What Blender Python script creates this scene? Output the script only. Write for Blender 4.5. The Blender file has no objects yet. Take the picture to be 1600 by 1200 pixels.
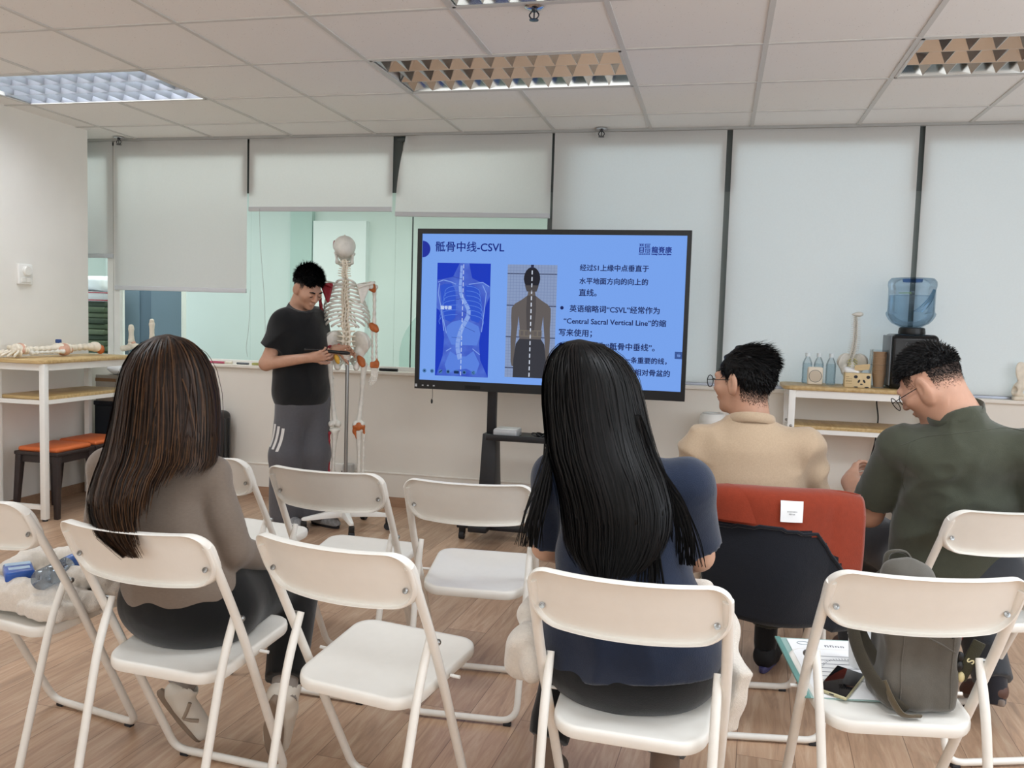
import bpy, bmesh, math, random
import numpy as np
from mathutils import Vector, Matrix
from mathutils.bvhtree import BVHTree
random.seed(7); rng = np.random.default_rng(7)
SC = bpy.context.scene; COL = SC.collection; PI = math.pi

# ------------------------------------------------------------------ materials
def lin(h):
    if isinstance(h, str):
        h = h.lstrip('#'); h = [int(h[i:i+2], 16)/255 for i in (0, 2, 4)]
    return tuple((c/12.92 if c <= .04045 else ((c+.055)/1.055)**2.4) for c in h) + (1,)
def newmat(name):
    m = bpy.data.materials.new(name); m.use_nodes = True; nt = m.node_tree
    return m, nt, nt.nodes['Principled BSDF']
def mat(name, col, rough=.5, metal=0, var=.0, scale=20, bump=0, bscale=None, spec=.5, sheen=0, trans=0, ior=1.45, coat=0, stretch=None, sss=0):
    m, nt, b = newmat(name)
    c = lin(col)
    b.inputs['Base Color'].default_value = c; b.inputs['Roughness'].default_value = rough
    b.inputs['Metallic'].default_value = metal; b.inputs['Specular IOR Level'].default_value = spec
    b.inputs['Sheen Weight'].default_value = sheen; b.inputs['Transmission Weight'].default_value = trans
    b.inputs['IOR'].default_value = ior; b.inputs['Coat Weight'].default_value = coat
    if sss:
        b.inputs['Subsurface Weight'].default_value = sss; b.inputs['Subsurface Radius'].default_value = (.012, .005, .003)
    if var or bump:
        tc = nt.nodes.new('ShaderNodeTexCoord'); mp = nt.nodes.new('ShaderNodeMapping')
        nt.links.new(tc.outputs['Object'], mp.inputs['Vector'])
        if stretch: mp.inputs['Scale'].default_value = stretch
    if var:
        n = nt.nodes.new('ShaderNodeTexNoise'); n.inputs['Scale'].default_value = scale; n.inputs['Detail'].default_value = 4
        nt.links.new(mp.outputs['Vector'], n.inputs['Vector'])
        r = nt.nodes.new('ShaderNodeValToRGB')
        r.color_ramp.elements[0].position = .3; r.color_ramp.elements[1].position = .7
        r.color_ramp.elements[0].color = tuple(max(0, x*(1-var)) for x in c[:3])+(1,)
        r.color_ramp.elements[1].color = tuple(min(1, x*(1+var)) for x in c[:3])+(1,)
        nt.links.new(n.outputs['Fac'], r.inputs['Fac']); nt.links.new(r.outputs['Color'], b.inputs['Base Color'])
    if bump:
        n2 = nt.nodes.new('ShaderNodeTexNoise'); n2.inputs['Scale'].default_value = bscale or scale*4; n2.inputs['Detail'].default_value = 3
        nt.links.new(mp.outputs['Vector'], n2.inputs['Vector'])
        bp = nt.nodes.new('ShaderNodeBump'); bp.inputs['Strength'].default_value = bump; bp.inputs['Distance'].default_value = .004
        nt.links.new(n2.outputs['Fac'], bp.inputs['Height']); nt.links.new(bp.outputs['Normal'], b.inputs['Normal'])
    return m
def emit(name, col, strength=1.0):
    m, nt, b = newmat(name)
    b.inputs['Base Color'].default_value = (0, 0, 0, 1); b.inputs['Specular IOR Level'].default_value = .1
    b.inputs['Emission Color'].default_value = lin(col); b.inputs['Emission Strength'].default_value = strength
    return m
def clear(name, col, fac=.12, rough=.03):
    # thin clear plastic / pane: mostly see-through with a glossy film
    m = bpy.data.materials.new(name); m.use_nodes = True; nt = m.node_tree; nt.nodes.clear()
    o = nt.nodes.new('ShaderNodeOutputMaterial'); mx = nt.nodes.new('ShaderNodeMixShader')
    t = nt.nodes.new('ShaderNodeBsdfTransparent'); g = nt.nodes.new('ShaderNodeBsdfGlossy')
    t.inputs['Color'].default_value = lin(col); g.inputs['Roughness'].default_value = rough
    lw = nt.nodes.new('ShaderNodeLayerWeight'); lw.inputs['Blend'].default_value = fac
    mu = nt.nodes.new('ShaderNodeMath'); mu.operation = 'MULTIPLY'; mu.inputs[1].default_value = .55; nt.links.new(lw.outputs['Fresnel'], mu.inputs[0]); nt.links.new(mu.outputs[0], mx.inputs['Fac'])
    nt.links.new(t.outputs[0], mx.inputs[1]); nt.links.new(g.outputs[0], mx.inputs[2]); nt.links.new(mx.outputs[0], o.inputs['Surface'])
    return m

# ------------------------------------------------------------------ mesh builder
class MB:
    def __init__(s): s.v = []; s.f = []; s.m = []
    def add(s, vs, fs, mi=0):
        b = len(s.v); s.v += [tuple(map(float, p)) for p in vs]
        for f in fs: s.f.append(tuple(i+b for i in f)); s.m.append(mi)
        return s
    def box(s, lo, hi, mi=0):
        x0, y0, z0 = lo; x1, y1, z1 = hi
        return s.add([(x0,y0,z0),(x1,y0,z0),(x1,y1,z0),(x0,y1,z0),(x0,y0,z1),(x1,y0,z1),(x1,y1,z1),(x0,y1,z1)],
                     [(0,3,2,1),(4,5,6,7),(0,1,5,4),(1,2,6,5),(2,3,7,6),(3,0,4,7)], mi)
    def rbox(s, lo, hi, r=.01, seg=3, mi=0, M=None):
        bm = bmesh.new(); bmesh.ops.create_cube(bm, size=1)
        c = [(a+b)/2 for a, b in zip(lo, hi)]; d = [b-a for a, b in zip(lo, hi)]
        for v in bm.verts: v.co = Vector([v.co[i]*d[i]+c[i] for i in range(3)])
        bmesh.ops.bevel(bm, geom=list(bm.edges), offset=min(r, min(d)*.49), segments=seg, profile=.5, affect='EDGES')
        bm.verts.ensure_lookup_table(); bm.verts.index_update()
        vs = [M @ v.co if M else v.co.copy() for v in bm.verts]; fs = [[v.index for v in f.verts] for f in bm.faces]
        bm.free(); return s.add(vs, fs, mi)
    def obox(s, a, b, w, h, mi=0, up=(0, 0, 1)):
        a, b = Vector(a), Vector(b); d = (b-a).normalized(); u = Vector(up)
        if abs(d.dot(u)) > .95: u = Vector((0, 1, 0))
        r = d.cross(u).normalized(); u = r.cross(d)
        q = []
        for p in (a, b):
            q += [p+r*w/2-u*h/2, p+r*w/2+u*h/2, p-r*w/2+u*h/2, p-r*w/2-u*h/2]
        return s.add(q, [(0,3,2,1),(4,5,6,7),(0,1,5,4),(1,2,6,5),(2,3,7,6),(3,0,4,7)], mi)
    def tube(s, pts, r, n=10, mi=0, cap=True, sx=1, sy=1, up=None, closed=False):
        pts = [Vector(p) for p in pts]; N = len(pts)
        rs = list(r) if hasattr(r, '__len__') else [r]*N
        T = []
        for i in range(N):
            a = pts[i-1] if (i > 0 or closed) else pts[i]; c = pts[(i+1) % N] if (i < N-1 or closed) else pts[i]
            T.append((c-a).normalized())
        u = Vector(up) if up else (Vector((0, 0, 1)) if abs(T[0].z) < .9 else Vector((1, 0, 0)))
        vs = []
        for i in range(N):
            t = T[i]; u = (u-t*u.dot(t))
            if u.length < 1e-6: u = t.orthogonal()
            u.normalize(); w = t.cross(u)
            for k in range(n):
                a = 2*PI*k/n; vs.append(pts[i]+u*math.cos(a)*rs[i]*sx+w*math.sin(a)*rs[i]*sy)
        fs = []
        for i in range(N if closed else N-1):
            j = (i+1) % N
            for k in range(n):
                l = (k+1) % n; fs.append((i*n+k, i*n+l, j*n+l, j*n+k))
        if cap and not closed: fs += [tuple(range(n))[::-1], tuple((N-1)*n+k for k in range(n))]
        return s.add(vs, fs, mi)
    def lathe(s, prof, c=(0, 0, 0), n=24, mi=0, M=None, cap=True):
        c = Vector(c); vs = []
        for (r, z) in prof:
            for k in range(n):
                p = Vector((r*math.cos(2*PI*k/n), r*math.sin(2*PI*k/n), z)); vs.append((M @ p if M else p)+c)
        fs = [(i*n+k, i*n+(k+1) % n, (i+1)*n+(k+1) % n, (i+1)*n+k) for i in range(len(prof)-1) for k in range(n)]
        if cap:
            fs += [tuple(range(n))[::-1], tuple((len(prof)-1)*n+k for k in range(n))]
        return s.add(vs, fs, mi)
    def loft(s, rings, mi=0, cap=True):
        n = len(rings[0]); vs = [p for r in rings for p in r]
        fs = [(i*n+k, i*n+(k+1) % n, (i+1)*n+(k+1) % n, (i+1)*n+k) for i in range(len(rings)-1) for k in range(n)]
        if cap: fs += [tuple(range(n))[::-1], tuple((len(rings)-1)*n+k for k in range(n))]
        return s.add(vs, fs, mi)
    def grid(s, fn, nu, nv, mi=0, thick=None):
        P = [[Vector(fn(i/nu, j/nv)) for i in range(nu+1)] for j in range(nv+1)]
        W = nu+1; vs = [p for row in P for p in row]
        fs = [(j*W+i, j*W+i+1, (j+1)*W+i+1, (j+1)*W+i) for j in range(nv) for i in range(nu)]
        if not thick: return s.add(vs, fs, mi)
        nrm = []
        for j in range(nv+1):
            for i in range(nu+1):
                du = P[j][min(i+1, nu)]-P[j][max(i-1, 0)]; dv = P[min(j+1, nv)][i]-P[max(j-1, 0)][i]
                nn = du.cross(dv); nn = nn.normalized() if nn.length > 0 else Vector((0, 0, 1)); nrm.append(nn)
        K = len(vs); vs2 = [p-n_*thick for p, n_ in zip(vs, nrm)]
        f2 = [tuple(i+K for i in f[::-1]) for f in fs]
        edge = [i for i in range(W)]+[j*W+nu for j in range(1, nv+1)]+[nv*W+i for i in range(nu-1, -1, -1)]+[j*W for j in range(nv-1, 0, -1)]
        ff = [(edge[(k+1) % len(edge)], edge[k], edge[k]+K, edge[(k+1) % len(edge)]+K) for k in range(len(edge))]
        return s.add(vs+vs2, fs+f2+ff, mi)
    def prism(s, poly, fn, d, mi=0):
        # poly: 2-D outline; fn maps (a,b,c) to 3-D, c runs 0..d
        n = len(poly); vs = [fn(a, b, 0) for a, b in poly]+[fn(a, b, d) for a, b in poly]
        return s.add(vs, [tuple(range(n))[::-1], tuple(range(n, 2*n))]+[(k, (k+1) % n, n+(k+1) % n, n+k) for k in range(n)], mi)
    def sph(s, c, r, n=12, mi=0, M=None):
        rr = (r, r, r) if not hasattr(r, '__len__') else r
        c = Vector(c); vs = []; m = max(6, n//2+1)
        vs.append(Vector((0, 0, -rr[2])))
        for i in range(1, m):
            a = -PI/2+PI*i/m
            for k in range(n): vs.append(Vector((rr[0]*math.cos(a)*math.cos(2*PI*k/n), rr[1]*math.cos(a)*math.sin(2*PI*k/n), rr[2]*math.sin(a))))
        vs.append(Vector((0, 0, rr[2]))); L = len(vs)-1
        fs = [(0, 1+(k+1) % n, 1+k) for k in range(n)]+[(1+i*n+k, 1+i*n+(k+1) % n, 1+(i+1)*n+(k+1) % n, 1+(i+1)*n+k) for i in range(m-2) for k in range(n)]
        fs += [(L, 1+(m-2)*n+k, 1+(m-2)*n+(k+1) % n) for k in range(n)]
        return s.add([(M @ v if M else v)+c for v in vs], fs, mi)

def mk(name, mb, mats, parent=None, smooth=True, loc=(0, 0, 0), bevel=0, ang=40, fix=True):
    me = bpy.data.meshes.new(name)
    if isinstance(mb, MB): me.from_pydata(mb.v, [], mb.f); mi = mb.m
    else: me.from_pydata(mb[0], [], mb[1]); mi = None
    mats = mats if isinstance(mats, (list, tuple)) else [mats]
    for m in mats: me.materials.append(m)
    if mi and len(mats) > 1: me.polygons.foreach_set('material_index', np.array(mi, dtype=np.int32))
    if fix or bevel:
        bm = bmesh.new(); bm.from_mesh(me)
        if bevel:
            eds = [e for e in bm.edges if len(e.link_faces) == 2 and e.calc_face_angle(0) > .6]
            bmesh.ops.bevel(bm, geom=eds, offset=bevel, segments=2, profile=.5, affect='EDGES', clamp_overlap=True)
        if fix: bmesh.ops.recalc_face_normals(bm, faces=bm.faces)
        bm.to_mesh(me); bm.free()
    if smooth:
        me.polygons.foreach_set('use_smooth', np.ones(len(me.polygons), dtype=bool))
        if ang:
            try: me.set_sharp_from_angle(angle=math.radians(ang))
            except Exception: pass
    me.update()
    o = bpy.data.objects.new(name, me); COL.objects.link(o); o.location = loc
    if parent is not None: o.parent = parent
    return o
def tag(o, label=None, cat=None, group=None, kind=None):
    if label: o['label'] = label
    if cat: o['category'] = cat
    if group: o['group'] = group
    if kind: o['kind'] = kind
    return o
def thing(name, label, cat, loc=(0, 0, 0), rz=0, group=None):
    o = bpy.data.objects.new(name, None); COL.objects.link(o); o.location = loc; o.rotation_euler = (0, 0, rz); o.empty_display_size = .05
    return tag(o, label, cat, group)
def struct(name, mb, m, parent=None, smooth=False, **k):
    o = mk(name, mb, m, parent, smooth=smooth, **k)
    if parent is None: o['kind'] = 'structure'
    return o
def dup(root, loc, rz, label, group=None):
    r = root.copy(); COL.objects.link(r); r.location = loc; r.rotation_euler = (0, 0, rz); r['label'] = label
    if group: r['group'] = group
    for ch in list(root.children):
        c = ch.copy(); COL.objects.link(c); c.parent = r
        for g in ch.children:
            d = g.copy(); COL.objects.link(d); d.parent = c
    return r
def round_path(pts, r, n=5):
    pts = [Vector(p) for p in pts]; out = [pts[0]]
    for i in range(1, len(pts)-1):
        p = pts[i]; a = (pts[i-1]-p); b = (pts[i+1]-p)
        rr = r[i-1] if hasattr(r, '__len__') else r
        rr = min(rr, a.length*.49, b.length*.49); A = p+a.normalized()*rr; B = p+b.normalized()*rr
        for k in range(n+1):
            t = k/n; out.append(A*(1-t)**2+p*2*t*(1-t)+B*t*t)
    out.append(pts[-1]); return out
def smooth_path(pts, n=8):
    P = [Vector(p) for p in pts]; Q = [P[0]*2-P[1]]+P+[P[-1]*2-P[-2]]; out = []
    for i in range(1, len(Q)-2):
        for k in range(n):
            t = k/n; a, b, c, d = Q[i-1:i+3]
            out.append(.5*((2*b)+(c-a)*t+(2*a-5*b+4*c-d)*t*t+(3*b-a-3*c+d)*t**3))
    return out+[P[-1]]
def rrect(w, h, r, n=6):
    pts = []
    rs = r if hasattr(r, '__len__') else (r,)*4
    for (cx, cy, a0, q) in ((w/2-rs[0], h/2-rs[0], 0, rs[0]), (-w/2+rs[1], h/2-rs[1], 90, rs[1]), (-w/2+rs[2], -h/2+rs[2], 180, rs[2]), (w/2-rs[3], -h/2+rs[3], 270, rs[3])):
        for k in range(n+1):
            a = math.radians(a0+90*k/n); pts.append((cx+q*math.cos(a), cy+q*math.sin(a)))
    return pts
def resample(poly, step):
    out = []; n = len(poly)
    for i in range(n):
        a, b = poly[i], poly[(i+1) % n]; m = max(1, int(math.hypot(b[0]-a[0], b[1]-a[1])/step))
        out += [(a[0]+(b[0]-a[0])*k/m, a[1]+(b[1]-a[1])*k/m) for k in range(m)]
    return out
def text_mesh(body, width=None, height=None, bold=0):
    cu = bpy.data.curves.new('lettering', 'FONT'); cu.body = body; cu.size = 1; cu.resolution_u = 3
    if bold: cu.offset = bold
    ob = bpy.data.objects.new('lettering', cu); COL.objects.link(ob)
    dg = bpy.context.evaluated_depsgraph_get(); me = bpy.data.meshes.new_from_object(ob.evaluated_get(dg))
    n = len(me.vertices); v = np.zeros(n*3); me.vertices.foreach_get('co', v); v = v.reshape(-1, 3)
    f = [tuple(p.vertices) for p in me.polygons]
    bpy.data.objects.remove(ob); bpy.data.curves.remove(cu); bpy.data.meshes.remove(me)
    v[:, 0] -= v[:, 0].min()
    if width: v *= width/max(v[:, 0].max(), 1e-6)
    elif height: v *= height/max(v[:, 1].max()-v[:, 1].min(), 1e-6)
    return v, f

# ------------------------------------------------------------------ distance-field sculpting
class Field:
    """capsules, ellipsoids and boxes blended smoothly, then skinned as one closed surface"""
    def __init__(s): s.p = []; s.disp = None; s.clips = []
    def cap(s, a, b, r1, r2=None, k=.025, sub=False):
        s.p.append(('c', np.array(a, float), np.array(b, float), r1, r1 if r2 is None else r2, k, sub)); return s
    def chain(s, pts, rs, k=.02):
        for i in range(len(pts)-1): s.cap(pts[i], pts[i+1], rs[i], rs[i+1], k)
        return s
    def ell(s, c, r, R=None, k=.025, sub=False):
        s.p.append(('e', np.array(c, float), np.array(r, float), None if R is None else np.array(R), 0, k, sub)); return s
    def box(s, c, h, R=None, rd=.005, k=.01, sub=False):
        s.p.append(('b', np.array(c, float), np.array(h, float), None if R is None else np.array(R), rd, k, sub)); return s
    def clip(s, p, n, only=None): s.clips.append((np.array(p, float), np.array(n, float)/np.linalg.norm(n), only)); return s
    def bounds(s):
        lo = np.full(3, 1e9); hi = -lo
        for q in s.p:
            if q[6]: continue
            a, b = q[1].bounds() if q[0] == 'f' else s.aabb(q); lo = np.minimum(lo, a); hi = np.maximum(hi, b)
        return lo, hi
    @staticmethod
    def aabb(q):
        if q[0] == 'c':
            r = max(q[3], q[4]); return np.minimum(q[1], q[2])-r, np.maximum(q[1], q[2])+r
        r = np.linalg.norm(q[2]) if q[3] is not None else q[2]
        r = r+q[4]; return q[1]-r, q[1]+r
    def join(s, other, k=.03): s.p.append(('f', other, k, None, 0, k, False)); return s
    def evald(s, lo, res, n):
        ax = [lo[i]+res*np.arange(n[i]) for i in range(3)]
        D = np.full(n, .08, dtype=np.float32)
        for q in s.p:
            k = q[5]
            if q[0] == 'f':
                dd = q[1].evald(lo, res, n); h = np.maximum(k-np.abs(D-dd), 0); D = np.minimum(D, dd)-h*h/(4*k); continue
            a, b = s.aabb(q); m = k+3*res+.004
            i0 = np.maximum(np.floor((a-m-lo)/res).astype(int), 0); i1 = np.minimum(np.ceil((b+m-lo)/res).astype(int)+1, n)
            if (i1 <= i0).any(): continue
            X = ax[0][i0[0]:i1[0]][:, None, None]; Y = ax[1][i0[1]:i1[1]][None, :, None]; Z = ax[2][i0[2]:i1[2]][None, None, :]
            if q[0] == 'c':
                A, B = q[1], q[2]; d = B-A; L = max(d @ d, 1e-12)
                t = np.clip(((X-A[0])*d[0]+(Y-A[1])*d[1]+(Z-A[2])*d[2])/L, 0, 1)
                dd = np.sqrt((X-A[0]-t*d[0])**2+(Y-A[1]-t*d[1])**2+(Z-A[2]-t*d[2])**2)-(q[3]+(q[4]-q[3])*t)
            else:
                x, y, z = X-q[1][0], Y-q[1][1], Z-q[1][2]
                if q[3] is not None:
                    R = q[3]; x, y, z = (R[0, 0]*x+R[1, 0]*y+R[2, 0]*z, R[0, 1]*x+R[1, 1]*y+R[2, 1]*z, R[0, 2]*x+R[1, 2]*y+R[2, 2]*z)
                r = q[2]
                if q[0] == 'e':
                    k0 = np.sqrt((x/r[0])**2+(y/r[1])**2+(z/r[2])**2); k1 = np.sqrt((x/r[0]**2)**2+(y/r[1]**2)**2+(z/r[2]**2)**2)
                    dd = k0*(k0-1)/np.maximum(k1, 1e-9)
                else:
                    qx, qy, qz = np.abs(x)-r[0], np.abs(y)-r[1], np.abs(z)-r[2]
                    dd = np.sqrt(np.maximum(qx, 0)**2+np.maximum(qy, 0)**2+np.maximum(qz, 0)**2)+np.minimum(np.maximum(qx, np.maximum(qy, qz)), 0)-q[4]
            S = D[i0[0]:i1[0], i0[1]:i1[1], i0[2]:i1[2]]
            if q[6]:
                h = np.maximum(k-np.abs(S+dd), 0); S[...] = np.maximum(S, -dd)+h*h/(4*k)
            else:
                h = np.maximum(k-np.abs(S-dd), 0); S[...] = np.minimum(S, dd)-h*h/(4*k)
        X, Y, Z = ax[0][:, None, None], ax[1][None, :, None], ax[2][None, None, :]
        if s.disp is not None:
            ii = np.nonzero(np.abs(D) < .035)
            D[ii] += s.disp(ax[0][ii[0]], ax[1][ii[1]], ax[2][ii[2]])
        for (p, nn, only) in s.clips:
            pl = (X-p[0])*nn[0]+(Y-p[1])*nn[1]+(Z-p[2])*nn[2]
            if only is not None:
                c, r = only; far = ((X-c[0])**2+(Y-c[1])**2+(Z-c[2])**2) > r*r
                pl = np.where(far, -1, pl)
            D = np.maximum(D, pl)
        return D
    def mesh(s, res=.006, lo=None, hi=None, pad=.02, holes=()):
        if lo is None: lo, hi = s.bounds(); lo = lo-pad; hi = hi+pad
        lo = np.array(lo, float); hi = np.array(hi, float)
        n = np.ceil((hi-lo)/res).astype(int)+1
        v, f = surfnet(s.evald(lo, res, n), lo, res)
        if len(holes) and len(f):
            c = v[f].mean(1); keep = np.ones(len(f), bool)
            for (a, b) in holes:
                a = np.array(a)+res*.6; b = np.array(b)-res*.6; keep &= ~((c > a) & (c < b)).all(1)
            f = f[keep]
        return v, f
def surfnet(D, lo, res):
    S = D < 0; n = np.array(D.shape)
    cs = [(i, j, k) for i in (0, 1) for j in (0, 1) for k in (0, 1)]
    sl = lambda c: tuple(slice(c[i], n[i]-1+c[i]) for i in range(3))
    cnt = sum(S[sl(c)].astype(np.int8) for c in cs); mixed = (cnt > 0) & (cnt < 8)
    I = np.nonzero(mixed); N = len(I[0])
    idx = np.full(mixed.shape, -1, dtype=np.int64); idx[I] = np.arange(N)
    val = {c: D[I[0]+c[0], I[1]+c[1], I[2]+c[2]] for c in cs}
    acc = np.zeros((N, 3)); w = np.zeros(N)
    for c in cs:
        for a in range(3):
            if c[a] == 0:
                e = list(c); e[a] = 1; e = tuple(e); A, B = val[c], val[e]
                cr = (A < 0) != (B < 0); t = np.where(cr, A/np.where(cr, A-B, 1), 0)
                p = np.tile(np.array(c, float), (N, 1)); p[:, a] += t
                acc[cr] += p[cr]; w += cr
    v = lo+res*(np.stack(I, 1)+acc/np.maximum(w, 1)[:, None])
    F = []
    for a in range(3):
        b, c = [(1, 2), (2, 0), (0, 1)][a]
        s0 = [slice(None)]*3; s1 = [slice(None)]*3; s0[a] = slice(0, n[a]-1); s1[a] = slice(1, n[a])
        for q in (b, c):
            s0[q] = slice(1, n[q]-1); s1[q] = slice(1, n[q]-1)
        A, B = S[tuple(s0)], S[tuple(s1)]; ch = np.nonzero(A != B)
        if not len(ch[0]): continue
        p = np.stack(ch, 1); p[:, b] += 1; p[:, c] += 1
        def cell(db, dc):
            q = p.copy(); q[:, b] -= db; q[:, c] -= dc; return idx[q[:, 0], q[:, 1], q[:, 2]]
        quad = np.stack([cell(1, 1), cell(0, 1), cell(0, 0), cell(1, 0)], 1)
        flip = ~A[ch]; quad[flip] = quad[flip][:, ::-1]; F.append(quad)
    F = np.concatenate(F) if F else np.zeros((0, 4), int)
    return v, F[(F >= 0).all(1)]
def skin(name, parts, mats, parent=None, matfn=None, relax=0):
    """parts: list of (verts, faces) from Field.mesh, linked as one mesh object"""
    V = []; F = []; o = 0
    for v, f in parts: V.append(v); F.append(f+o); o += len(v)
    V = np.concatenate(V); F = np.concatenate(F)
    for _ in range(relax):
        acc = np.zeros_like(V); w = np.zeros(len(V))
        for k in range(4):
            np.add.at(acc, F[:, k], V[F[:, (k+1) % 4]]+V[F[:, (k+3) % 4]]); np.add.at(w, F[:, k], 2)
        ok = w > 0; V[ok] = V[ok]*.5+.5*acc[ok]/w[ok][:, None]
    me = bpy.data.meshes.new(name); n = len(F)
    me.vertices.add(len(V)); me.vertices.foreach_set('co', V.astype(np.float32).ravel())
    me.loops.add(n*4); me.loops.foreach_set('vertex_index', F.astype(np.int32).ravel())
    me.polygons.add(n); me.polygons.foreach_set('loop_start', np.arange(0, n*4, 4, dtype=np.int32))
    me.polygons.foreach_set('use_smooth', np.ones(n, dtype=bool))
    mats = mats if isinstance(mats, (list, tuple)) else [mats]
    for m in mats: me.materials.append(m)
    if matfn is not None: me.polygons.foreach_set('material_index', matfn(V[F].mean(1)).astype(np.int32))
    me.update(); me.validate()
    ob = bpy.data.objects.new(name, me); COL.objects.link(ob)
    if parent is not None: ob.parent = parent
    return ob
def rot3(rx=0, ry=0, rz=0):
    return np.array(Matrix.Rotation(rz, 3, 'Z') @ Matrix.Rotation(ry, 3, 'Y') @ Matrix.Rotation(rx, 3, 'X'))
def vnoise(seed):
    r = np.random.default_rng(seed); K = r.normal(size=(14, 3)); K /= np.linalg.norm(K, axis=1)[:, None]; ph = r.uniform(0, 6.28, 14); fr = r.uniform(.6, 1.7, 14)
    def f(x, y, z, s):
        t = 0
        for k, p, q in zip(K, ph, fr): t = t+np.sin((x*k[0]+y*k[1]+z*k[2])*s*q+p)
        return t/14**.5
    return f
# ------------------------------------------------------------------ materials used around the room
M = {}
M['wall'] = mat('wall_paint', '#efece6', .75, var=.02, scale=3, bump=.06, bscale=220)
M['wall_warm'] = mat('wall_paint_warm', '#ece7de', .7, var=.02, scale=3, bump=.05, bscale=200)
M['white'] = mat('white_metal', '#f0efeb', .38, var=.02, scale=8)
M['plastic'] = mat('chair_plastic', '#e9e6df', .36, var=.012, scale=30, bump=.05, bscale=500)
M['chairtube'] = mat('chair_enamel', '#e8e5de', .3, var=.02, scale=40, bump=.05, bscale=300)
M['rubber'] = mat('dark_rubber', '#26262a', .7)
M['black'] = mat('black_plastic', '#08080a', .38, bump=.03, bscale=300)
M['blackmetal'] = mat('black_powder_coat', '#1c1d21', .45, bump=.05, bscale=400)
M['chrome'] = mat('chrome', '#c9c9cc', .15, metal=1)
M['steel'] = mat('brushed_steel', '#9c9c9a', .32, metal=1, var=.05, scale=60, stretch=(1, 1, .05))
M['alu'] = mat('mirror_louvre', '#c6c6c4', .12, metal=1)
M['dark_alu'] = mat('dark_aluminium', '#4a504f', .5, metal=.3)
M['orange'] = mat('orange_leatherette', '#d9703c', .5, var=.05, scale=14, bump=.1, bscale=160)
M['darkwood'] = mat('dark_stained_wood', '#332a29', .5, var=.12, scale=9, stretch=(6, 6, .6))
M['paper'] = mat('white_paper', '#eeeff0', .7)
M['ink'] = mat('print_ink', '#2b2d33', .7)
M['card'] = mat('kraft_card', '#d9c39a', .75, var=.04, scale=30)
M['bone'] = mat('bone_plastic', '#e6ddcc', .42, var=.09, scale=28, bump=.15, bscale=90)
M['bone_grey'] = mat('bone_plastic_cool', '#dddad2', .42, var=.08, scale=34, bump=.15, bscale=90)
M['bone_red'] = mat('bone_pinkish', '#cfa28d', .45, var=.16, scale=34, bump=.15, bscale=90)
M['ligament'] = mat('ligament_orange', '#b5622f', .45, var=.14, scale=40, bump=.2, bscale=120)
M['muscle'] = mat('muscle_paint_red', '#8f1f2c', .45, var=.1, scale=50)
M['disc_yellow'] = mat('disc_yellow', '#d9a93f', .45, var=.1, scale=50)

def oak():
    m, nt, b = newmat('oak_laminate'); tc = nt.nodes.new('ShaderNodeTexCoord'); mp = nt.nodes.new('ShaderNodeMapping')
    mp.inputs['Scale'].default_value = (9, .9, 9); nt.links.new(tc.outputs['Object'], mp.inputs['Vector'])
    n = nt.nodes.new('ShaderNodeTexNoise'); n.inputs['Scale'].default_value = 5; n.inputs['Detail'].default_value = 6; n.inputs['Distortion'].default_value = .6
    nt.links.new(mp.outputs['Vector'], n.inputs['Vector']); r = nt.nodes.new('ShaderNodeValToRGB')
    r.color_ramp.elements[0].position = .3; r.color_ramp.elements[0].color = lin('#b3935f'); r.color_ramp.elements[1].position = .72; r.color_ramp.elements[1].color = lin('#d3b886')
    nt.links.new(n.outputs['Fac'], r.inputs['Fac']); nt.links.new(r.outputs['Color'], b.inputs['Base Color']); b.inputs['Roughness'].default_value = .42
    return m
M['oak'] = oak()

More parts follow.
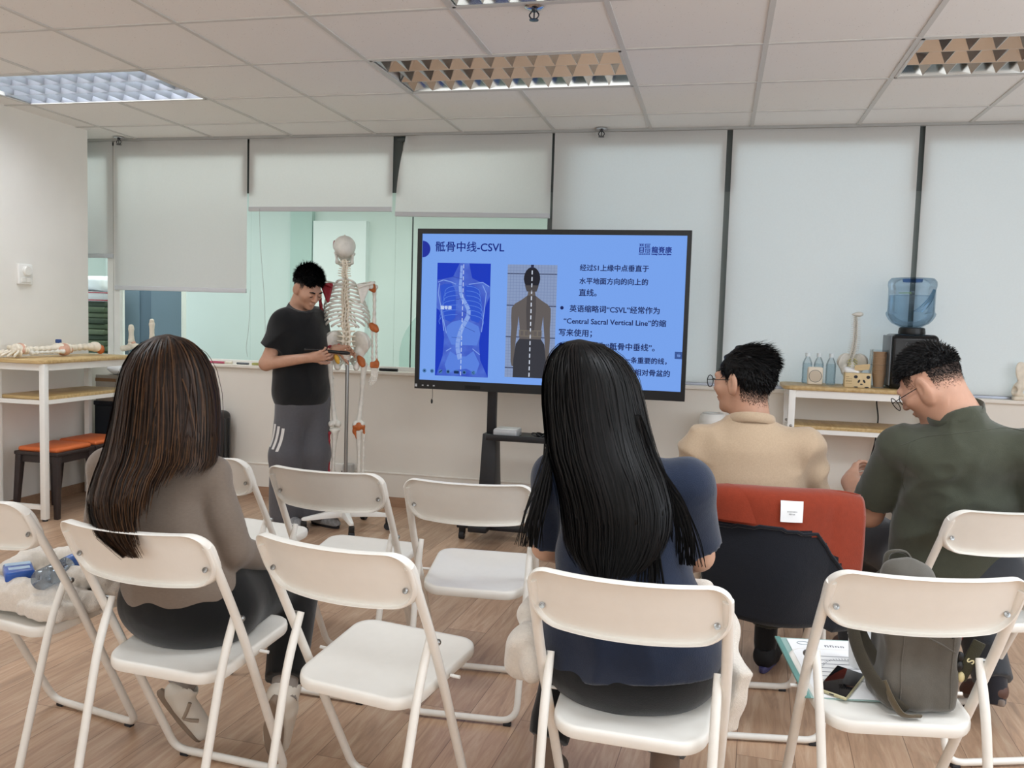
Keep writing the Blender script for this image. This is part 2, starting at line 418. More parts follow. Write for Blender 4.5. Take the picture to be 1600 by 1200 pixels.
def floor_mat():
    m, nt, b = newmat('laminate_planks'); L = nt.links.new; N = nt.nodes.new
    tc = N('ShaderNodeTexCoord'); mp = N('ShaderNodeMapping'); mp.inputs['Rotation'].default_value = (0, 0, math.radians(92.5))
    L(tc.outputs['Object'], mp.inputs['Vector'])
    br = N('ShaderNodeTexBrick'); br.inputs['Scale'].default_value = 1; br.offset = .37; br.offset_frequency = 2
    br.inputs['Brick Width'].default_value = 1.22; br.inputs['Row Height'].default_value = .185
    br.inputs['Mortar Size'].default_value = .0012; br.inputs['Mortar Smooth'].default_value = .2; br.inputs['Bias'].default_value = 0
    br.inputs['Color1'].default_value = (0, 0, 0, 1); br.inputs['Color2'].default_value = (1, 1, 1, 1); br.inputs['Mortar'].default_value = (.5, .5, .5, 1)
    L(mp.outputs['Vector'], br.inputs['Vector'])
    # per-plank offset so that the grain differs from plank to plank
    add = N('ShaderNodeVectorMath'); add.operation = 'MULTIPLY_ADD'; add.inputs[1].default_value = (17.3, 5.1, 3.7)
    L(br.outputs['Color'], add.inputs[0]); L(mp.outputs['Vector'], add.inputs[2])
    st = N('ShaderNodeMapping'); st.inputs['Scale'].default_value = (1.1, 11, 1); L(add.outputs[0], st.inputs['Vector'])
    n = N('ShaderNodeTexNoise'); n.inputs['Scale'].default_value = 2.6; n.inputs['Detail'].default_value = 8; n.inputs['Roughness'].default_value = .62; n.inputs['Distortion'].default_value = 1.1
    L(st.outputs['Vector'], n.inputs['Vector'])
    r = N('ShaderNodeValToRGB'); e = r.color_ramp.elements
    e[0].position = .28; e[0].color = lin('#9d8069'); e[1].position = .74; e[1].color = lin('#cdb399')
    x = e.new(.48); x.color = lin('#b8967b')
    L(n.outputs['Fac'], r.inputs['Fac'])
    tone = N('ShaderNodeMix'); tone.data_type = 'RGBA'; tone.blend_type = 'MULTIPLY'; tone.inputs[0].default_value = 1
    tr = N('ShaderNodeMapRange'); tr.inputs['To Min'].default_value = .84; tr.inputs['To Max'].default_value = 1.06; L(br.outputs['Color'], tr.inputs['Value'])
    L(r.outputs['Color'], tone.inputs[6]); L(tr.outputs['Result'], tone.inputs[7])
    seam = N('ShaderNodeMix'); seam.data_type = 'RGBA'; seam.inputs[7].default_value = lin('#6d5241'); L(br.outputs['Fac'], seam.inputs[0]); L(tone.outputs[2], seam.inputs[6])
    L(seam.outputs[2], b.inputs['Base Color']); b.inputs['Roughness'].default_value = .36; b.inputs['Specular IOR Level'].default_value = .5
    bp = N('ShaderNodeBump'); bp.inputs['Strength'].default_value = .06; bp.inputs['Distance'].default_value = .002; L(n.outputs['Fac'], bp.inputs['Height']); L(bp.outputs['Normal'], b.inputs['Normal'])
    return m
def tile_mat():
    m, nt, b = newmat('mineral_fibre_tile'); L = nt.links.new; N = nt.nodes.new
    tc = N('ShaderNodeTexCoord'); v = N('ShaderNodeTexVoronoi'); v.inputs['Scale'].default_value = 62; L(tc.outputs['Object'], v.inputs['Vector'])
    n = N('ShaderNodeTexNoise'); n.inputs['Scale'].default_value = 25; n.inputs['Detail'].default_value = 5; L(tc.outputs['Object'], n.inputs['Vector'])
    s = N('ShaderNodeMath'); s.operation = 'MULTIPLY_ADD'; s.inputs[1].default_value = .35; L(n.outputs['Fac'], s.inputs[0]); L(v.outputs['Distance'], s.inputs[2])
    r = N('ShaderNodeValToRGB'); e = r.color_ramp.elements; e[0].position = .2; e[0].color = lin('#b3b0ab'); e[1].position = .3; e[1].color = lin('#efeeec')
    L(s.outputs[0], r.inputs['Fac']); L(r.outputs['Color'], b.inputs['Base Color']); b.inputs['Roughness'].default_value = .9
    return m
def blind_mat():
    m = bpy.data.materials.new('roller_blind_fabric'); m.use_nodes = True; nt = m.node_tree; nt.nodes.clear(); L = nt.links.new; N = nt.nodes.new
    o = N('ShaderNodeOutputMaterial'); mx = N('ShaderNodeMixShader'); mx.inputs[0].default_value = .45
    d = N('ShaderNodeBsdfDiffuse'); t = N('ShaderNodeBsdfTranslucent'); t.inputs['Color'].default_value = lin('#e9ebec')
    tc = N('ShaderNodeTexCoord'); w = N('ShaderNodeTexNoise'); w.inputs['Scale'].default_value = 90; w.inputs['Detail'].default_value = 4; L(tc.outputs['Object'], w.inputs['Vector'])
    r = N('ShaderNodeValToRGB'); r.color_ramp.elements[0].color = lin('#e4e3e0'); r.color_ramp.elements[1].color = lin('#eeedea'); L(w.outputs['Fac'], r.inputs['Fac']); L(r.outputs['Color'], d.inputs['Color'])
    bp = N('ShaderNodeBump'); bp.inputs['Strength'].default_value = .05; bp.inputs['Distance'].default_value = .001; L(w.outputs['Fac'], bp.inputs['Height']); L(bp.outputs['Normal'], d.inputs['Normal'])
    L(d.outputs[0], mx.inputs[1]); L(t.outputs[0], mx.inputs[2]); L(mx.outputs[0], o.inputs['Surface'])
    return m
M['floor'] = floor_mat(); M['tile'] = tile_mat(); M['blind'] = blind_mat()
M['glass'] = clear('window_glass', '#f5faf8', .1, .01)
M['pet'] = clear('clear_pet', '#f1f5f7', .3, .06)
M['grid'] = mat('ceiling_tbar', '#cfcecb', .5)

# ------------------------------------------------------------------ camera
def build_camera():
    y, p, r = .2290, .0751, .0302
    f = Vector((-math.sin(y)*math.cos(p), math.cos(y)*math.cos(p), -math.sin(p))); a = Vector((math.cos(y), math.sin(y), 0)); u = a.cross(f)
    R = a*math.cos(r)+u*math.sin(r); U = -a*math.sin(r)+u*math.cos(r)
    cd = bpy.data.cameras.new('camera'); cd.sensor_width = 36; cd.lens = 1362.32/1600*36; cd.clip_start = .05
    o = bpy.data.objects.new('camera', cd); COL.objects.link(o)
    o.matrix_world = Matrix(((R.x, U.x, -f.x, 0), (R.y, U.y, -f.y, 0), (R.z, U.z, -f.z, 1.414), (0, 0, 0, 1)))
    SC.camera = o
build_camera()

# ------------------------------------------------------------------ the shell
CZ = 2.716; WX0, WX1, WY0, WY1 = -5.4, 3.2, -2.6, 6.0
struct('floor', MB().box((WX0-.2, WY0-.2, -.1), (WX1+.2, WY1+.1, 0)), M['floor'])
GX = lambda i: .1575+.66*i
GY = lambda j: 6.058-.4414-.66*(j-1)
TROF = [(-3, 2), (-7, 2), (1, 2), (-2, 4), (-6, 5), (-1, 6), (2, 6), (-3, 9), (1, 9)]     # (column, row) of each light, two tiles wide
occ = {(i+d, j) for i, j in TROF for d in (0, 1)}
ce = MB()
for i in range(-9, 5):
    for j in range(0, 13):
        if (i, j) in occ: continue
        y1 = GY(j) if j else 6.16; y0 = GY(j+1); x0 = max(GX(i), WX0-.1); x1 = min(GX(i+1), WX1+.1)
        if j == 0: y1 = 6.16; y0 = GY(1)
        ce.box((x0, y0, CZ+.004), (x1, y1, CZ+.02))
cl = struct('ceiling', ce, M['tile'])
gb = MB()
for i in range(-9, 6):
    y = 6.1
    for j in range(0, 14):
        y0 = max(GY(j+1), WY0)
        if not any(i == a+1 and j == q for a, q in TROF) and y > y0: gb.box((GX(i)-.012, y0, CZ-.001), (GX(i)+.012, y, CZ+.0045))
        y = y0
for j in range(1, 14): gb.box((WX0, GY(j)-.010, CZ-.0015), (WX1, GY(j)+.010, CZ+.004))
mk('ceiling_grid', gb, M['grid'], cl, smooth=False)
gb = MB().box((WX0-.1, 6.025, CZ-.014), (WX1, 6.06, CZ+.004)); mk('edge_angle', gb, mat('edge_grey', '#a9aaa8', .5), cl, smooth=False)
struct('wall_left', MB().box((WX0, WY0, 0), (-4.655, 5.73, CZ+.01)), M['wall'])
struct('wall_alcove', MB().box((WX0-.2, 5.6, 0), (WX0+.03, 6.2, CZ)), M['wall'])
wb = MB().box((WX0, WY1, 0), (WX1, 6.14, .985)); wb.box((2.42, WY1+.05, .985), (WX1, 6.14, CZ)).box((WX0, 6.1, 2.62), (WX1, 6.14, CZ))
struct('wall_back', wb, M['wall_warm'])
bb = MB().box((-4.655, WY1-.016, .075), (WX1, WY1, .25)); bo = struct('baseboard_back', bb, M['wall_warm'])
mk('baseboard_top', MB().tube([(-4.655, WY1-.012, .25), (WX1, WY1-.012, .25)], .009, 8), M['wall_warm'], bo)
struct('trim_1', MB().box((-4.655, WY1-.012, 0), (WX1, WY1, .075)), mat('wood_skirting', '#a9886f', .45, var=.1, scale=6, stretch=(1, 8, 8)))
struct('baseboard_left', MB().box((-4.655, WY0, 0), (-4.644, 5.741, .07)), bpy.data.materials['wood_skirting'])
struct('trim_2', MB().rbox((WX0, WY1-.03, .975), (WX1, 6.16, 1.0), .006), M['wall_warm'])          # window ledge
# right wall with a window band, plain closed wall behind the camera
wr = MB().box((WX1, WY0, 0), (WX1+.12, 6.14, .85)).box((WX1, WY0, 2.35), (WX1+.12, 6.14, CZ)).box((WX1, WY0, .85), (WX1+.12, -1.6, 2.35)).box((WX1, 4.6, .85), (WX1+.12, 6.14, 2.35))
struct('wall_right', wr, M['wall'])
struct('window_9', MB().box((WX1+.04, -1.6, .85), (WX1+.07, 4.6, .9)).box((WX1+.04, -1.6, 2.3), (WX1+.07, 4.6, 2.35)), M['white'])
struct('wall_rear', MB().box((WX0, WY0-.12, 0), (WX1+.12, WY0, CZ)), M['wall'])

# windows of the back wall
fr = MB()
for x in (-3.504, -2.331, -1.165, .021, 1.203): fr.box((x-.05, 6.066, 2.3), (x+.05, 6.074, CZ))
struct('trim_3', fr, M['dark_alu'])          # dark cover strips at the gaps between the blinds
edges = [WX0, -4.688, -3.504, -2.331, -1.165, .021, 1.203, 2.42]
for n in range(7):
    x0, x1 = edges[n], edges[n+1]
    f = MB().box((x0, 6.075, 1.0), (x1, 6.115, 1.03)).box((x0, 6.075, 2.6), (x1, 6.115, 2.64))
    if n == 0: f.box((x1-.055, 6.06, 1.0), (x1-.004, 6.12, 2.7))
    if n == 1: f.box((x0+.002, 6.06, 1.0), (x0+.055, 6.12, 2.7))
    w = struct('window_%d' % (n+1), f, M['white'])
    if n >= 4: mk('window_frame', MB().box((x0-.03, 6.07, 1.0), (x0+.03, 6.12, 2.7)), mat('grey_mullion', '#616663', .5), w, smooth=False)
    if n == 3: mk('window_frame', MB().box((x0+.13, 6.085, 1.0), (x0+.134, 6.105, 2.7)), M['dark_alu'], w, smooth=False)
    mk('glass_pane', MB().box((x0, 6.09, 1.03), (x1, 6.097, 2.6)), M['glass'], w, smooth=False)

# the room beyond the left windows
mint = mat('mint_wall', '#e2eae7', .7, var=.02, scale=2)
struct('wall_beyond', MB().box((-6.6, 8.4, 0), (-1.0, 8.5, 2.75)), mint); struct('wall_beyond_left', MB().box((-6.7, 6.15, 0), (-6.6, 8.5, 2.75)), mint); struct('wall_beyond_right', MB().box((-1.1, 6.15, 0), (-1.0, 8.5, 2.75)), mint)
struct('floor_beyond', MB().box((-6.6, 6.14, -.02), (-1.0, 8.5, 0)), mat('grey_vinyl', '#b9bdb8', .6)); struct('ceiling_beyond', MB().box((-6.7, 6.15, 2.75), (-1.0, 8.5, 2.8)), M['white'])
struct('door_1', MB().box((-4.08, 8.32, .9), (-3.50, 8.4, 2.35)), mat('bright_white_panel', '#f7fbfb', .6))
struct('trim_4', MB().box((-4.34, 8.33, .02), (-4.10, 8.4, 2.5)), mat('pale_mint_frame', '#c4d8d2', .6))
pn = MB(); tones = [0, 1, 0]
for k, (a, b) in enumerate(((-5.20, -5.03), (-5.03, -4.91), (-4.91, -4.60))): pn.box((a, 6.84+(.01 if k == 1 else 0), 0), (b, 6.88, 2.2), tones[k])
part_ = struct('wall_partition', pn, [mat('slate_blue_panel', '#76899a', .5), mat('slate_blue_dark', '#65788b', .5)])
mk('edge_strip', MB().box((-4.60, 6.83, 0), (-4.585, 6.88, 2.2)), M['white'], part_, smooth=False)
ap = [(-.6, 0), (.6, 0)]+[(.6*math.cos(t), .75+.55*math.sin(t)) for t in np.linspace(0, PI*.62, 14)]+[(-.55, .75)]
tag(mk('divider_screen', MB().prism([(a, b) for a, b in ap], lambda a, b, c: (-2.25-a, 7.6+c, b+.28), .05).box((-2.8, 7.55, 0), (-1.7, 7.75, .3)), mat('mint_screen', '#b7cdc7', .6)), 'rounded pale mint divider screen standing in the room beyond the glass', 'screen')

# ------------------------------------------------------------------ roller blinds
BL = [(-5.2, -4.682, 1.822, 'narrow cream roller blind beside the left pillar, half lowered', 0), (-4.664, -3.512, 1.573, 'wide cream roller blind lowered halfway over the slate blue panel', 1),
      (-3.496, -2.344, 2.19, 'short raised roller blind above the presenter', 2), (-2.319, -1.174, 2.155, 'short raised roller blind with a creased torn upper corner', 3),
      (-1.156, .003, 1.012, 'fully lowered grey roller blind directly behind the screen', 4), (.04, 1.186, 1.012, 'fully lowered roller blind behind the clear bottles and spine model', 5),
      (1.219, 2.38, 1.012, 'fully lowered roller blind at the far end behind the olive shirt', 6)]
for x0, x1, zb, lab, n in BL:
    nz = vnoise(40+n); t = thing('roller_blind', lab, 'blind', ((x0+x1)/2, 6.045, zb), group='roller blinds along the window wall'); W = x1-x0; H = 2.705-zb
    def fn(u, v, n=n, W=W, H=H, nz=nz):
        x = (u-.5)*W; z = v*H
        y = .004*nz(x*1.0, 0, z*.25, 7)*(.35+.65*v) - .003*math.sin(3*x+n)
        if n in (1, 2): y -= .010*v*v*math.exp(-((u-.15)/.10)**2)*math.sin(26*u)
        if n == 3:
            y -= .028*math.exp(-((u-.07)/.06)**2)*max(0, v-.25)*math.sin(20*(u+.12*v))+.012*v*math.exp(-((u-.2)/.15)**2)
            if u < .06: x += .075*(v**2)*(1-u/.06)
            z -= .012*u*(1-v)
        return (x, y, z)
    mk('blind_fabric', MB().grid(fn, 60, 24, thick=.0012), M['blind'], t, ang=80, fix=False)
    br_ = MB().rbox((-W/2, -.009, -.028), (W/2, .009, .006), .004)
    o = mk('bottom_rail', br_, mat('blind_rail', '#cfd2d6', .35) if n < 4 else mat('blind_rail_metal', '#9fa3ad', .3, metal=.6), t)
    if n == 3: o.rotation_euler = (0, .0095, 0); o.location.z = -.005
    mk('roller_tube', MB().tube([(-W/2, .03, H-.02), (W/2, .03, H-.02)], .02, 10), M['dark_alu'], t)
for pts, nm, lab in (([(-3.47, 6.03, 1.57), (-3.48, 6.03, 1.3), (-3.50, 6.03, 1.14), (-3.49, 6.03, 1.06)], 'pull_cord', 'thin pull cord hanging below the half-lowered wide blind'),
                 ([(-3.40, 6.03, 2.18), (-3.39, 6.035, 1.9), (-3.355, 6.035, 1.5), (-3.345, 6.035, 1.25)], 'pull_cord', 'long thin blind cord hanging in front of the clear glass')):
    tag(mk(nm, MB().tube(smooth_path(pts), .002, 6), mat('cord_grey', '#b6beba', .6)), lab, 'cord')

# ------------------------------------------------------------------ recessed louvre lights
tube_on = emit('lamp_tube_lit', '#f2f7ff', 45); tube_off = mat('lamp_tube_unlit', '#f1f1ee', .25)
diff_on = emit('lamp_glow', '#f2f7ff', 3.2)
TL = {(-3, 2): 'recessed louvre ceiling light above the screen, unlit with mirrored cells', (-7, 2): 'recessed louvre ceiling light glowing white above the pillar', (1, 2): 'recessed louvre ceiling light at the right edge, unlit', (-2, 4): 'recessed ceiling light nearest the sprinkler at the top edge of the picture'}
for i, j in TROF:
    lit = (i, j) not in ((-3, 2), (1, 2), (-2, 4))
    seen = (i, j) in TL
    x0, x1, y0, y1 = GX(i)+.012, GX(i+2)-.012, GY(j+1)+.01, GY(j)-.01
    if not seen: continue
    t = thing('ceiling_light', TL[(i, j)], 'light', ((x0+x1)/2, (y0+y1)/2, CZ), group='recessed louvre ceiling lights')
    hx, hy = (x1-x0)/2, (y1-y0)/2
    hs = MB().box((-hx, -hy, .10), (hx, hy, .105)).box((-hx, -hy, 0), (-hx+.006, hy, .1)).box((hx-.006, -hy, 0), (hx, hy, .1)).box((-hx, -hy, 0), (hx, -hy+.006, .1)).box((-hx, hy-.006, 0), (hx, hy, .1))
    mk('housing', hs, M['white'], t, smooth=False)
    rim = MB()
    for a, b in (((-hx, -hy, -.003), (hx, -hy+.014, .002)), ((-hx, hy-.014, -.003), (hx, hy, .002)), ((-hx, -hy, -.003), (-hx+.014, hy, .002)), ((hx-.014, -hy, -.003), (hx, hy, .002))): rim.box(a, b)
    mk('frame', rim, M['grid'], t, smooth=False)
    for k in range(3):
        yy = (k-1)*hy*.62
        mk('lamp_tube', MB().tube([(-hx+.05, yy, .075), (hx-.05, yy, .075)], .013, 10), tube_on if lit else tube_off, t)
    lv = MB(); nr, nc = 3, 11
    for k in range(nr+1):
        yy = -hy+.014+(2*hy-.028)*k/nr; w = .022 if 0 < k < nr else .010
        lv.prism([(-w, .055), (w, .055), (.0012, .002), (-.0012, .002)], lambda a, b, c, yy=yy: (-hx+.014+c, yy+a, b), 2*hx-.028)
    for k in range(nr):
        ya = -hy+.014+(2*hy-.028)*k/nr; off = (k % 2)*.5
        for c_ in range(nc+1):
            xx = -hx+.02+(2*hx-.04)*(c_+off)/nc
            if xx > hx-.03: continue
            lv.prism([(-.024, .052), (.024, .052), (.0012, .004), (-.0012, .004)], lambda a, b, c, xx=xx, ya=ya: (xx+a, ya+c, b), (2*hy-.028)/nr)
    mk('louvre', lv, M['alu'] if (i, j) != (-7, 2) else mat('satin_louvre', '#a4a9b2', .4, metal=.6), t, smooth=False)
for (x, y, lab) in ((-.807, 3.664, 'chrome sprinkler head at the top of the picture above the woman in navy'), (-.828, 6.0, 'small chrome sprinkler head on the ceiling above the screen'), (-4.567, 5.97, 'small sprinkler head by the pillar above the wide blind')):
    t = thing('sprinkler_head', lab, 'sprinkler', (x, y, CZ))
    mk('rosette', MB().lathe([(.042, 0), (.042, -.004), (.030, -.012), (.012, -.014)], n=20), M['chrome'], t)
    sp = MB().lathe([(.011, -.010), (.011, -.022)], n=10)
    for s in (-1, 1): sp.tube(smooth_path([(s*.010, 0, -.02), (s*.020, 0, -.034), (s*.014, 0, -.047), (s*.003, 0, -.052)], 4), .003, 6)
    sp.tube([(0, 0, -.02), (0, 0, -.05)], .003, 6).lathe([(.003, -.05), (.02, -.054), (.02, -.057), (.004, -.058)], n=12)
    mk('deflector', sp, mat('dark_chrome', '#55565a', .25, metal=1), t)
# fan-speed / thermostat plate on the left wall
t = thing('thermostat', 'white wall thermostat with round dial on the left pillar', 'thermostat', (-4.655, 5.095, 1.545))
mk('plate', MB().rbox((0, -.062, 0), (.022, .062, .14), .006), M['white'], t)
Mx = Matrix.Rotation(PI/2, 3, 'Y')
mk('dial', MB().lathe([(.036, 0), (.036, .012), (.030, .018), (.006, .02)], (.022, .005, .094), 24, M=Mx), mat('warm_white_plastic', '#e9e7e1', .4), t)
for s in (-1, 1): mk('switch', MB().rbox((.02, -.02+s*.022, .014), (.028, .017+s*.022, .048), .003), bpy.data.materials['warm_white_plastic'], t)
t = thing('wall_socket', 'white double wall socket low behind the skeleton', 'socket', (-2.70, WY1-.016, .21))
mk('plate', MB().rbox((-.085, -.012, 0), (.085, 0, .09), .004), M['white'], t)
for s in (-1, 1):
    h = MB()
    for dx, dz in ((-.012, .03), (.012, .03), (0, .055)): h.box((s*.04+dx-.004, -.0135, dz-.005), (s*.04+dx+.004, -.0118, dz+.005))
    mk('pin_holes', h, M['ink'], t, smooth=False)
t2 = tag(mk('power_adapter', MB().rbox((-2.645, 5.92, .205), (-2.575, 5.984, .305), .008), mat('grey_plastic', '#b9b9b6', .4)), 'grey power adapter beside the low wall socket', 'adapter')

# ------------------------------------------------------------------ light
def area(name, loc, rot, sx, sy, power, col=(1, 1, 1)):
    l = bpy.data.lights.new(name, 'AREA'); l.shape = 'RECTANGLE'; l.size = sx; l.size_y = sy; l.energy = power; l.color = col
    o = bpy.data.objects.new(name, l); COL.objects.link(o); o.location = loc; o.rotation_euler = rot; return o
CEIL_P = 21
for i, j in TROF:
    if (i, j) in TL: continue
    area('ceiling_lamp', (GX(i+1), (GY(j)+GY(j+1))/2, CZ-.01), (0, 0, 0), 1.25, .6, CEIL_P*(1 if j < 8 else .6), (.90, .96, 1))
area('daylight_side_window', (WX1-.01, 1.5, 1.6), (0, PI/2, 0), 1.45, 6.1, 36, (.90, .96, 1))
area('rear_fill_light', (-1.2, WY0+.01, 1.65), (PI/2, 0, 0), 6.0, 1.4, 46, (.90, .97, 1))  # added fill light on the windowless rear wall, brightens blinds and chair backs
area('louvre_lamp', (GX(-6), (GY(2)+GY(3))/2, CZ+.092), (0, 0, 0), 1.22, .56, 14, (.92, .97, 1))
area('lamp_next_room', (-3.8, 6.55, 2.7), (0, 0, 0), 4.8, .6, 62, (1, .99, .98))
w = bpy.data.worlds.new('world'); SC.world = w; w.use_nodes = True
bg = w.node_tree.nodes['Background']; bg.inputs['Color'].default_value = lin('#dfe9f5'); bg.inputs['Strength'].default_value = 2.5
SC.view_settings.view_transform = 'Standard'; SC.view_settings.look = 'None'; SC.view_settings.gamma = 1; SC.view_settings.exposure = 0
try: SC.view_settings.use_curve_mapping = False
except Exception: pass
SC.cycles.max_bounces = 14; SC.cycles.diffuse_bounces = 6; SC.cycles.glossy_bounces = 8; SC.cycles.transparent_max_bounces = 16
SC.cycles.caustics_reflective = False; SC.cycles.caustics_refractive = False; SC.cycles.sample_clamp_indirect = 4
try: SC.cycles.use_denoising = True
except Exception: pass
# ------------------------------------------------------------------ folding chairs
def make_chair(label):
    t = thing('folding_chair', label, 'chair', group='white folding chairs')
    # backrest: rounded plate bowed to the rear with a rolled rim
    def bp(x, z, off=0):
        y = -.222-.50*(z-.745)-.050*(1-(abs(x)/.232)**2.2)+off
        return Vector((x, y, z))
    zc = .776; out = rrect(.464, .152, (.050, .050, .066, .066), 8); out = resample(out, .014)
    # sag of the lower edge towards the middle
    def o3(a, b, s, off):
        zz = zc+b*s-(.012*(1-(a/.232)**2) if b < 0 else .004*(1-(a/.232)**2))*s
        return bp(a*s, zz, off)
    mb = MB(); rings = []
    for s, off in ((1, .012), (1.0, -.012), (.985, -.0155), (.965, -.014), (.955, -.004), (.93, .002), (.86, .003), (.78, .003), (.68, .003), (.58, .003), (.46, .003), (.34, .003), (.22, .003), (.1, .003), (.02, .003)):
        rings.append([o3(a, b, s, off) for a, b in out])
    front = [[o3(a, b, s, off) for a, b in out] for s, off in ((.02, .009), (.12, .009), (.24, .009), (.36, .009), (.48, .009), (.6, .009), (.7, .009), (.8, .009), (.9, .009), (.97, .016), (.99, .0165), (1, .012))]
    mb.loft(rings, cap=False); mb.loft(front, cap=False)
    n = len(out); mb.add(rings[-1], [tuple(range(n))]); mb.add(front[0], [tuple(range(n))[::-1]])
    mk('backrest', mb, M['plastic'], t, ang=50)
    # seat
    so = [(x*(1-.10*max(0, -(y)/.19)), y) for x, y in rrect(.404, .376, (.055, .055, .07, .07), 8)]
    zs = lambda x, y: .4625+.122*y
    mb = MB(); rings = []
    for s, dz in ((.93, -.030), (.985, -.030), (.998, -.024), (1, -.012), (.993, -.004), (.975, 0), (.93, -.001), (.8, -.005), (.5, -.010), (.2, -.012), (.02, -.012)):
        rings.append([(x*s, y*s, zs(x*s, y*s)+dz) for x, y in so])
    mb.loft(rings); mk('seat', mb, M['plastic'], t, ang=60)
    # front legs: one bent tube from the backrest down to a bar on the floor
    p = [(-.221, -.262, .815), (-.223, -.222, .745), (-.2235, -.124, .565), (-.200, .150, .0165), (.200, .150, .0165), (.2235, -.124, .565), (.223, -.222, .745), (.221, -.262, .815)]
    mk('front_leg_frame', MB().tube(round_path(p, [.03, .1, .05, .05, .1, .03], 6), .0118, 12, sx=1.0, sy=1.12), M['chairtube'], t)
    p = [(-.203, -.118, .592), (-.203, -.172, .47), (-.196, -.286, .0165), (.196, -.286, .0165), (.203, -.172, .47), (.203, -.118, .592)]
    q = round_path(p, [.09, .06, .06, .09], 7)
    rr = [.0118]*len(q); rr[0] = rr[-1] = .010
    mk('rear_leg_frame', MB().tube(q, rr, 12), M['chairtube'], t)
    for s in (-1, 1):
        X = Matrix.Rotation(s*PI/2, 3, 'Y')
        mk('hinge_bolt', MB().lathe([(.0085, -.012), (.0085, .014), (.004, .018)], (s*.218, -.121, .585), 12, M=X), M['steel'], t)
        Rb = Matrix.Rotation(PI/2-.46, 3, 'X')
        mk('screw', MB().lathe([(.0075, 0), (.0075, .003), (.003, .004), (.0025, .0025)], o3(s*.2, -.026, 1, -.002)+Vector((0, -.001, .0)), 12, M=Rb), M['steel'], t)
        for y in (.150, -.286):
            mk('foot_pad', MB().rbox((s*.165-.014, y-.010, 0), (s*.165+.014, y+.010, .012), .003, 2), M['rubber'], t)
        mk('stretcher_pin', MB().tube([(s*.2, .008, .445), (s*.228, .008, .445)], .005, 8), M['white'], t)
    return t
CH = {'A': (-2.066, 2.378, -.194, 'white folding chair holding a fleece blanket, blue pack and water bottle'),
      'B': (-1.430, 2.213, -.076, 'white folding chair under the woman in the taupe cardigan'),
      'C': (-.858, 2.234, -.189, 'empty white folding chair in the nearest row between the two long-haired women'),
      'D': (-1.898, 3.283, -.188, 'empty white folding chair in front of the woman in taupe, half hidden by her arm'),
      'E': (-1.350, 3.169, -.056, 'empty white folding chair before the skeleton stand, its back across the skeleton shins'),
      'F': (-.832, 3.141, .065, 'empty white folding chair in front of the screen stand column'),
      'G': (-.158, 2.194, -.048, 'white folding chair under the woman in the navy t-shirt'),
      'H': (.171, 3.285, .164, 'white folding chair under the man in beige, draped with the orange-lined jacket'),
      'I': (.462, 2.449, .180, 'white folding chair carrying the grey backpack, folder and phone'),
      'J': (.877, 3.329, .345, 'white folding chair under the man in the olive shirt')}
base = None
for k, (x, y, a, lab) in CH.items():
    if base is None: base = make_chair(lab); base.location = (x, y, 0); base.rotation_euler = (0, 0, a)
    else: dup(base, (x, y, 0), a, lab)
def onchair(k, x, y, z=None):
    cx, cy, a, _ = CH[k]
    return (cx+math.cos(a)*x-math.sin(a)*y, cy+math.sin(a)*x+math.cos(a)*y, (.452+.122*y) if z is None else z)

# ------------------------------------------------------------------ bar tables
def bar_table(label, loc, rz, L=.95, D=.42, H=1.055):
    # local x = length, y = depth (0 = front)
    t = thing('bar_table', label, 'table', loc, rz)
    mb = MB(); o = rrect(L, D, .07, 6)
    rings = [[(x*s, y*s, H-.024+z) for x, y in o] for s, z in ((.99, 0), (1, .003), (1, .021), (.99, .024))]; mb.loft(rings)
    mk('tabletop', mb, M['oak'], t, ang=50)
    lx, ly, w = L/2-.055, D/2-.03, .02
    for sx in (-1, 1):
        for sy in (-1, 1):
            g = mk('leg', MB().rbox((sx*lx-w, sy*ly-w, .012), (sx*lx+w, sy*ly+w, H-.024), .003, 2), M['white'], t)
            mk('foot', MB().lathe([(.018, 0), (.018, .013)], (sx*lx, sy*ly, 0), 12), M['rubber'], g)
            mk('bolt', MB().sph((sx*lx, sy*ly-w, .81), (.009, .004, .009), 8), M['steel'], g)
    for z0, z1 in ((H-.07, H-.024), (.765, .792)):
        for sy in (-1, 1): mk('rail', MB().box((-lx+w, sy*ly-.012, z0), (lx-w, sy*ly+.012, z1)), M['white'], t, smooth=False)
        for sx in (-1, 1): mk('rail', MB().box((sx*lx-.012, -ly+w, z0), (sx*lx+.012, ly-w, z1)), M['white'], t, smooth=False)
    for sx in (-1, 1): mk('rail', MB().box((sx*lx-.012, -ly+w, .075), (sx*lx+.012, ly-w, .105)), M['white'], t, smooth=False)
    mk('shelf', MB().rbox((-lx+w, -ly-.005, .792), (lx-w, ly+.005, .814), .003, 2), M['oak'], t)
    return t
bar_table('oak and white metal bar table beside the left pillar under the leg bone model', (-4.40, 5.205, 0), -PI/2, L=.96, D=.42)
bar_table('oak and white metal bar table under the water dispenser and clear bottles', (.90, 5.77, 0), 0, L=.98, D=.42)
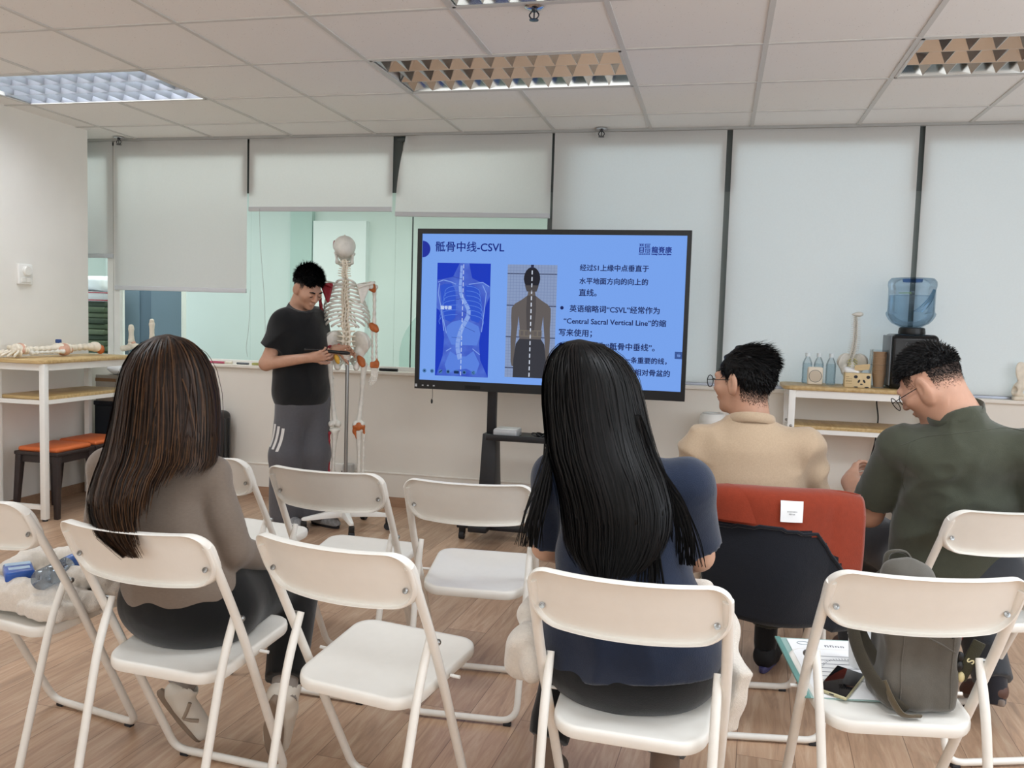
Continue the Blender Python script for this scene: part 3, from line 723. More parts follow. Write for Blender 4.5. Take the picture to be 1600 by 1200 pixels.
def stool(label, loc, rz=0, h=.465):
    t = thing('stool', label, 'stool', loc, rz, 'orange-seated stools')
    mk('cushion', MB().rbox((-.165, -.155, h-.03), (.165, .155, h+.004), .017, 4), M['orange'], t)
    mk('seat_frame', MB().rbox((-.18, -.17, h-.05), (.18, .17, h-.026), .006, 2).box((-.155, -.15, h-.10), (.155, -.13, h-.05)).box((-.155, .13, h-.10), (.155, .15, h-.05)).box((-.16, -.14, h-.10), (-.14, .14, h-.05)).box((.14, -.14, h-.10), (.16, .14, h-.05)), M['darkwood'], t)
    for sx in (-1, 1):
        for sy in (-1, 1):
            g = MB(); a = Vector((sx*.152, sy*.142, h-.05)); b = Vector((sx*.176, sy*.162, 0)); rings = []
            for p, w in ((b, .015), (a, .022)): rings.append([(p.x-w, p.y-w, p.z), (p.x+w, p.y-w, p.z), (p.x+w, p.y+w, p.z), (p.x-w, p.y+w, p.z)])
            mk('leg', g.loft(rings), M['darkwood'], t, bevel=.003)
    return t
stool('orange-topped dark wooden stool pushed under the left bar table, nearer the front', (-4.345, 5.02, 0), PI/2)
stool('orange-topped dark wooden stool under the left bar table, partly behind the other stool', (-4.36, 5.41, 0), PI/2)
stool('orange-topped dark wooden stool beside the man in the olive shirt, below the right table shelf', (1.12, 5.70, 0), 0)
stool('dark wooden stool of which one leg shows under the chair with the orange-lined jacket', (.60, 4.28, 0), .2)

# ------------------------------------------------------------------ storage behind the left table
t = thing('storage_box', 'dark blue storage box in the corner behind the left table', 'box', (-4.46, 5.87, 0))
mk('body', MB().rbox((-.17, -.115, 0), (.20, .115, .66), .012), mat('dark_blue_plastic', '#1b222c', .5), t)
mk('lid', MB().rbox((-.175, -.12, .655), (.205, .12, .69), .008), bpy.data.materials['dark_blue_plastic'], t)
t = thing('carton', 'grey printed carton lying on the dark storage box in the corner', 'carton', (-4.46, 5.87, .69))
mk('body', MB().rbox((-.16, -.11, 0), (.20, .11, .20), .004, 2), mat('grey_carton', '#a9a49c', .7, var=.05), t)
mk('print', MB().prism([(.0, .03), (.05, .02), (.09, .10), (.16, .13), (.20, .185), (.13, .19), (.06, .13), (.02, .10)], lambda a, b, c: (a, -.111-c, b), .001), mat('blue_print', '#31568a', .6), t, smooth=False)
mk('tape', MB().box((-.161, -.1115, .15), (.02, -.1098, .175)), mat('brown_tape', '#8b6a4c', .5), t, smooth=False)
F = Field(); F.ell((0, 0, .03), (.13, .09, .035), k=.02).ell((.06, .02, .05), (.08, .06, .025), k=.02).ell((-.07, -.02, .045), (.06, .06, .02), k=.02)
nz = vnoise(3); F.disp = lambda x, y, z: .006*nz(x, y, z, 45); F.clip((0, 0, .002), (0, 0, -1))
o = skin('plastic_bag', [F.mesh(.006)], mat('white_bag', '#e6e7ea', .35, sheen=.2)); o.location = (-4.44, 5.86, .89); tag(o, 'crumpled white plastic bag on top of the grey carton', 'bag')
t = thing('suitcase', 'black hard-shell suitcase standing against the low wall', 'suitcase', (-3.75, 5.83, 0))
mk('shell', MB().rbox((-.19, -.12, .03), (.19, .12, .655), .05, 5), M['black'], t)
rb = MB()
for x in (-.13, -.065, 0, .065, .13): rb.rbox((x-.012, -.126, .08), (x+.012, .126, .61), .006, 2)
for y in (-.06, 0, .06): rb.rbox((-.196, y-.01, .09), (.196, y+.01, .60), .006, 2)
mk('ribs', rb, mat('black_gloss', '#17181b', .28), t)
mk('handle', MB().tube(round_path([(-.06, 0, .65), (-.06, 0, .685), (.06, 0, .685), (.06, 0, .65)], .015), .009, 8), M['black'], t)
for sx in (-1, 1):
    for sy in (-1, 1): mk('wheel', MB().tube([(sx*.15-.015, sy*.09, .025), (sx*.15+.015, sy*.09, .025)], .025, 14), M['rubber'], t)
# beyond the glass on the left: stacked green mats, a red-edged box and a white cushion
gm = [mat('green_mat_%d' % k, c, .8, var=.08) for k, c in enumerate(('#4f5b45', '#3c4738', '#5c6650'))]
z = .0; k = 0; ps = mk('mat_stand', MB().box((-5.74, 6.64, 0), (-5.23, 7.13, .62)), mat('stand_grey', '#71767a', .6)); tag(ps, 'plain grey stand under the green folded mats behind the glass', 'stand'); z = .62
while z < 1.43:
    h = .048; o = mk('folded_mat', MB().rbox((-5.73+.01*math.sin(k*2.1), 6.65+.008*math.sin(k*3.3), 0), (-5.235+.008*math.sin(k*1.7), 7.12, h), .014, 3), gm[k % 3], loc=(0, 0, z))
    tag(o, 'dark green folded mat in the stack behind the narrow window', 'mat', 'stacked green mats behind the narrow window'); z += h+.001; k += 1
t = thing('flat_box', 'white flat box with red edges on top of the green mats', 'box', (-5.48, 6.88, z))
mk('body', MB().rbox((-.25, -.235, 0), (.245, .235, .085), .004, 2), mat('box_white', '#c9c8cc', .5), t)
for zz in (.006, .072): mk('red_stripe', MB().box((-.252, -.237, zz), (.247, .237, zz+.010)), mat('box_red', '#a02f3c', .5), t, smooth=False)
F = Field(); F.box((0, 0, .07), (.2, .19, .02), rd=.045); nz = vnoise(8); F.disp = lambda x, y, z: .007*nz(x, y, z, 28)
o = skin('pillow', [F.mesh(.009)], mat('white_cotton', '#e9ebee', .85, bump=.1, bscale=200)); o.location = (-5.49, 6.88, z+.087); tag(o, 'white pillow lying on the red-edged box behind the glass', 'pillow')
o = mk('handset', MB().rbox((-.04, -.06, 0), (.04, .06, .045), .015), M['black']); o.location = (-5.29, 6.88, z+.087+.125); tag(o, 'small black handset on top of the white pillow', 'device')

# ------------------------------------------------------------------ the big screen
TVX0, TVX1, TVZ0, TVZ1, TVY = -1.886, -.173, .946, 1.966, 5.32
tv = thing('display_screen', 'large black-framed touch display showing a blue slide about the CSVL line', 'screen', ((TVX0+TVX1)/2, TVY, TVZ0))
cx = (TVX0+TVX1)/2; W2 = (TVX1-TVX0)/2; TH = TVZ1-TVZ0
SX0, SX1, SZ0, SZ1 = -1.857-cx, -.199-cx, 1.003-TVZ0, 1.935-TVZ0
fr = MB(); 
for lo, hi in (((-W2, 0, 0), (W2, .05, SZ0)), ((-W2, 0, SZ1), (W2, .05, TH)), ((-W2, 0, SZ0), (SX0, .05, SZ1)), ((SX1, 0, SZ0), (W2, .05, SZ1)), ((-W2+.01, .03, .01), (W2-.01, .07, TH-.01))): fr.box(lo, hi)
mk('bezel', fr, M['black'], tv, smooth=False)
mk('glass_panel', MB().box((SX0, .012, SZ0), (SX1, .02, SZ1)), emit('slide_blue', '#78a4ef', .96), tv, smooth=False)
P = lambda u, v: (SX0+u*(SX1-SX0), SZ1-v*(SZ1-SZ0)); SWd, SHt = SX1-SX0, SZ1-SZ0
def slab(name, polys, mats_, layer, parent=tv):
    mb = MB()
    for poly, mi in polys:
        q = [P(u, v) for u, v in poly]; ar = sum(q[i][0]*q[(i+1) % len(q)][1]-q[(i+1) % len(q)][0]*q[i][1] for i in range(len(q)))
        if ar < 0: q = q[::-1]
        mb.add([(a, .012-.0004*layer, b) for a, b in q], [tuple(range(len(q)))], mi)
    return mk(name, mb, mats_, parent, smooth=False, fix=False)
def quad(u0, v0, u1, v1): return [(u0, v0), (u1, v0), (u1, v1), (u0, v1)]
def line(u0, v0, u1, v1, w): 
    du, dv = (u1-u0)*SWd, (v1-v0)*SHt; L = math.hypot(du, dv); nx, ny = -dv/L*w/2/SWd, du/L*w/2/SHt
    return [(u0+nx, v0+ny), (u1+nx, v1+ny), (u1-nx, v1-ny), (u0-nx, v0-ny)]
def disc(u, v, r, n=20, a0=0, a1=2*PI): return [(u+r*math.cos(a0+(a1-a0)*k/n)/SWd, v+r*math.sin(a0+(a1-a0)*k/n)/SHt) for k in range(n+1 if a1-a0 < 6.2 else n)]
ink = emit('slide_ink', '#18265f', .9); navy = emit('slide_title_blue', '#152a86', .9)
def slide_text(body, u0, v0, u1, m=ink, bold=0, layer=2):
    v, f = text_mesh(body, width=(u1-u0)*SWd, bold=bold)
    x, z = P(u0, v0); n = len(v); V = []; F_ = []
    for i, (dx, dz) in enumerate(((0, 0), (.0011, 0), (-.0011, 0), (0, .0009), (0, -.0009))): V += [(x+a+dx, .012-.0004*layer-.00001*i, z+b+dz) for a, b, _ in v]; F_ += [tuple(q+n*i for q in p) for p in f]
    mk('slide_lettering', (V, F_), m, tv, smooth=False, fix=False)
slide_text('骶骨中线-CSVL', .0543, .113, .3241, navy, 0)
slide_text('经过S1上缘中点垂直于', .615, .230, .8674)
slide_text('水平地面方向的向上的', .615, .3165, .8661)
slide_text('直线。', .615, .3945, .680)
slide_text('英语缩略词“CSVL”经常作为', .5822, .5005, .9125)
slide_text('“Central Sacral Vertical Line”的缩', .5614, .581, .9371)
slide_text('写来使用；', .5448, .661, .668)
slide_text('中文表示为“骶骨中垂线”。', .5826, .7415, .9001)
slide_text('是评估脊柱侧弯的时候一条重要的线，', .5448, .824, .9455)
slide_text('它可以用来判断整个脊柱相对骨盆的', .5448, .9035, .9588)
slide_text('龍脊康', .8751, .1075, .9465, navy, 0)
slide_text('Loong Care the Spine', .8755, .1235, .945, navy, 0)
slab('bullet', [(disc(.5526, .4792, .011), 0), (disc(.5529, .7199, .011), 0)], ink, 2)
slab('title_dot', [([(0, .1041+.0565*math.sin(a)) if False else (max(0, .0015+.0555*SHt*math.cos(a)/SWd), .1041+.0565*math.sin(a)) for a in np.linspace(-PI/2, PI/2, 20)], 0)], emit('slide_dot', '#2434a4', .9), 1)
# square emblem built of bars beside the name
lg = []; u0, v0, u1, v1 = .8287, .0541, .8701, .1237; E_ = lambda a, b, c, d: lg.append((quad(u0+(u1-u0)*a, v0+(v1-v0)*b, u0+(u1-u0)*c, v0+(v1-v0)*d), 0))
for q in ((.02, 0, .45, .06), (.1, .06, .18, .16), (.28, .06, .36, .16), (.02, .16, .45, .22), (.04, .3, .12, .8), (.04, .3, .44, .36), (.36, .3, .44, .8), (.12, .45, .36, .5), (.12, .6, .36, .65), (.12, .74, .36, .8),
          (.52, 0, 1, .06), (.52, .06, .58, .42), (.62, .12, .95, .18), (.62, .24, .95, .3), (.58, .36, 1, .42), (.52, .48, 1, .54), (.56, .54, .62, .8), (.9, .54, .97, .8), (.68, .6, .86, .66), (.68, .72, .86, .8),
          (0, .86, 1, .9), (0, .96, 1, 1), (.1, .86, .14, 1), (.3, .86, .34, 1), (.5, .86, .54, 1), (.7, .86, .74, 1), (.9, .86, .94, 1)): E_(*q)
slab('emblem', lg, navy, 2)
# the x-ray picture
xa, ya, xb, yb = .0628, .196, .2745, .966
Xp = lambda a, b: (xa+(xb-xa)*a, ya+(yb-ya)*b)
def xray():
    m, nt, b = newmat('xray_film'); L = nt.links.new; N = nt.nodes.new
    tc = N('ShaderNodeTexCoord'); n = N('ShaderNodeTexNoise'); n.inputs['Scale'].default_value = 9; n.inputs['Detail'].default_value = 6; L(tc.outputs['Object'], n.inputs['Vector'])
    r = N('ShaderNodeValToRGB'); e = r.color_ramp.elements; e[0].position = .3; e[0].color = lin('#1a3fc0'); e[1].position = .75; e[1].color = lin('#4f78de'); L(n.outputs['Fac'], r.inputs['Fac'])
    L(r.outputs['Color'], b.inputs['Emission Color']); b.inputs['Emission Strength'].default_value = .9; b.inputs['Base Color'].default_value = (0, 0, 0, 1)
    return m
cols = [xray(), emit('xray_deep', '#1b3cc4', .9), emit('xray_lung', '#2f57d2', .9), emit('xray_soft', '#5d86e6', .9), emit('xray_bone', '#8aaaf0', .9), emit('xray_light', '#c7d9fb', .9), emit('xray_dark', '#233a9a', .9)]
pl = [(quad(xa, ya, xb, yb), 1)]; slab('xray_picture', pl, cols, 1)
body = [Xp(a, b) for a, b in ((0, .15), (.12, .14), (.3, .12), (.38, .04), (.42, 0), (.6, 0), (.62, .05), (.66, .13), (.85, .17), (1, .2), (1, .28), (.9, .4), (.86, .55), (.82, .7), (.85, .85), (1, 1), (.02, 1), (.14, .82), (.16, .66), (.12, .5), (.06, .42), (0, .40))]
pl = [(body, 0)]
lungL = [Xp(a, b) for a, b in ((.06, .2), (.14, .185), (.28, .18), (.35, .24), (.37, .36), (.36, .48), (.28, .52), (.17, .5), (.1, .36))]
lungR = [Xp(a, b) for a, b in ((.52, .2), (.66, .185), (.78, .22), (.85, .32), (.86, .46), (.8, .52), (.66, .5), (.6, .4), (.54, .3))]
slab('xray_picture', pl, cols, 2); slab('xray_picture', [(lungL, 2), (lungR, 2)], cols, 3)
pl = [([Xp(a, b) for a, b in ((.2, .62), (.2, .56), (.3, .52), (.45, .5), (.62, .51), (.8, .55), (.84, .62), (.78, .72), (.3, .72))], 3)]
pl += [([Xp(a, b) for a, b in ((.18, .9), (.28, .78), (.42, .82), (.58, .82), (.72, .77), (.84, .88), (.78, .97), (.6, .93), (.4, .94), (.24, .98))], 3)]
slab('xray_picture', pl, cols, 3)
pl = []
spine = [(.46, .02), (.455, .08), (.45, .14), (.44, .20), (.45, .26), (.49, .31), (.56, .36), (.61, .41), (.61, .46), (.56, .51), (.51, .55), (.47, .60), (.44, .65), (.42, .70), (.42, .75), (.44, .80), (.47, .85)]
for k in range(len(spine)-1):
    (a, b), (c, d) = spine[k], spine[k+1]; w = .006+.022*min(1, .45+k/14)
    A, B = Xp(a, b), Xp(c, d); pl.append((line(A[0], A[1], A[0]+(B[0]-A[0])*.93, A[1]+(B[1]-A[1])*.93, w), 4))
for s, ax_, ay in ((0, .38, .185), (1, .56, .185)):
    for k in range(7):
        pp = []
        for t_ in np.linspace(0, 1, 8):
            a = (.40-.33*math.sin(t_*1.9)*(.75+.05*k)) if s == 0 else (.56+.34*math.sin(t_*1.9)*(.75+.04*k)); b = .2+.042*k+.09*t_*t_; pp.append(Xp(a, b))
        for A, B in zip(pp, pp[1:]): pl.append((line(A[0], A[1], B[0], B[1], .0035), 3))
for q in (((.02, .17), (.12, .15), (.26, .165), (.36, .185)), ((.98, .2), (.86, .165), (.72, .175), (.6, .185)), ((.05, .18), (.03, .27), (.10, .42), (.15, .6)), ((.86, .19), (.93, .26), (.9, .42), (.86, .6)), ((.14, .5), (.2, .62)), ((.2, .78), (.3, .75)), ((.7, .75), (.84, .8))):
    for A, B in zip(q, q[1:]): A, B = Xp(*A), Xp(*B); pl.append((line(A[0], A[1], B[0], B[1], .005), 4))
for k in range(19):
    A, B = Xp(.497-.0005*k, .01+.0525*k), Xp(.497-.0005*k, .045+.0525*k); pl.append((line(A[0], A[1], B[0], B[1], .005), 5))
for (a, b, c, d) in ((.3, .12, .5, .14), (.34, .33, .5, .30), (.52, .555, .74, .6), (.3, .655, .5, .66), (.5, .42, .66, .46)): A, B = Xp(a, b), Xp(c, d); pl.append((line(A[0], A[1], B[0], B[1], .0022), 6))
slab('xray_picture', pl, cols, 4)
slide_text('龍脊康', .080, .509, .124, cols[5], 0, 5)
# posture photograph: person seen from behind before a grid
pa, pb, pc, pd = .3405, .1995, .5305, .9545
Q = lambda a, b: (pa+(pc-pa)*a, pb+(pd-pb)*b)
pm = [emit('photo_grid_paper', '#8d9fc4', .9), emit('photo_grid_line', '#6f82ad', .9), emit('photo_band', '#2f3350', .9), emit('photo_skin', '#655f5e', .9), emit('photo_hair', '#25252e', .9), emit('photo_trousers', '#3a3b43', .9), emit('photo_white', '#dbe4f4', .9), emit('photo_skin_dark', '#4f4b4d', .9), emit('photo_blur', '#756e66', .9)]
slab('posture_photo', [(quad(pa, pb, pc, pd), 0)], pm, 1)
pl = [(quad(*Q(k/16-.002, 0), *Q(k/16+.003, 1)), 1) for k in range(1, 16)]+[(quad(*Q(0, k/38-.001), *Q(1, k/38+.001)), 1) for k in range(1, 38)]
pl += [(quad(*Q(0, b-.004), *Q(1, b+.004)), 2) for b in (.08, .36, .64, .915)]
slab('posture_photo', pl, pm, 2)
sy_ = lambda L: [Q(.5+a, b) for a, b in L]+[Q(.5-a, b) for a, b in L[::-1]]
arms = sy_([(.06, .2), (.08, .27), (.2, .31), (.33, .345), (.395, .38), (.40, .46), (.39, .56), (.40, .66), (.39, .76), (.385, .86), (.36, .9), (.32, .9), (.31, .78), (.29, .66), (.26, .52), (.25, .45), (.23, .52), (.21, .62), (.24, .7)])
legs = sy_([(.22, .655), (.29, .70), (.33, .84), (.335, 1)])
head = [Q(.5+.165*math.cos(a)*(1-.12*max(0, math.sin(a))), .125+.105*math.sin(a)) for a in np.linspace(0, 2*PI, 24, endpoint=False)]
slab('posture_photo', [(arms, 3)], pm, 3)
slab('posture_photo', [(legs, 5), (head, 4), (quad(*Q(.27, .575), *Q(.73, .635)), 8)]+[(sy_([(.09, .27), (.1, .4), (.07, .62)]), 7)], pm, 4)
slab('posture_photo', [([Q(.36, .18), Q(.64, .18), Q(.60, .235), Q(.40, .235)], 7), (quad(*Q(.47, 0), *Q(.53, .03)), 2)]+[(line(*Q(.5, .05+.0565*k), *Q(.5, .085+.0565*k), .0065), 6) for k in range(17)]+[(quad(*Q(.3+.09*k, .585), *Q(.36+.09*k, .625)), 3) for k in range(5)], pm, 5)
# toolbar at the lower edge, page tab at the right
tb = [emit('tool_disc', '#4d7fb5', .9), emit('tool_mark', '#16305e', .9)]
ic = [.02, .0509, .0854, .116, .1495, .1807, .2175]
pl = [(disc(u, .937, .013), 0) for u in ic]; slab('toolbar', pl, tb, 5)
pl = []
for k, u in enumerate(ic):
    if k < 2: pl.append((disc(u, .937, .0055, 10), 1))
    elif k == 4: pl.append((quad(u-.010, .929, u+.010, .947), 1))
    elif k == 2: pl.append((line(u-.006, .945, u+.006, .929, .006), 1))
    elif k == 6: pl += [(line(u+.003, .928, u-.004, .937, .003), 1), (line(u-.004, .937, u+.003, .946, .003), 1)]
    else: pl.append((disc(u, .937, .008, 10), 1))
slab('toolbar', pl, tb, 6)
slab('page_tab', [(quad(.9735, .742, 1, .789), 0), (disc(.988, .765, .011), 1)], [emit('tab_blue', '#3c5a9c', .9), emit('tab_light', '#7ba0e8', .9)], 3)
bt = MB()
for x in (.05, .085, .125): bt.rbox((-W2+x, -.002, .018), (-W2+x+.012, .002, .026), .001, 1)
bt.rbox((-W2+.004, -.002, .012), (-W2+.018, .002, .03), .001, 1)
mk('port_labels', bt, mat('label_grey', '#b9bcc0', .4), tv)
mk('speaker_slot', MB().box((-W2+.34, -.0015, .012), (-W2+.44, .002, .034)), mat('slot_black', '#050506', .8), tv, smooth=False)
tag(mk('hanging_cord', MB().tube(smooth_path([(-1.762, 5.315, .95), (-1.760, 5.313, .90), (-1.764, 5.313, .878)]), .0016, 6).sph((-1.764, 5.313, .868), (.007, .007, .016), 10), M['black']), 'short black dangling lanyard under the left corner of the screen', 'lanyard')
st = thing('screen_stand', 'black wheeled stand carrying the large display', 'stand', (cx, 5.42, 0))
for s in (-1, 1):
    xx = s*.36
    g = MB(); rings = []
    for z, a, d in ((.11, .064, .10), (.40, .052, .075), (.672, .045, .055)): rings.append([(xx-a, -d, z), (xx+a*.95, -d, z), (xx+a*.95, d, z), (xx-a, d, z)])
    mk('column', g.loft(rings), M['blackmetal'], st, bevel=.004)
    mk('mast', MB().rbox((xx-.029, -.02, .66), (xx+.029, .02, 1.55), .004, 2), M['blackmetal'], st)
    mk('base_rail', MB().rbox((xx-.06, -.30, .085), (xx+.06, .30, .125), .008, 2), M['blackmetal'], st)
mk('base_bar', MB().rbox((-.53, -.17, .075), (.53, -.10, .105), .006, 2).rbox((-.53, .10, .075), (.53, .17, .105), .006, 2), M['blackmetal'], st)
mk('shelf', MB().rbox((-.345, -.20, .652), (.345, .12, .672), .004, 2).rbox((-.345, -.205, .652), (.345, -.195, .69), .003, 2), M['blackmetal'], st)
mk('mount', MB().rbox((-.45, -.045, 1.3), (.45, -.02, 1.36), .004, 2).rbox((-.45, -.045, 1.55), (.45, -.02, 1.60), .004, 2), M['blackmetal'], st)
for sx in (-1, 1):
    for y in (-.135, .135):
        c = mk('caster', MB().rbox((sx*.5-.02, y-.016, .038), (sx*.5+.02, y+.016, .078), .006, 2).lathe([(.008, .07), (.008, .085)], (sx*.5, y, 0), 8), M['black'], st)
        mk('wheel', MB().tube([(sx*.5-.016, y-.008, .026), (sx*.5+.016, y-.008, .026)], .026, 16), M['rubber'], c)
        mk('hub', MB().tube([(sx*.5-.018, y-.008, .026), (sx*.5+.018, y-.008, .026)], .010, 10), M['steel'], c)
t = thing('mini_box', 'small silver media box on the shelf of the screen stand', 'device', (-1.262, 5.33, .673))
mk('case', MB().rbox((-.075, -.075, 0), (.075, .075, .045), .006), mat('silver_case', '#b9bbbe', .35, metal=.3), t)
mk('lid', MB().rbox((-.07, -.07, .044), (.07, .07, .049), .003, 2), mat('pale_case', '#dcdcda', .4), t)
pp = []
for k in range(60):
    a = k*.55; pp.append((-1.02+.05*math.cos(a)+.03*math.sin(k*.37), 5.33+.035*math.sin(a*1.1), .68+.012*(1+math.sin(k*.9))))
tag(mk('cable_bundle', MB().tube(smooth_path(pp, 3), .004, 6), M['black']), 'tangled black cable bundle on the screen stand shelf', 'cable')
tag(mk('power_cable', MB().tube(smooth_path([(-1.065, 5.47, .95), (-1.062, 5.5, .80), (-1.06, 5.52, .70), (-1.065, 5.55, .55), (-1.075, 5.56, .40), (-1.09, 5.57, .25), (-1.10, 5.6, .06), (-1.12, 5.75, .012), (-1.2, 5.9, .012)]), .005, 8), M['black']), 'black power cable hanging from the screen to the floor', 'cable')
# ------------------------------------------------------------------ people
SK = {'a': mat('skin_light', '#c99f86', .5, var=.04, scale=30, sss=.12), 'b': mat('skin_tan', '#b98f78', .5, var=.05, scale=30, sss=.12), 'c': mat('skin_warm', '#bf937c', .5, var=.05, scale=30, sss=.12)}
def cloth(name, col, var=.05, scale=60, bump=.25, bs=420, rough=.85, sheen=.25, stretch=None, fold=.16, fs=7):
    m = mat(name, col, rough, var=var, scale=scale, bump=bump, bscale=bs, sheen=sheen, spec=.25, stretch=stretch)
    nt = m.node_tree; b = nt.nodes['Principled BSDF']; old = b.inputs['Normal'].links[0].from_node
    tc = nt.nodes.new('ShaderNodeTexCoord'); n = nt.nodes.new('ShaderNodeTexNoise'); n.inputs['Scale'].default_value = fs; n.inputs['Detail'].default_value = 2.5; n.inputs['Distortion'].default_value = .5
    nt.links.new(tc.outputs['Object'], n.inputs['Vector']); bp = nt.nodes.new('ShaderNodeBump'); bp.inputs['Strength'].default_value = fold; bp.inputs['Distance'].default_value = .03
    nt.links.new(n.outputs['Fac'], bp.inputs['Height']); nt.links.new(old.outputs['Normal'], bp.inputs['Normal']); nt.links.new(bp.outputs['Normal'], b.inputs['Normal'])
    return m
hair_black = [mat('black_hair_%d' % i, c, r, spec=.22, var=.2, scale=60) for i, (c, r) in enumerate((('#080708', .5), ('#0e0c0d', .45), ('#040404', .6)))]
hair_brown = [mat('brown_hair_%d' % i, c, r, spec=.2, var=.25, scale=50) for i, (c, r) in enumerate((('#2d1f17', .45), ('#46301f', .42), ('#1a120d', .5)))]
A3 = lambda *p: np.array(p, float)
def head(F, c, R, s=1.0, neck=None, wide=1.0):
    c = np.array(c); R = np.array(R); L = lambda x, y, z: c+R @ (A3(x*wide, y, z)*s); r3 = lambda a, b, d: (a*s*wide, b*s, d*s)
    F.ell(L(0, -.015, .028), r3(.075, .093, .086), R, .02).ell(L(0, .030, -.030), r3(.060, .060, .076), R, .03).ell(L(0, .034, -.074), r3(.047, .050, .037), R, .025)
    F.ell(L(0, .074, -.094), r3(.022, .018, .017), R, .02).cap(L(-.034, .082, .022), L(.034, .082, .022), .011*s, .011*s, .02)
    F.cap(L(0, .091, .008), L(0, .108, -.026), .007*s, .0115*s, .012).ell(L(.012, .098, -.031), r3(.008, .010, .007), R, .008).ell(L(-.012, .098, -.031), r3(.008, .010, .007), R, .008)
    for q in (-1, 1):
        F.ell(L(q*.033, .099, .001), r3(.017, .012, .011), R, .012, sub=True).ell(L(q*.032, .080, .0), r3(.0135, .012, .0115), R, .006)
        F.ell(L(q*.043, .055, -.022), r3(.027, .028, .026), R, .03)
        Re = R @ rot3(0, 0, q*.35); F.ell(L(q*.081, -.006, -.008), (.010*s, .022*s, .037*s), Re, .008).ell(L(q*.091, .002, -.006), (.007*s, .011*s, .020*s), Re, .006, sub=True).ell(L(q*.076, .004, -.034), (.007*s, .009*s, .010*s), Re, .008)
    F.ell(L(0, .091, -.0575), r3(.023, .010, .0055), R, .006).ell(L(0, .089, -.0665), r3(.019, .010, .006), R, .006)
    if neck is not None: F.cap(L(0, -.022, -.055), neck, .056*s*wide, .062*s*wide, .04)
    return L
def hand(F, w, f, n, thumb, s=1.0, curl=(.5, .55, .6, .65), tcurl=.35, spread=.06):
    """w wrist, f finger direction, n palm normal (the side fingers curl to), thumb = +1/-1 side"""
    w = np.array(w, float); f = np.array(f, float)/np.linalg.norm(f); n = np.array(n, float); n = n-f*(n @ f); n /= np.linalg.norm(n); x = np.cross(f, n)*thumb
    F.cap(w, w+f*.03*s, .023*s, .026*s, .02)
    F.cap(w+f*.03*s+x*.020*s, w+f*.085*s+x*.026*s, .0155*s, .0135*s, .02).cap(w+f*.03*s-x*.016*s, w+f*.078*s-x*.026*s, .0155*s, .012*s, .02).cap(w+f*.03*s, w+f*.085*s, .0155*s, .0135*s, .02)
    for i, (o, L, r) in enumerate(((.030, .072, .0088), (.010, .080, .009), (-.010, .074, .0086), (-.029, .058, .0075))):
        p = w+f*(.088-.004*abs(i-1))*s+x*o*s; d = f+x*(o*spread/.03); d /= np.linalg.norm(d); a = curl[i]
        for k, q in enumerate((.46, .31, .23)):
            a_ = a*(k*.85+.45); dd = d*math.cos(a_)+n*math.sin(a_); e = p+dd*L*q*s; F.cap(p, e, (r-.0007*k)*s, (r-.0007*(k+1))*s, .005); p = e
    p = w+f*.028*s+x*.024*s; d = f*.62+x*.72+n*.30; d /= np.linalg.norm(d)
    for k, q in enumerate((.042, .032, .026)):
        dd = d*math.cos(tcurl*k)+(n*.7+f*.5)*math.sin(tcurl*k); dd /= np.linalg.norm(dd); e = p+dd*q*s; F.cap(p, e, (.0125-.0016*k)*s, (.0115-.0018*k)*s, .010); p = e
def blades(mb, roots, dirs, lens, w0, seg=4, droop=0, bend=None, mats=3, nrm=None):
    """tapering hair blades"""
    for k in range(len(roots)):
        p = Vector(roots[k]); d = Vector(dirs[k]).normalized(); n = Vector(nrm[k]) if nrm is not None else Vector((0, 0, 1)); vs = []
        side = d.cross(n); side = side.normalized() if side.length > 1e-4 else d.orthogonal().normalized(); L = lens[k]/seg
        for i in range(seg+1):
            w = w0*(1-(i/seg)**2*.92); vs += [p-side*w/2, p+side*w/2+n*w*.15]
            if bend is not None: d = (d+Vector(bend[k])/seg)
            d = (d+Vector((0, 0, -droop/seg))).normalized(); p = p+d*L
        mb.add(vs, [(2*i, 2*i+1, 2*i+3, 2*i+2) for i in range(seg)], int(rng.integers(0, mats)))
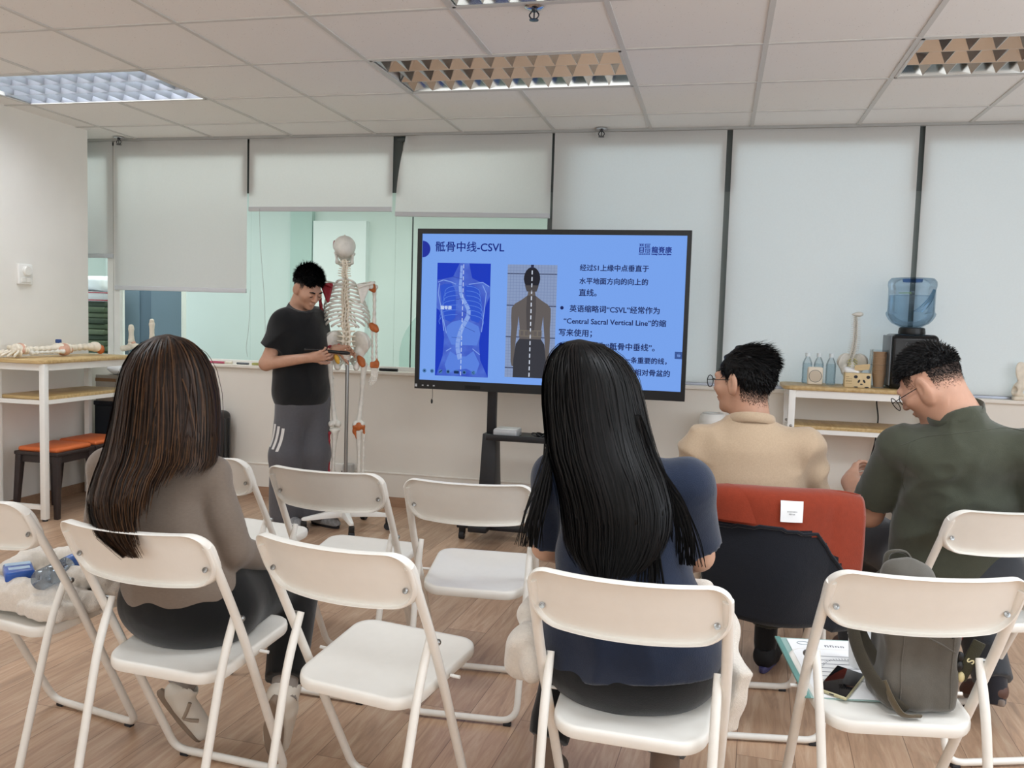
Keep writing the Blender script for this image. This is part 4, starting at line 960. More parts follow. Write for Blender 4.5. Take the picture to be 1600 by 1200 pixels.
def short_hair(c, R, s, parent, mats, top=.045, n=2600, spike=.5, hl=lambda y: .0, front=.075, wide=1.0, comb=(0, .8, .5), seed=1, thick=1.0, sides=.012, out=.35):
    """cap of short hair with blades; hl(y) gives the lower hair line (head frame) at depth y"""
    r = np.random.default_rng(seed); c = np.array(c); R = np.array(R)
    F = Field(); F.ell((0, -.019, .034), (.080*wide*s, .097*s, .090*s*thick), None, .02)
    nz = vnoise(seed); 
    def disp(x, y, z):
        d = .0035*nz(x, y, z, 110)
        d = d+np.clip((hl(y/s)*s-z)*.9, 0, .05)                      # thins out below the hair line
        return d+np.clip((y-front*s+np.clip((.06*s-z), 0, 1)*.55)*.9, 0, .05)
    F.disp = disp
    v, f = F.mesh(.004); v = v @ R.T+c
    mb = MB()
    roots, dirs, lens, nr = [], [], [], []
    k = 0
    while k < n:
        q = r.normal(size=3); q /= np.linalg.norm(q); p = A3(q[0]*.079*wide, -.019+q[1]*.096, .034+q[2]*.088*thick)*s
        if p[2] < hl(p[1]/s)*s-.004 or p[1] > front*s-max(0, .06*s-p[2])*.55: continue
        up = max(0, q[2]); L = (sides+(top-sides)*up**.7)*r.uniform(.7, 1.15)
        d = q*(out+spike*up)+A3(*comb)*(.4+.6*up)*(1 if up > .15 else .3)+A3(0, -.15, -.5)*(1-up)*.7+r.normal(size=3)*.22
        roots.append(R @ p+c); dirs.append(R @ d); lens.append(L*s); nr.append(R @ q); k += 1
    blades(mb, roots, dirs, lens, .0042, 3, .35, nrm=nr)
    me = skin('hair', [(v, f)], mats, parent)
    o = mk('hair_strands', mb, mats, me, fix=False, ang=0)
    return me
STUB = [mat('stubble_thin', '#8d6f5e', .6, var=.12, scale=140), mat('stubble_dense', '#5a483f', .65, var=.18, scale=140)]
def stubble(body, H, R, wfn, n, mats, parent, seed, L=.005, w=.0022):
    r = np.random.default_rng(seed); me = body.data; m = len(me.polygons); c = np.zeros(m*3); me.polygons.foreach_get('center', c); c = c.reshape(-1, 3); nn = np.zeros(m*3); me.polygons.foreach_get('normal', nn); nn = nn.reshape(-1, 3)
    near = np.linalg.norm(c-H, axis=1) < .17; c, nn = c[near], nn[near]; q = (c-H) @ np.array(R); wt = np.clip(wfn(q[:, 0], q[:, 1], q[:, 2]), 0, 1)
    if wt.sum() <= 0: return
    pick = r.choice(len(c), size=n, p=wt/wt.sum()); roots = c[pick]+r.normal(size=(n, 3))*.0016; d = nn[pick]*.35+np.tile(np.array(R) @ A3(0, -.5, -1), (n, 1))+r.normal(size=(n, 3))*.25
    mb = MB(); blades(mb, roots-nn[pick]*.0006, d, r.uniform(.6, 1.3, n)*L, w, 2, 0, nrm=nn[pick], mats=len(mats)); mk('stubble', mb, mats, parent, ang=0, fix=False)
def shoe(name, heel, toe, up, parent, mu, ms, s=1.0, extra=None):
    heel, toe = Vector(heel), Vector(toe); y = (toe-heel); Ln = y.length; y.normalize(); u = Vector(up); u = (u-y*u.dot(y)).normalized(); x = y.cross(u)
    T = np.array([[x[i], y[i], u[i]] for i in range(3)]); k = Ln/.26
    F = Field(); F.cap((0, .045, .058), (0, .215, .036), .040, .036, .02).cap((.012, .09, .05), (-.004, .2, .04), .038, .037, .02).cap((0, .045, .05), (0, .055, .095), .037, .036, .02).ell((0, .235, .03), (.034, .026, .022), k=.02)
    F.cap((0, .04, .10), (0, .062, .15), .027, .03, .004, sub=True); F.clip((0, 0, .018), (0, 0, -1)).clip((0, 0, .108), (0, -.12, 1))
    v, f = F.mesh(.005); o = skin(name, [((v*k) @ T.T+np.array(heel), f)], mu, parent)
    ol = [(.031*math.cos(a)*(1 if math.sin(a) < 0 else 1.25)+.003, .13+.135*math.sin(a) if math.sin(a) > 0 else .13+.132*math.sin(a)) for a in np.linspace(0, 2*PI, 28, endpoint=False)]
    ol = [((1 if q > 0 else -1)*min(abs(q)**.75*.33, .047) if abs(q) > 1e-6 else 0, b) for q, b in ol]
    mb = MB(); rings = [[(np.array(heel)+T @ (A3(a*z_, (b-.13)*z_+.13, h)*k)) for a, b in ol] for z_, h in ((.95, 0), (1, .006), (1.0, .022), (.93, .026))]; mb.loft(rings)
    mk('sole', mb, ms, o, ang=50)
    if extra: extra(o, lambda a, b, c: np.array(heel)+T @ (A3(a, b, c)*k))
    return o
def torso(F, segs, inf=0, k=.06):
    for c, r, yaw in segs: F.ell(c, tuple(q+inf for q in r), rot3(0, 0, yaw) if yaw else None, k)
def sleeve(a, b, fr, r0, r1):
    F = Field(); F.cap(a, a+(b-a)*fr*1.12, r0, r1); F.clip(a+(b-a)*fr, b-a); return F
def pantleg(h, k, a, rs, cut, nrm):
    F = Field(); F.chain([h, k, a+(a-k)*.1], rs, .05); F.clip(cut, nrm); return F
def wrinkle(seed, a=.004, s=30, st=(1, 1, 1)):
    n1, n2 = vnoise(seed), vnoise(seed+100)
    def f(x, y, z):
        q = n1(x*st[0], y*st[1], z*st[2], s); return a*(1-np.abs(q)*1.3)*np.clip(n2(x, y, z, s*.35)+.35, 0, 1.2)*-1
    return f
def glasses(name, L, parent, m=None, w=.034, y=.108, z=.0, round_=.021):
    m = m or M['black']; mb = MB()
    for q in (-1, 1):
        ring = [L(q*w+round_*1.12*math.cos(a), y-.008*abs(q*w+round_*math.cos(a))/.05, z+round_*math.sin(a)) for a in np.linspace(0, 2*PI, 22, endpoint=False)]
        mb.tube(ring, .0017, 6, closed=True)
        mb.tube([L(q*.057, y-.010, z+.006), L(q*.076, y-.05, z+.006), L(q*.081, .0, z+.006), L(q*.080, -.022, z-.012)], .0016, 6)
    mb.tube([L(-.014, y+.002, z+.004), L(0, y+.004, z+.008), L(.014, y+.002, z+.004)], .0015, 6)
    o = mk(name, mb, m, parent)
    lens = MB()
    for q in (-1, 1): lens.add([L(q*w+round_*1.1*math.cos(a), y-.001-.008*abs(q*w+round_*math.cos(a))/.05, z+round_*math.sin(a)) for a in np.linspace(0, 2*PI, 20, endpoint=False)], [tuple(range(20))])
    mk('lens', lens, clear('spectacle_lens', '#f2f6fb', .35, .02), o, fix=False)
    return o
def long_hair(secs, arc, parent, mats, n, seed, tips=None, wid=.0045, loose=.004, name='hair'):
    """secs: rows (z, xl, xr, yc, ry) from crown to tips; arc = (a0,a1) degrees, 270 is straight back"""
    S_ = np.array(secs, float); t = np.linspace(0, 1, len(S_)); r = np.random.default_rng(seed)
    def S(th, v):
        q = [np.interp(v, t, S_[:, j]) for j in range(5)]; a = math.radians(th)
        return Vector(((q[1]+q[2])/2+(q[2]-q[1])/2*math.cos(a), q[3]+q[4]*math.sin(a), q[0]))
    tips = tips or (lambda th: 1.0)
    g = MB().grid(lambda u, v: S(arc[0]+(arc[1]-arc[0])*u, v*tips(arc[0]+(arc[1]-arc[0])*u)*.80)+Vector((0, 0, 0)), 64, 40, thick=.012)
    o = mk(name, g, mats, parent, ang=0, fix=False)
    mb = MB()
    for k in range(n):
        th = r.uniform(arc[0], arc[1]); dr = r.normal()*7; off = abs(r.normal())*loose+.001; v0 = r.choice([0, r.uniform(0, .35)]); v1 = tips(th)*r.uniform(.86, 1.02); ns = 18; vs = []; ph = r.uniform(0, 6.28); am = r.uniform(.5, 3.0)
        for i in range(ns+1):
            v = v0+(v1-v0)*i/ns; a = th+dr*(i/ns)+am*math.sin(ph+4*v); p = S(a, min(v, 1)); p2 = S(a+2, min(v, 1)); pv = S(a, min(v+.01, 1.0)) if v < .99 else p+(p-S(a, .98))
            tg = (p2-p); tg = tg.normalized() if tg.length > 1e-7 else Vector((1, 0, 0)); nn = (pv-p).cross(tg); nn = nn.normalized() if nn.length > 1e-9 else Vector((0, -1, 0))
            if nn.dot(Vector((math.cos(math.radians(a)), math.sin(math.radians(a)), .3))) < 0: nn = -nn
            w = wid*(1-.75*max(0, (i/ns-.6)/.4))*min(1, .35+i*.25)
            b = p+nn*(off*min(1, .3+i/5)+.0006*math.sin(9*v+ph)); vs += [b-tg*w/2, b+tg*w/2+nn*w*.22]
        mb.add(vs, [(2*i, 2*i+1, 2*i+3, 2*i+2) for i in range(ns)], int(r.integers(0, len(mats))))
    mk('hair_strands', mb, mats, o, ang=0, fix=False)
    return o

# ============================== woman in taupe, seen from behind
def woman_taupe():
    t = thing('person', 'seated person with long straight brown hair, taupe cardigan and black trousers, seen from behind', 'person', (0, 0, 0), group='seated people')
    N, H = A3(-1.540, 2.215, 1.02), A3(-1.555, 2.275, 1.197); R = rot3(-.12, 0, -.25)
    SL, SR, EL, ER, WL, WR = A3(-1.705, 2.180, .945), A3(-1.405, 2.225, .935), A3(-1.748, 2.20, .72), A3(-1.338, 2.25, .715), A3(-1.63, 2.46, .635), A3(-1.325, 2.50, .615)
    HL, HR, KL, KR, AL, AR = A3(-1.58, 2.27, .545), A3(-1.39, 2.28, .545), A3(-1.52, 2.66, .53), A3(-1.335, 2.64, .535), A3(-1.60, 2.42, .25), A3(-1.245, 2.385, .27)
    seg = [((-1.482, 2.235, .545), (.195, .125, .115), 0), ((-1.500, 2.195, .67), (.135, .098, .13), 0), ((-1.540, 2.180, .82), (.128, .098, .13), -.1), ((-1.550, 2.192, .93), (.135, .083, .075), -.12)]
    B = Field(); torso(B, seg, -.012); head(B, H, R, .97, N)
    B.cap(SL, SR, .05, .05, .05).chain([SL, EL, WL], [.045, .034, .024]).chain([SR, ER, WR], [.045, .034, .024]).chain([HL, KL, AL], [.085, .055, .036], .03).chain([HR, KR, AR], [.085, .055, .036], .03)
    hand(B, WR, (.05, 1, -.1), (-.1, -.05, -1), -1, .88, (.3, .35, .4, .45)); hand(B, WL, (.35, 1, -.15), (.1, -.1, -1), 1, .88, (.4, .45, .5, .5))
    hb = [(H-.16, H+.16), (WR-A3(.07, .03, .07), WR+A3(.07, .18, .06)), (WL-A3(.06, .03, .07), WL+A3(.11, .18, .06))]
    parts = [B.mesh(.009, holes=hb)]+[B.mesh(.004 if i == 0 else .0035, a, b) for i, (a, b) in enumerate(hb)]
    skin('body', parts, SK['a'], t)
    C = Field(); torso(C, seg[1:], .012); C.cap(SL, SR, .060, .060, .05).cap(N-A3(0, 0, .05), N+A3(0, 0, .02), .07, .064, .05)
    C.ell((-1.485, 2.225, .60), (.185, .125, .10), None, .05)
    C.chain([SL, EL, WL], [.056, .047, .034], .015).chain([SR, ER, WR], [.056, .048, .034], .015)
    w1 = wrinkle(5, .006, 34, (1, 1, .55)); C.disp = w1
    C.clip((-1.49, 2.2, .556), (.10, -.1, -1)).clip(N+A3(0, 0, .012), (0, .25, 1), (N+A3(0, 0, .05), .12))
    skin('cardigan', [C.mesh(.0065)], cloth('taupe_knit', '#786b60', bs=520, scale=90, stretch=(1, 1, 3)), t)
    T = Field(); torso(T, seg[:1], .016); T.ell((-1.49, 2.225, .62), (.168, .115, .075), None, .05); T.join(pantleg(HL, KL, AL, [.108, .078, .060], AL-(AL-KL)*.04, AL-KL), .05).join(pantleg(HR, KR, AR, [.108, .078, .060], AR-(AR-KR)*.04, AR-KR), .05)
    T.disp = wrinkle(9, .008, 24); T.clip((0, 0, .448), (0, -.12, -1), ((-1.46, 2.2, .38), .23))
    skin('trousers', [T.mesh(.0075)], cloth('black_trousers', '#08090a', bump=.2), t)
    def vmark(o, L):
        for q in (1, -1):
            pts = [(.046*q, .13, .058), (.047*q, .15, .030)]; mb = MB()
            for (a, b) in (((.085, .085), (.125, .034)), ((.165, .068), (.125, .034))):
                P0, P1 = np.array(L(q*.0425, a[0], a[1])), np.array(L(q*.0435, b[0], b[1])); mb.tube([P0, (P0+P1)/2+np.array(L(q*.004, 0, 0))-np.array(L(0, 0, 0)), P1], .0065, 6)
            mk('side_mark', mb, mat('taupe_suede', '#9a8c7d', .8), o)
    cr = mat('cream_leather', '#d9d3c8', .55, bump=.1, bscale=200); so = mat('taupe_sole', '#8b7b6c', .7)
    shoe('sneaker', (-1.672, 2.352, .205), (-1.585, 2.445, .012), (.85, .35, .5), t, cr, so, extra=vmark)
    shoe('sneaker', (-1.235, 2.285, .262), (-1.300, 2.405, .018), (.1, .85, .5), t, cr, so)
    for a, k in ((AL, KL), (AR, KR)):
        d = (a-k)/np.linalg.norm(a-k); mk('sock', MB().tube([a-d*.06, a+d*.05], [.039, .042], 16), cloth('grey_sock', '#8d857e'), t)
    secs = [(1.326, -1.570, -1.566, 2.262, .004), (1.319, -1.598, -1.534, 2.258, .036), (1.303, -1.621, -1.496, 2.252, .066), (1.275, -1.646, -1.464, 2.248, .095), (1.230, -1.665, -1.435, 2.242, .118), (1.166, -1.673, -1.414, 2.232, .128), (1.103, -1.670, -1.396, 2.21, .13), (1.042, -1.664, -1.377, 2.18, .13), (.994, -1.651, -1.355, 2.14, .13), (.950, -1.635, -1.361, 2.085, .118), (.910, -1.609, -1.347, 2.02, .095), (.871, -1.577, -1.340, 1.965, .062), (.833, -1.527, -1.329, 1.915, .03), (.787, -1.435, -1.332, 1.895, .015)]
    def tips(th):
        x = min(1, max(0, ((th-270)/112+.05)/.5)); return 1-.36*x*x*(3-2*x)+.03*math.sin(th*.9)*.5+.012*math.sin(th*.37)
    o = long_hair(secs, (158, 382), t, hair_brown, 5200, 21, tips, wid=.0042, loose=.005)
    mk('hair_clip', MB().rbox((-1.570, 2.22, 1.318), (-1.535, 2.245, 1.329), .004, 2), mat('mint_clip', '#8fc4c0', .4), o)
    return t
woman_taupe()

# ============================== woman in navy, seen from behind
def woman_navy():
    t = thing('person', 'seated person with very long black hair, glasses and navy t-shirt, seen from behind', 'person', (0, 0, 0), group='seated people')
    N, H = A3(-.265, 2.30, 1.075), A3(-.325, 2.345, 1.232); R = rot3(-.10, .05, .38)
    SL, SR, EL, ER, WL, WR = A3(-.395, 2.25, 1.0), A3(-.055, 2.25, 1.005), A3(-.432, 2.34, .79), A3(-.022, 2.34, .80), A3(-.33, 2.54, .68), A3(-.12, 2.54, .68)
    HL, HR, KL, KR, AL, AR = A3(-.29, 2.25, .555), A3(-.08, 2.25, .555), A3(-.37, 2.66, .54), A3(-.06, 2.66, .54), A3(-.425, 2.42, .20), A3(-.088, 2.42, .20)
    seg = [((-.183, 2.215, .545), (.212, .135, .12), 0), ((-.190, 2.205, .67), (.175, .120, .13), 0), ((-.215, 2.225, .82), (.158, .115, .14), .05), ((-.228, 2.25, .96), (.165, .095, .085), .05)]
    B = Field(); torso(B, seg, -.012); Lh = head(B, H, R, .98, N)
    B.cap(SL, SR, .05, .05, .05).chain([SL, EL, WL], [.050, .040, .026]).chain([SR, ER, WR], [.050, .040, .026]).chain([HL, KL, AL], [.095, .060, .038], .03).chain([HR, KR, AR], [.095, .060, .038], .03)
    hand(B, WR, (-.4, 1, -.2), (0, -.1, -1), -1, .9); hand(B, WL, (.4, 1, -.2), (0, -.1, -1), 1, .9)
    hb = [(H-.16, H+.16), (WR-A3(.12, .03, .08), WR+A3(.06, .18, .06)), (WL-A3(.06, .03, .08), WL+A3(.12, .18, .06))]
    skin('body', [B.mesh(.009, holes=hb)]+[B.mesh(.004, a, b) for a, b in hb], SK['a'], t)
    C = Field(); torso(C, seg[1:], .016); C.cap(SL, SR, .058, .058, .05).cap(N-A3(0, 0, .07), N-A3(0, 0, .01), .085, .066, .06).ell((-.185, 2.215, .585), (.236, .160, .20), None, .06)
    C.join(sleeve(SL, EL, .86, .060, .064), .04).join(sleeve(SR, ER, .86, .060, .066), .04)
    C.disp = wrinkle(15, .009, 24, (1, 1, .7))
    C.clip((-.185, 2.2, .505), (.12, -.22, -1)).clip(N+A3(0, 0, -.012), (0, .25, 1), (N+A3(0, 0, .05), .12))
    skin('t_shirt', [C.mesh(.007)], cloth('navy_cotton', '#182338', bs=380), t)
    T = Field(); torso(T, seg[:1], .02); T.ell((-.183, 2.21, .62), (.185, .13, .07), None, .05); T.join(pantleg(HL, KL, AL, [.118, .082, .055], AL, AL-KL), .05).join(pantleg(HR, KR, AR, [.118, .082, .055], AR, AR-KR), .05)
    T.disp = wrinkle(19, .007, 26); T.clip((0, 0, .448), (0, -.12, -1), ((-.16, 2.19, .38), .24))
    skin('trousers', [T.mesh(.0075)], cloth('black_denim', '#090a0c', bump=.25), t)
    for a, k in ((AL, KL), (AR, KR)):
        mk('sock', MB().tube([a+(k-a)*.1, a, a-A3(0, .005, .10)], [.040, .041, .044], 16), cloth('brown_sock', '#6d5a4c'), t)
        shoe('shoe', a+A3(0, -.06, -.197), a+A3(.0, .20, -.197), (0, 0, 1), t, mat('brown_shoe', '#4d3f36', .6), M['rubber'])
    glasses('glasses', Lh, t, M['steel'])
    secs = [(1.352, -.361, -.358, 2.325, .004), (1.346, -.388, -.324, 2.32, .04), (1.331, -.408, -.287, 2.315, .075), (1.304, -.424, -.246, 2.31, .104), (1.263, -.433, -.214, 2.305, .122), (1.204, -.431, -.196, 2.295, .13), (1.139, -.418, -.178, 2.275, .136), (1.078, -.402, -.153, 2.235, .136), (1.022, -.374, -.121, 2.185, .12), (.964, -.353, -.101, 2.155, .1), (.905, -.342, -.101, 2.13, .075), (.853, -.332, -.120, 2.11, .05), (.798, -.287, -.170, 2.09, .03)]
    tips = lambda th: 1-.10*((th-262)/110)**2
    o = long_hair(secs, (172, 372), t, hair_black, 3600, 31, tips, loose=.006)
    mb = MB()
    def lock(pts, n, sp, seed):
        r = np.random.default_rng(seed); P = smooth_path(pts, 5)
        for k in range(n):
            ox = r.normal()*sp; oy = r.normal()*.006; vs = []
            for i, p in enumerate(P):
                w = .0045*(1-.7*(i/len(P))**2); q = Vector((ox*(.25+i/len(P)), oy, 0))+p+Vector((.004*math.sin(i*.4+k), 0, 0)); vs += [q-Vector((w/2, 0, 0)), q+Vector((w/2, -.001, 0))]
            mb.add(vs, [(2*i, 2*i+1, 2*i+3, 2*i+2) for i in range(len(P)-1)], int(r.integers(0, 3)))
    lock([(-.19, 2.21, 1.18), (-.15, 2.19, 1.07), (-.085, 2.165, .98), (-.055, 2.155, .90), (-.045, 2.16, .82)], 70, .016, 1)
    lock([(-.40, 2.22, 1.16), (-.405, 2.20, 1.06), (-.415, 2.165, .98), (-.435, 2.155, .90), (-.443, 2.16, .83)], 60, .014, 2)
    lock([(-.21, 2.19, 1.15), (-.19, 2.17, 1.02), (-.15, 2.12, .90), (-.14, 2.10, .80), (-.15, 2.09, .74)], 60, .022, 3)
    mk('loose_locks', mb, hair_black, o, ang=0, fix=False)
    return t
woman_navy()

# ============================== man in beige
def man_beige():
    t = thing('person', 'seated person in a beige jersey, glasses and black hair, face turned to the screen', 'person', (0, 0, 0), group='seated people')
    N, H = A3(.140, 3.27, 1.05), A3(.102, 3.285, 1.212); R = rot3(-.06, .0, 1.02)
    SL, SR, EL, ER, WL, WR = A3(-.045, 3.27, .965), A3(.325, 3.25, .985), A3(-.075, 3.36, .76), A3(.375, 3.33, .775), A3(-.0, 3.58, .66), A3(.26, 3.58, .66)
    HL, HR, KL, KR, AL, AR = A3(.06, 3.32, .56), A3(.26, 3.32, .56), A3(.02, 3.74, .55), A3(.29, 3.76, .55), A3(-.02, 3.72, .11), A3(.252, 3.66, .115)
    seg = [((.160, 3.28, .56), (.205, .135, .12), .1), ((.155, 3.265, .70), (.190, .135, .14), .1), ((.150, 3.265, .84), (.182, .130, .14), .1), ((.142, 3.275, .955), (.195, .105, .08), .1)]
    B = Field(); torso(B, seg, -.012); Lh = head(B, H, R, 1.04, N, 1.04)
    B.cap(SL, SR, .055, .055, .05).chain([SL, EL, WL], [.055, .044, .029]).chain([SR, ER, WR], [.055, .044, .029]).chain([HL, KL, AL], [.092, .06, .04], .03).chain([HR, KR, AR], [.092, .06, .04], .03)
    hand(B, WR, (-.6, 1, -.2), (0, -.1, -1), -1); hand(B, WL, (.6, 1, -.2), (0, -.1, -1), 1)
    hb = [(H-.17, H+.17), (WR-A3(.14, .03, .08), WR+A3(.06, .18, .06)), (WL-A3(.06, .03, .08), WL+A3(.14, .18, .06))]
    Ri = np.array(R).T
    wf = lambda x, y, z: ((np.abs(x) < .076) | (y < -.035))*np.where(y > .03, 0, np.where(y > -.025, np.clip((z+.012)/.03, 0, 1), np.clip((z+.085-.2*(y+.03))/.06, 0, 1)))
    def mf(c):
        q = (c-H) @ np.array(R); w_ = np.where(np.linalg.norm(c-H, axis=1) < .17, wf(q[:, 0], q[:, 1], q[:, 2]), 0); j_ = np.random.default_rng(2).random(len(c))*.25
        return (w_ > .25+j_).astype(int)+(w_ > .62+j_).astype(int)
    bo = skin('body', [B.mesh(.009, holes=hb)]+[B.mesh(.0035, a, b) for a, b in hb], [SK['b']]+STUB, t, mf)
    stubble(bo, H, R, wf, 13000, hair_black, t, 41, .005, .0016)
    C = Field(); torso(C, seg[1:], .016); C.cap(SL, SR, .064, .064, .06).cap(N-A3(0, 0, .08), N+A3(-.008, 0, .022), .105, .071, .06).ell((.158, 3.28, .60), (.215, .145, .10), None, .05)
    C.chain([SL, EL, WL-(WL-EL)*.05], [.070, .058, .042], .02).chain([SR, ER, WR-(WR-ER)*.05], [.070, .058, .042], .02); C.disp = wrinkle(25, .007, 28, (1, 1, 1.3))
    C.clip(N+A3(0, 0, .026), (.1, .3, 1), (N+A3(0, 0, .07), .11)).clip((.15, 3.2, .55), (0, 0, -1))
    bm_ = cloth('beige_jersey', '#b59f86', bs=600, scale=200); o = skin('jersey', [C.mesh(.0065)], bm_, t)
    ring = [(N+A3(.078*math.cos(a)-.004, .078*math.sin(a)-.004, .020-.022*math.sin(a))) for a in np.linspace(0, 2*PI, 28, endpoint=False)]
    mk('collar', MB().tube(ring, .012, 8, closed=True, sx=1.5, sy=.55), bm_, o)
    T = Field(); torso(T, seg[:1], .012); T.join(pantleg(HL, KL, AL, [.110, .082, .062], AL+A3(0, 0, .07), (0, 0, -1)), .05).join(pantleg(HR, KR, AR, [.110, .082, .062], AR+A3(0, 0, .07), (0, 0, -1)), .05); T.disp = wrinkle(29, .007, 24)
    T.clip((0, 0, .45), (0, -.12, -1), ((.16, 3.27, .38), .23))
    skin('trousers', [T.mesh(.0085)], cloth('dark_olive_trousers', '#2b2a22'), t)
    pu = mat('purple_sole', '#45436b', .6)
    for a in (AL, AR):
        mk('sock', MB().tube([a+A3(0, 0, .09), a, a-A3(0, 0, .03)], [.046, .046, .042], 14), cloth('black_sock', '#0b0b0d'), t)
        shoe('sneaker', a+A3(-.015, -.06, -.113), a+A3(.06, .20, -.113), (0, 0, 1), t, mat('black_knit_shoe', '#101014', .7, bump=.3, bscale=300), pu)
    glasses('glasses', Lh, t, w=.035, y=.118)
    short_hair(H, R, 1.04, t, hair_black, top=.06, n=4200, spike=.0, hl=lambda y: np.where(np.asarray(y) > .0, .015, .015+.95*np.minimum(np.asarray(y), 0)*1.0+.0) if not np.isscalar(y) else (.015 if y > 0 else .015+.95*y), front=.075, wide=1.06, comb=(.25, -1.0, .05), seed=4, thick=1.04, sides=.018, out=.14)
    return t
man_beige()

# ============================== man in olive
def man_olive():
    t = thing('person', 'seated person in an olive short-sleeved shirt and dark jeans, cropped black hair, head bowed', 'person', (0, 0, 0), group='seated people')
    N, H = A3(.825, 3.225, 1.11), A3(.728, 3.275, 1.232); R = rot3(0, 0, .95) @ rot3(-.62, 0, 0) @ rot3(0, -.12, 0)
    SL, SR, EL, ER, WL, WR = A3(.645, 3.29, 1.0), A3(1.03, 3.17, 1.03), A3(.578, 3.42, .735), A3(1.13, 3.30, .78), A3(.53, 3.565, .82), A3(.90, 3.66, .66)
    HL, HR, KL, KR, AL, AR = A3(.78, 3.36, .575), A3(.97, 3.30, .57), A3(.635, 3.78, .565), A3(.98, 3.80, .55), A3(.62, 3.80, .11), A3(1.045, 3.43, .13)
    seg = [((.865, 3.375, .57), (.205, .140, .125), .34), ((.865, 3.355, .71), (.212, .155, .15), .34), ((.862, 3.305, .86), (.190, .140, .15), .34), ((.842, 3.255, .985), (.195, .110, .09), .34)]
    B = Field(); torso(B, seg, -.014); Lh = head(B, H, R, 1.08, N, 1.06); B.cap(H+A3(.035, -.05, -.045), N+A3(-.01, .01, -.03), .060, .070, .05)
    B.cap(SL, SR, .06, .06, .05).chain([SL, EL, WL], [.062, .052, .034]).chain([SR, ER, WR], [.06, .05, .032]).chain([HL, KL, AL], [.10, .066, .043], .03).chain([HR, KR, AR], [.10, .066, .043], .03)
    hand(B, WL, (.25, .8, .35), (1, -.1, -.1), 1, 1.05, (.7, .75, .8, .85)); hand(B, WR, (-.7, .7, .1), (-.1, -.1, -1), -1, 1.05)
    hb = [(H-.18, H+.18), (WL-A3(.07, .05, .07), WL+A3(.14, .18, .15)), (WR-A3(.17, .04, .08), WR+A3(.05, .15, .09))]
    wf = lambda x, y, z: ((np.abs(x) < .081) | (y < -.04))*np.where(y > .05, 0, np.where(y > -.02, np.clip((z-.004)/.05, 0, 1), np.clip((z+.035-.35*(y+.03))/.06, 0, 1)))**1.5
    def mf(c):
        q = (c-H) @ np.array(R); w_ = np.where(np.linalg.norm(c-H, axis=1) < .17, wf(q[:, 0], q[:, 1], q[:, 2]), 0); j_ = np.random.default_rng(2).random(len(c))*.25
        return (w_ > .25+j_).astype(int)+(w_ > .62+j_).astype(int)
    bo = skin('body', [B.mesh(.010, holes=hb)]+[B.mesh(.0035, a, b) for a, b in hb], [SK['c']]+STUB, t, mf)
    stubble(bo, H, R, wf, 30000, hair_black, t, 42, .0042, .0014)
    C = Field(); torso(C, seg[1:], .020); C.cap(SL, SR, .070, .070, .07).cap(N-A3(0, -.02, .09), N+A3(-.012, 0, .005), .130, .086, .06).ell((.865, 3.36, .60), (.225, .165, .11), rot3(0, 0, .34), .06)
    C.join(sleeve(SL, EL, .82, .074, .072), .02).join(sleeve(SR, ER, .82, .074, .076), .02); w0 = wrinkle(35, .010, 20, (1, 1, 1.2)); w2 = wrinkle(36, .004, 50)
    C.disp = lambda x, y, z: w0(x, y, z)+w2(x, y, z)
    C.clip(N+A3(-.01, 0, .03), (-.35, .35, 1), (N+A3(0, 0, .08), .14)).clip((.88, 3.2, .52), (0, 0, -1))
    om = cloth('olive_cotton', '#43463a', bs=420, scale=40, var=.06); o = skin('shirt', [C.mesh(.007)], om, t)
    cc = N+A3(-.018, .002, .014); ring = [cc+rot3(.30, -.32, 0) @ A3(.083*math.cos(a), .083*math.sin(a), 0) for a in np.linspace(0, 2*PI, 30, endpoint=False)]
    mk('collar', MB().tube(ring, .014, 10, closed=True, sx=2.3, sy=.5, up=(0, 0, 1)), om, o)

    bv = BVHTree.FromPolygons([v.co.copy() for v in o.data.vertices], [tuple(p.vertices) for p in o.data.polygons]); sm = MB()
    for pts in ([(.63, 1.02), (.70, 1.055), (.79, 1.08), (.93, 1.10), (1.04, 1.09)], [(.655, 1.03), (.645, .98), (.65, .92), (.66, .86)], [(.78, .80), (.86, .815), (.93, .81)]):
        P_ = []
        for q in smooth_path([(a_, 0, b_) for a_, b_ in pts], 6):
            h = bv.ray_cast(Vector((q.x, 2.6, q.z)), Vector((0, 1, 0)))[0]
            if h: P_.append(h+Vector((0, .0006, 0)))
        if len(P_) > 3: sm.tube(P_, .0022, 6)
    mk('seams', sm, om, o)
    T = Field(); torso(T, seg[:1], .014); T.join(pantleg(HL, KL, AL, [.120, .090, .066], AL, (0, 0, -1)), .05).join(pantleg(HR, KR, AR, [.120, .090, .066], AR+A3(0, -.01, .03), AR-KR), .05); T.disp = wrinkle(39, .007, 22)
    T.clip((0, 0, .45), (0, -.12, -1), ((.88, 3.3, .37), .24))
    skin('trousers', [T.mesh(.0085)], cloth('charcoal_denim', '#3a3d42'), t)
    bs = mat('brown_shoe_leather', '#5b4138', .55)
    shoe('shoe', AL+A3(.0, -.06, -.11), AL+A3(-.03, .21, -.11), (0, 0, 1), t, bs, M['rubber']); shoe('shoe', (1.06, 3.37, .075), (1.0, 3.60, .005), (.05, .3, 1), t, bs, mat('taupe_rubber', '#8b7f76', .7))
    mk('sock', MB().tube([AR+A3(0, .03, .05), AR, AR-A3(0, .01, .06)], [.045, .045, .04], 14), cloth('dark_sock', '#2a2a30'), t)
    glasses('glasses', Lh, t, w=.036, y=.122, z=-.004, round_=.023)
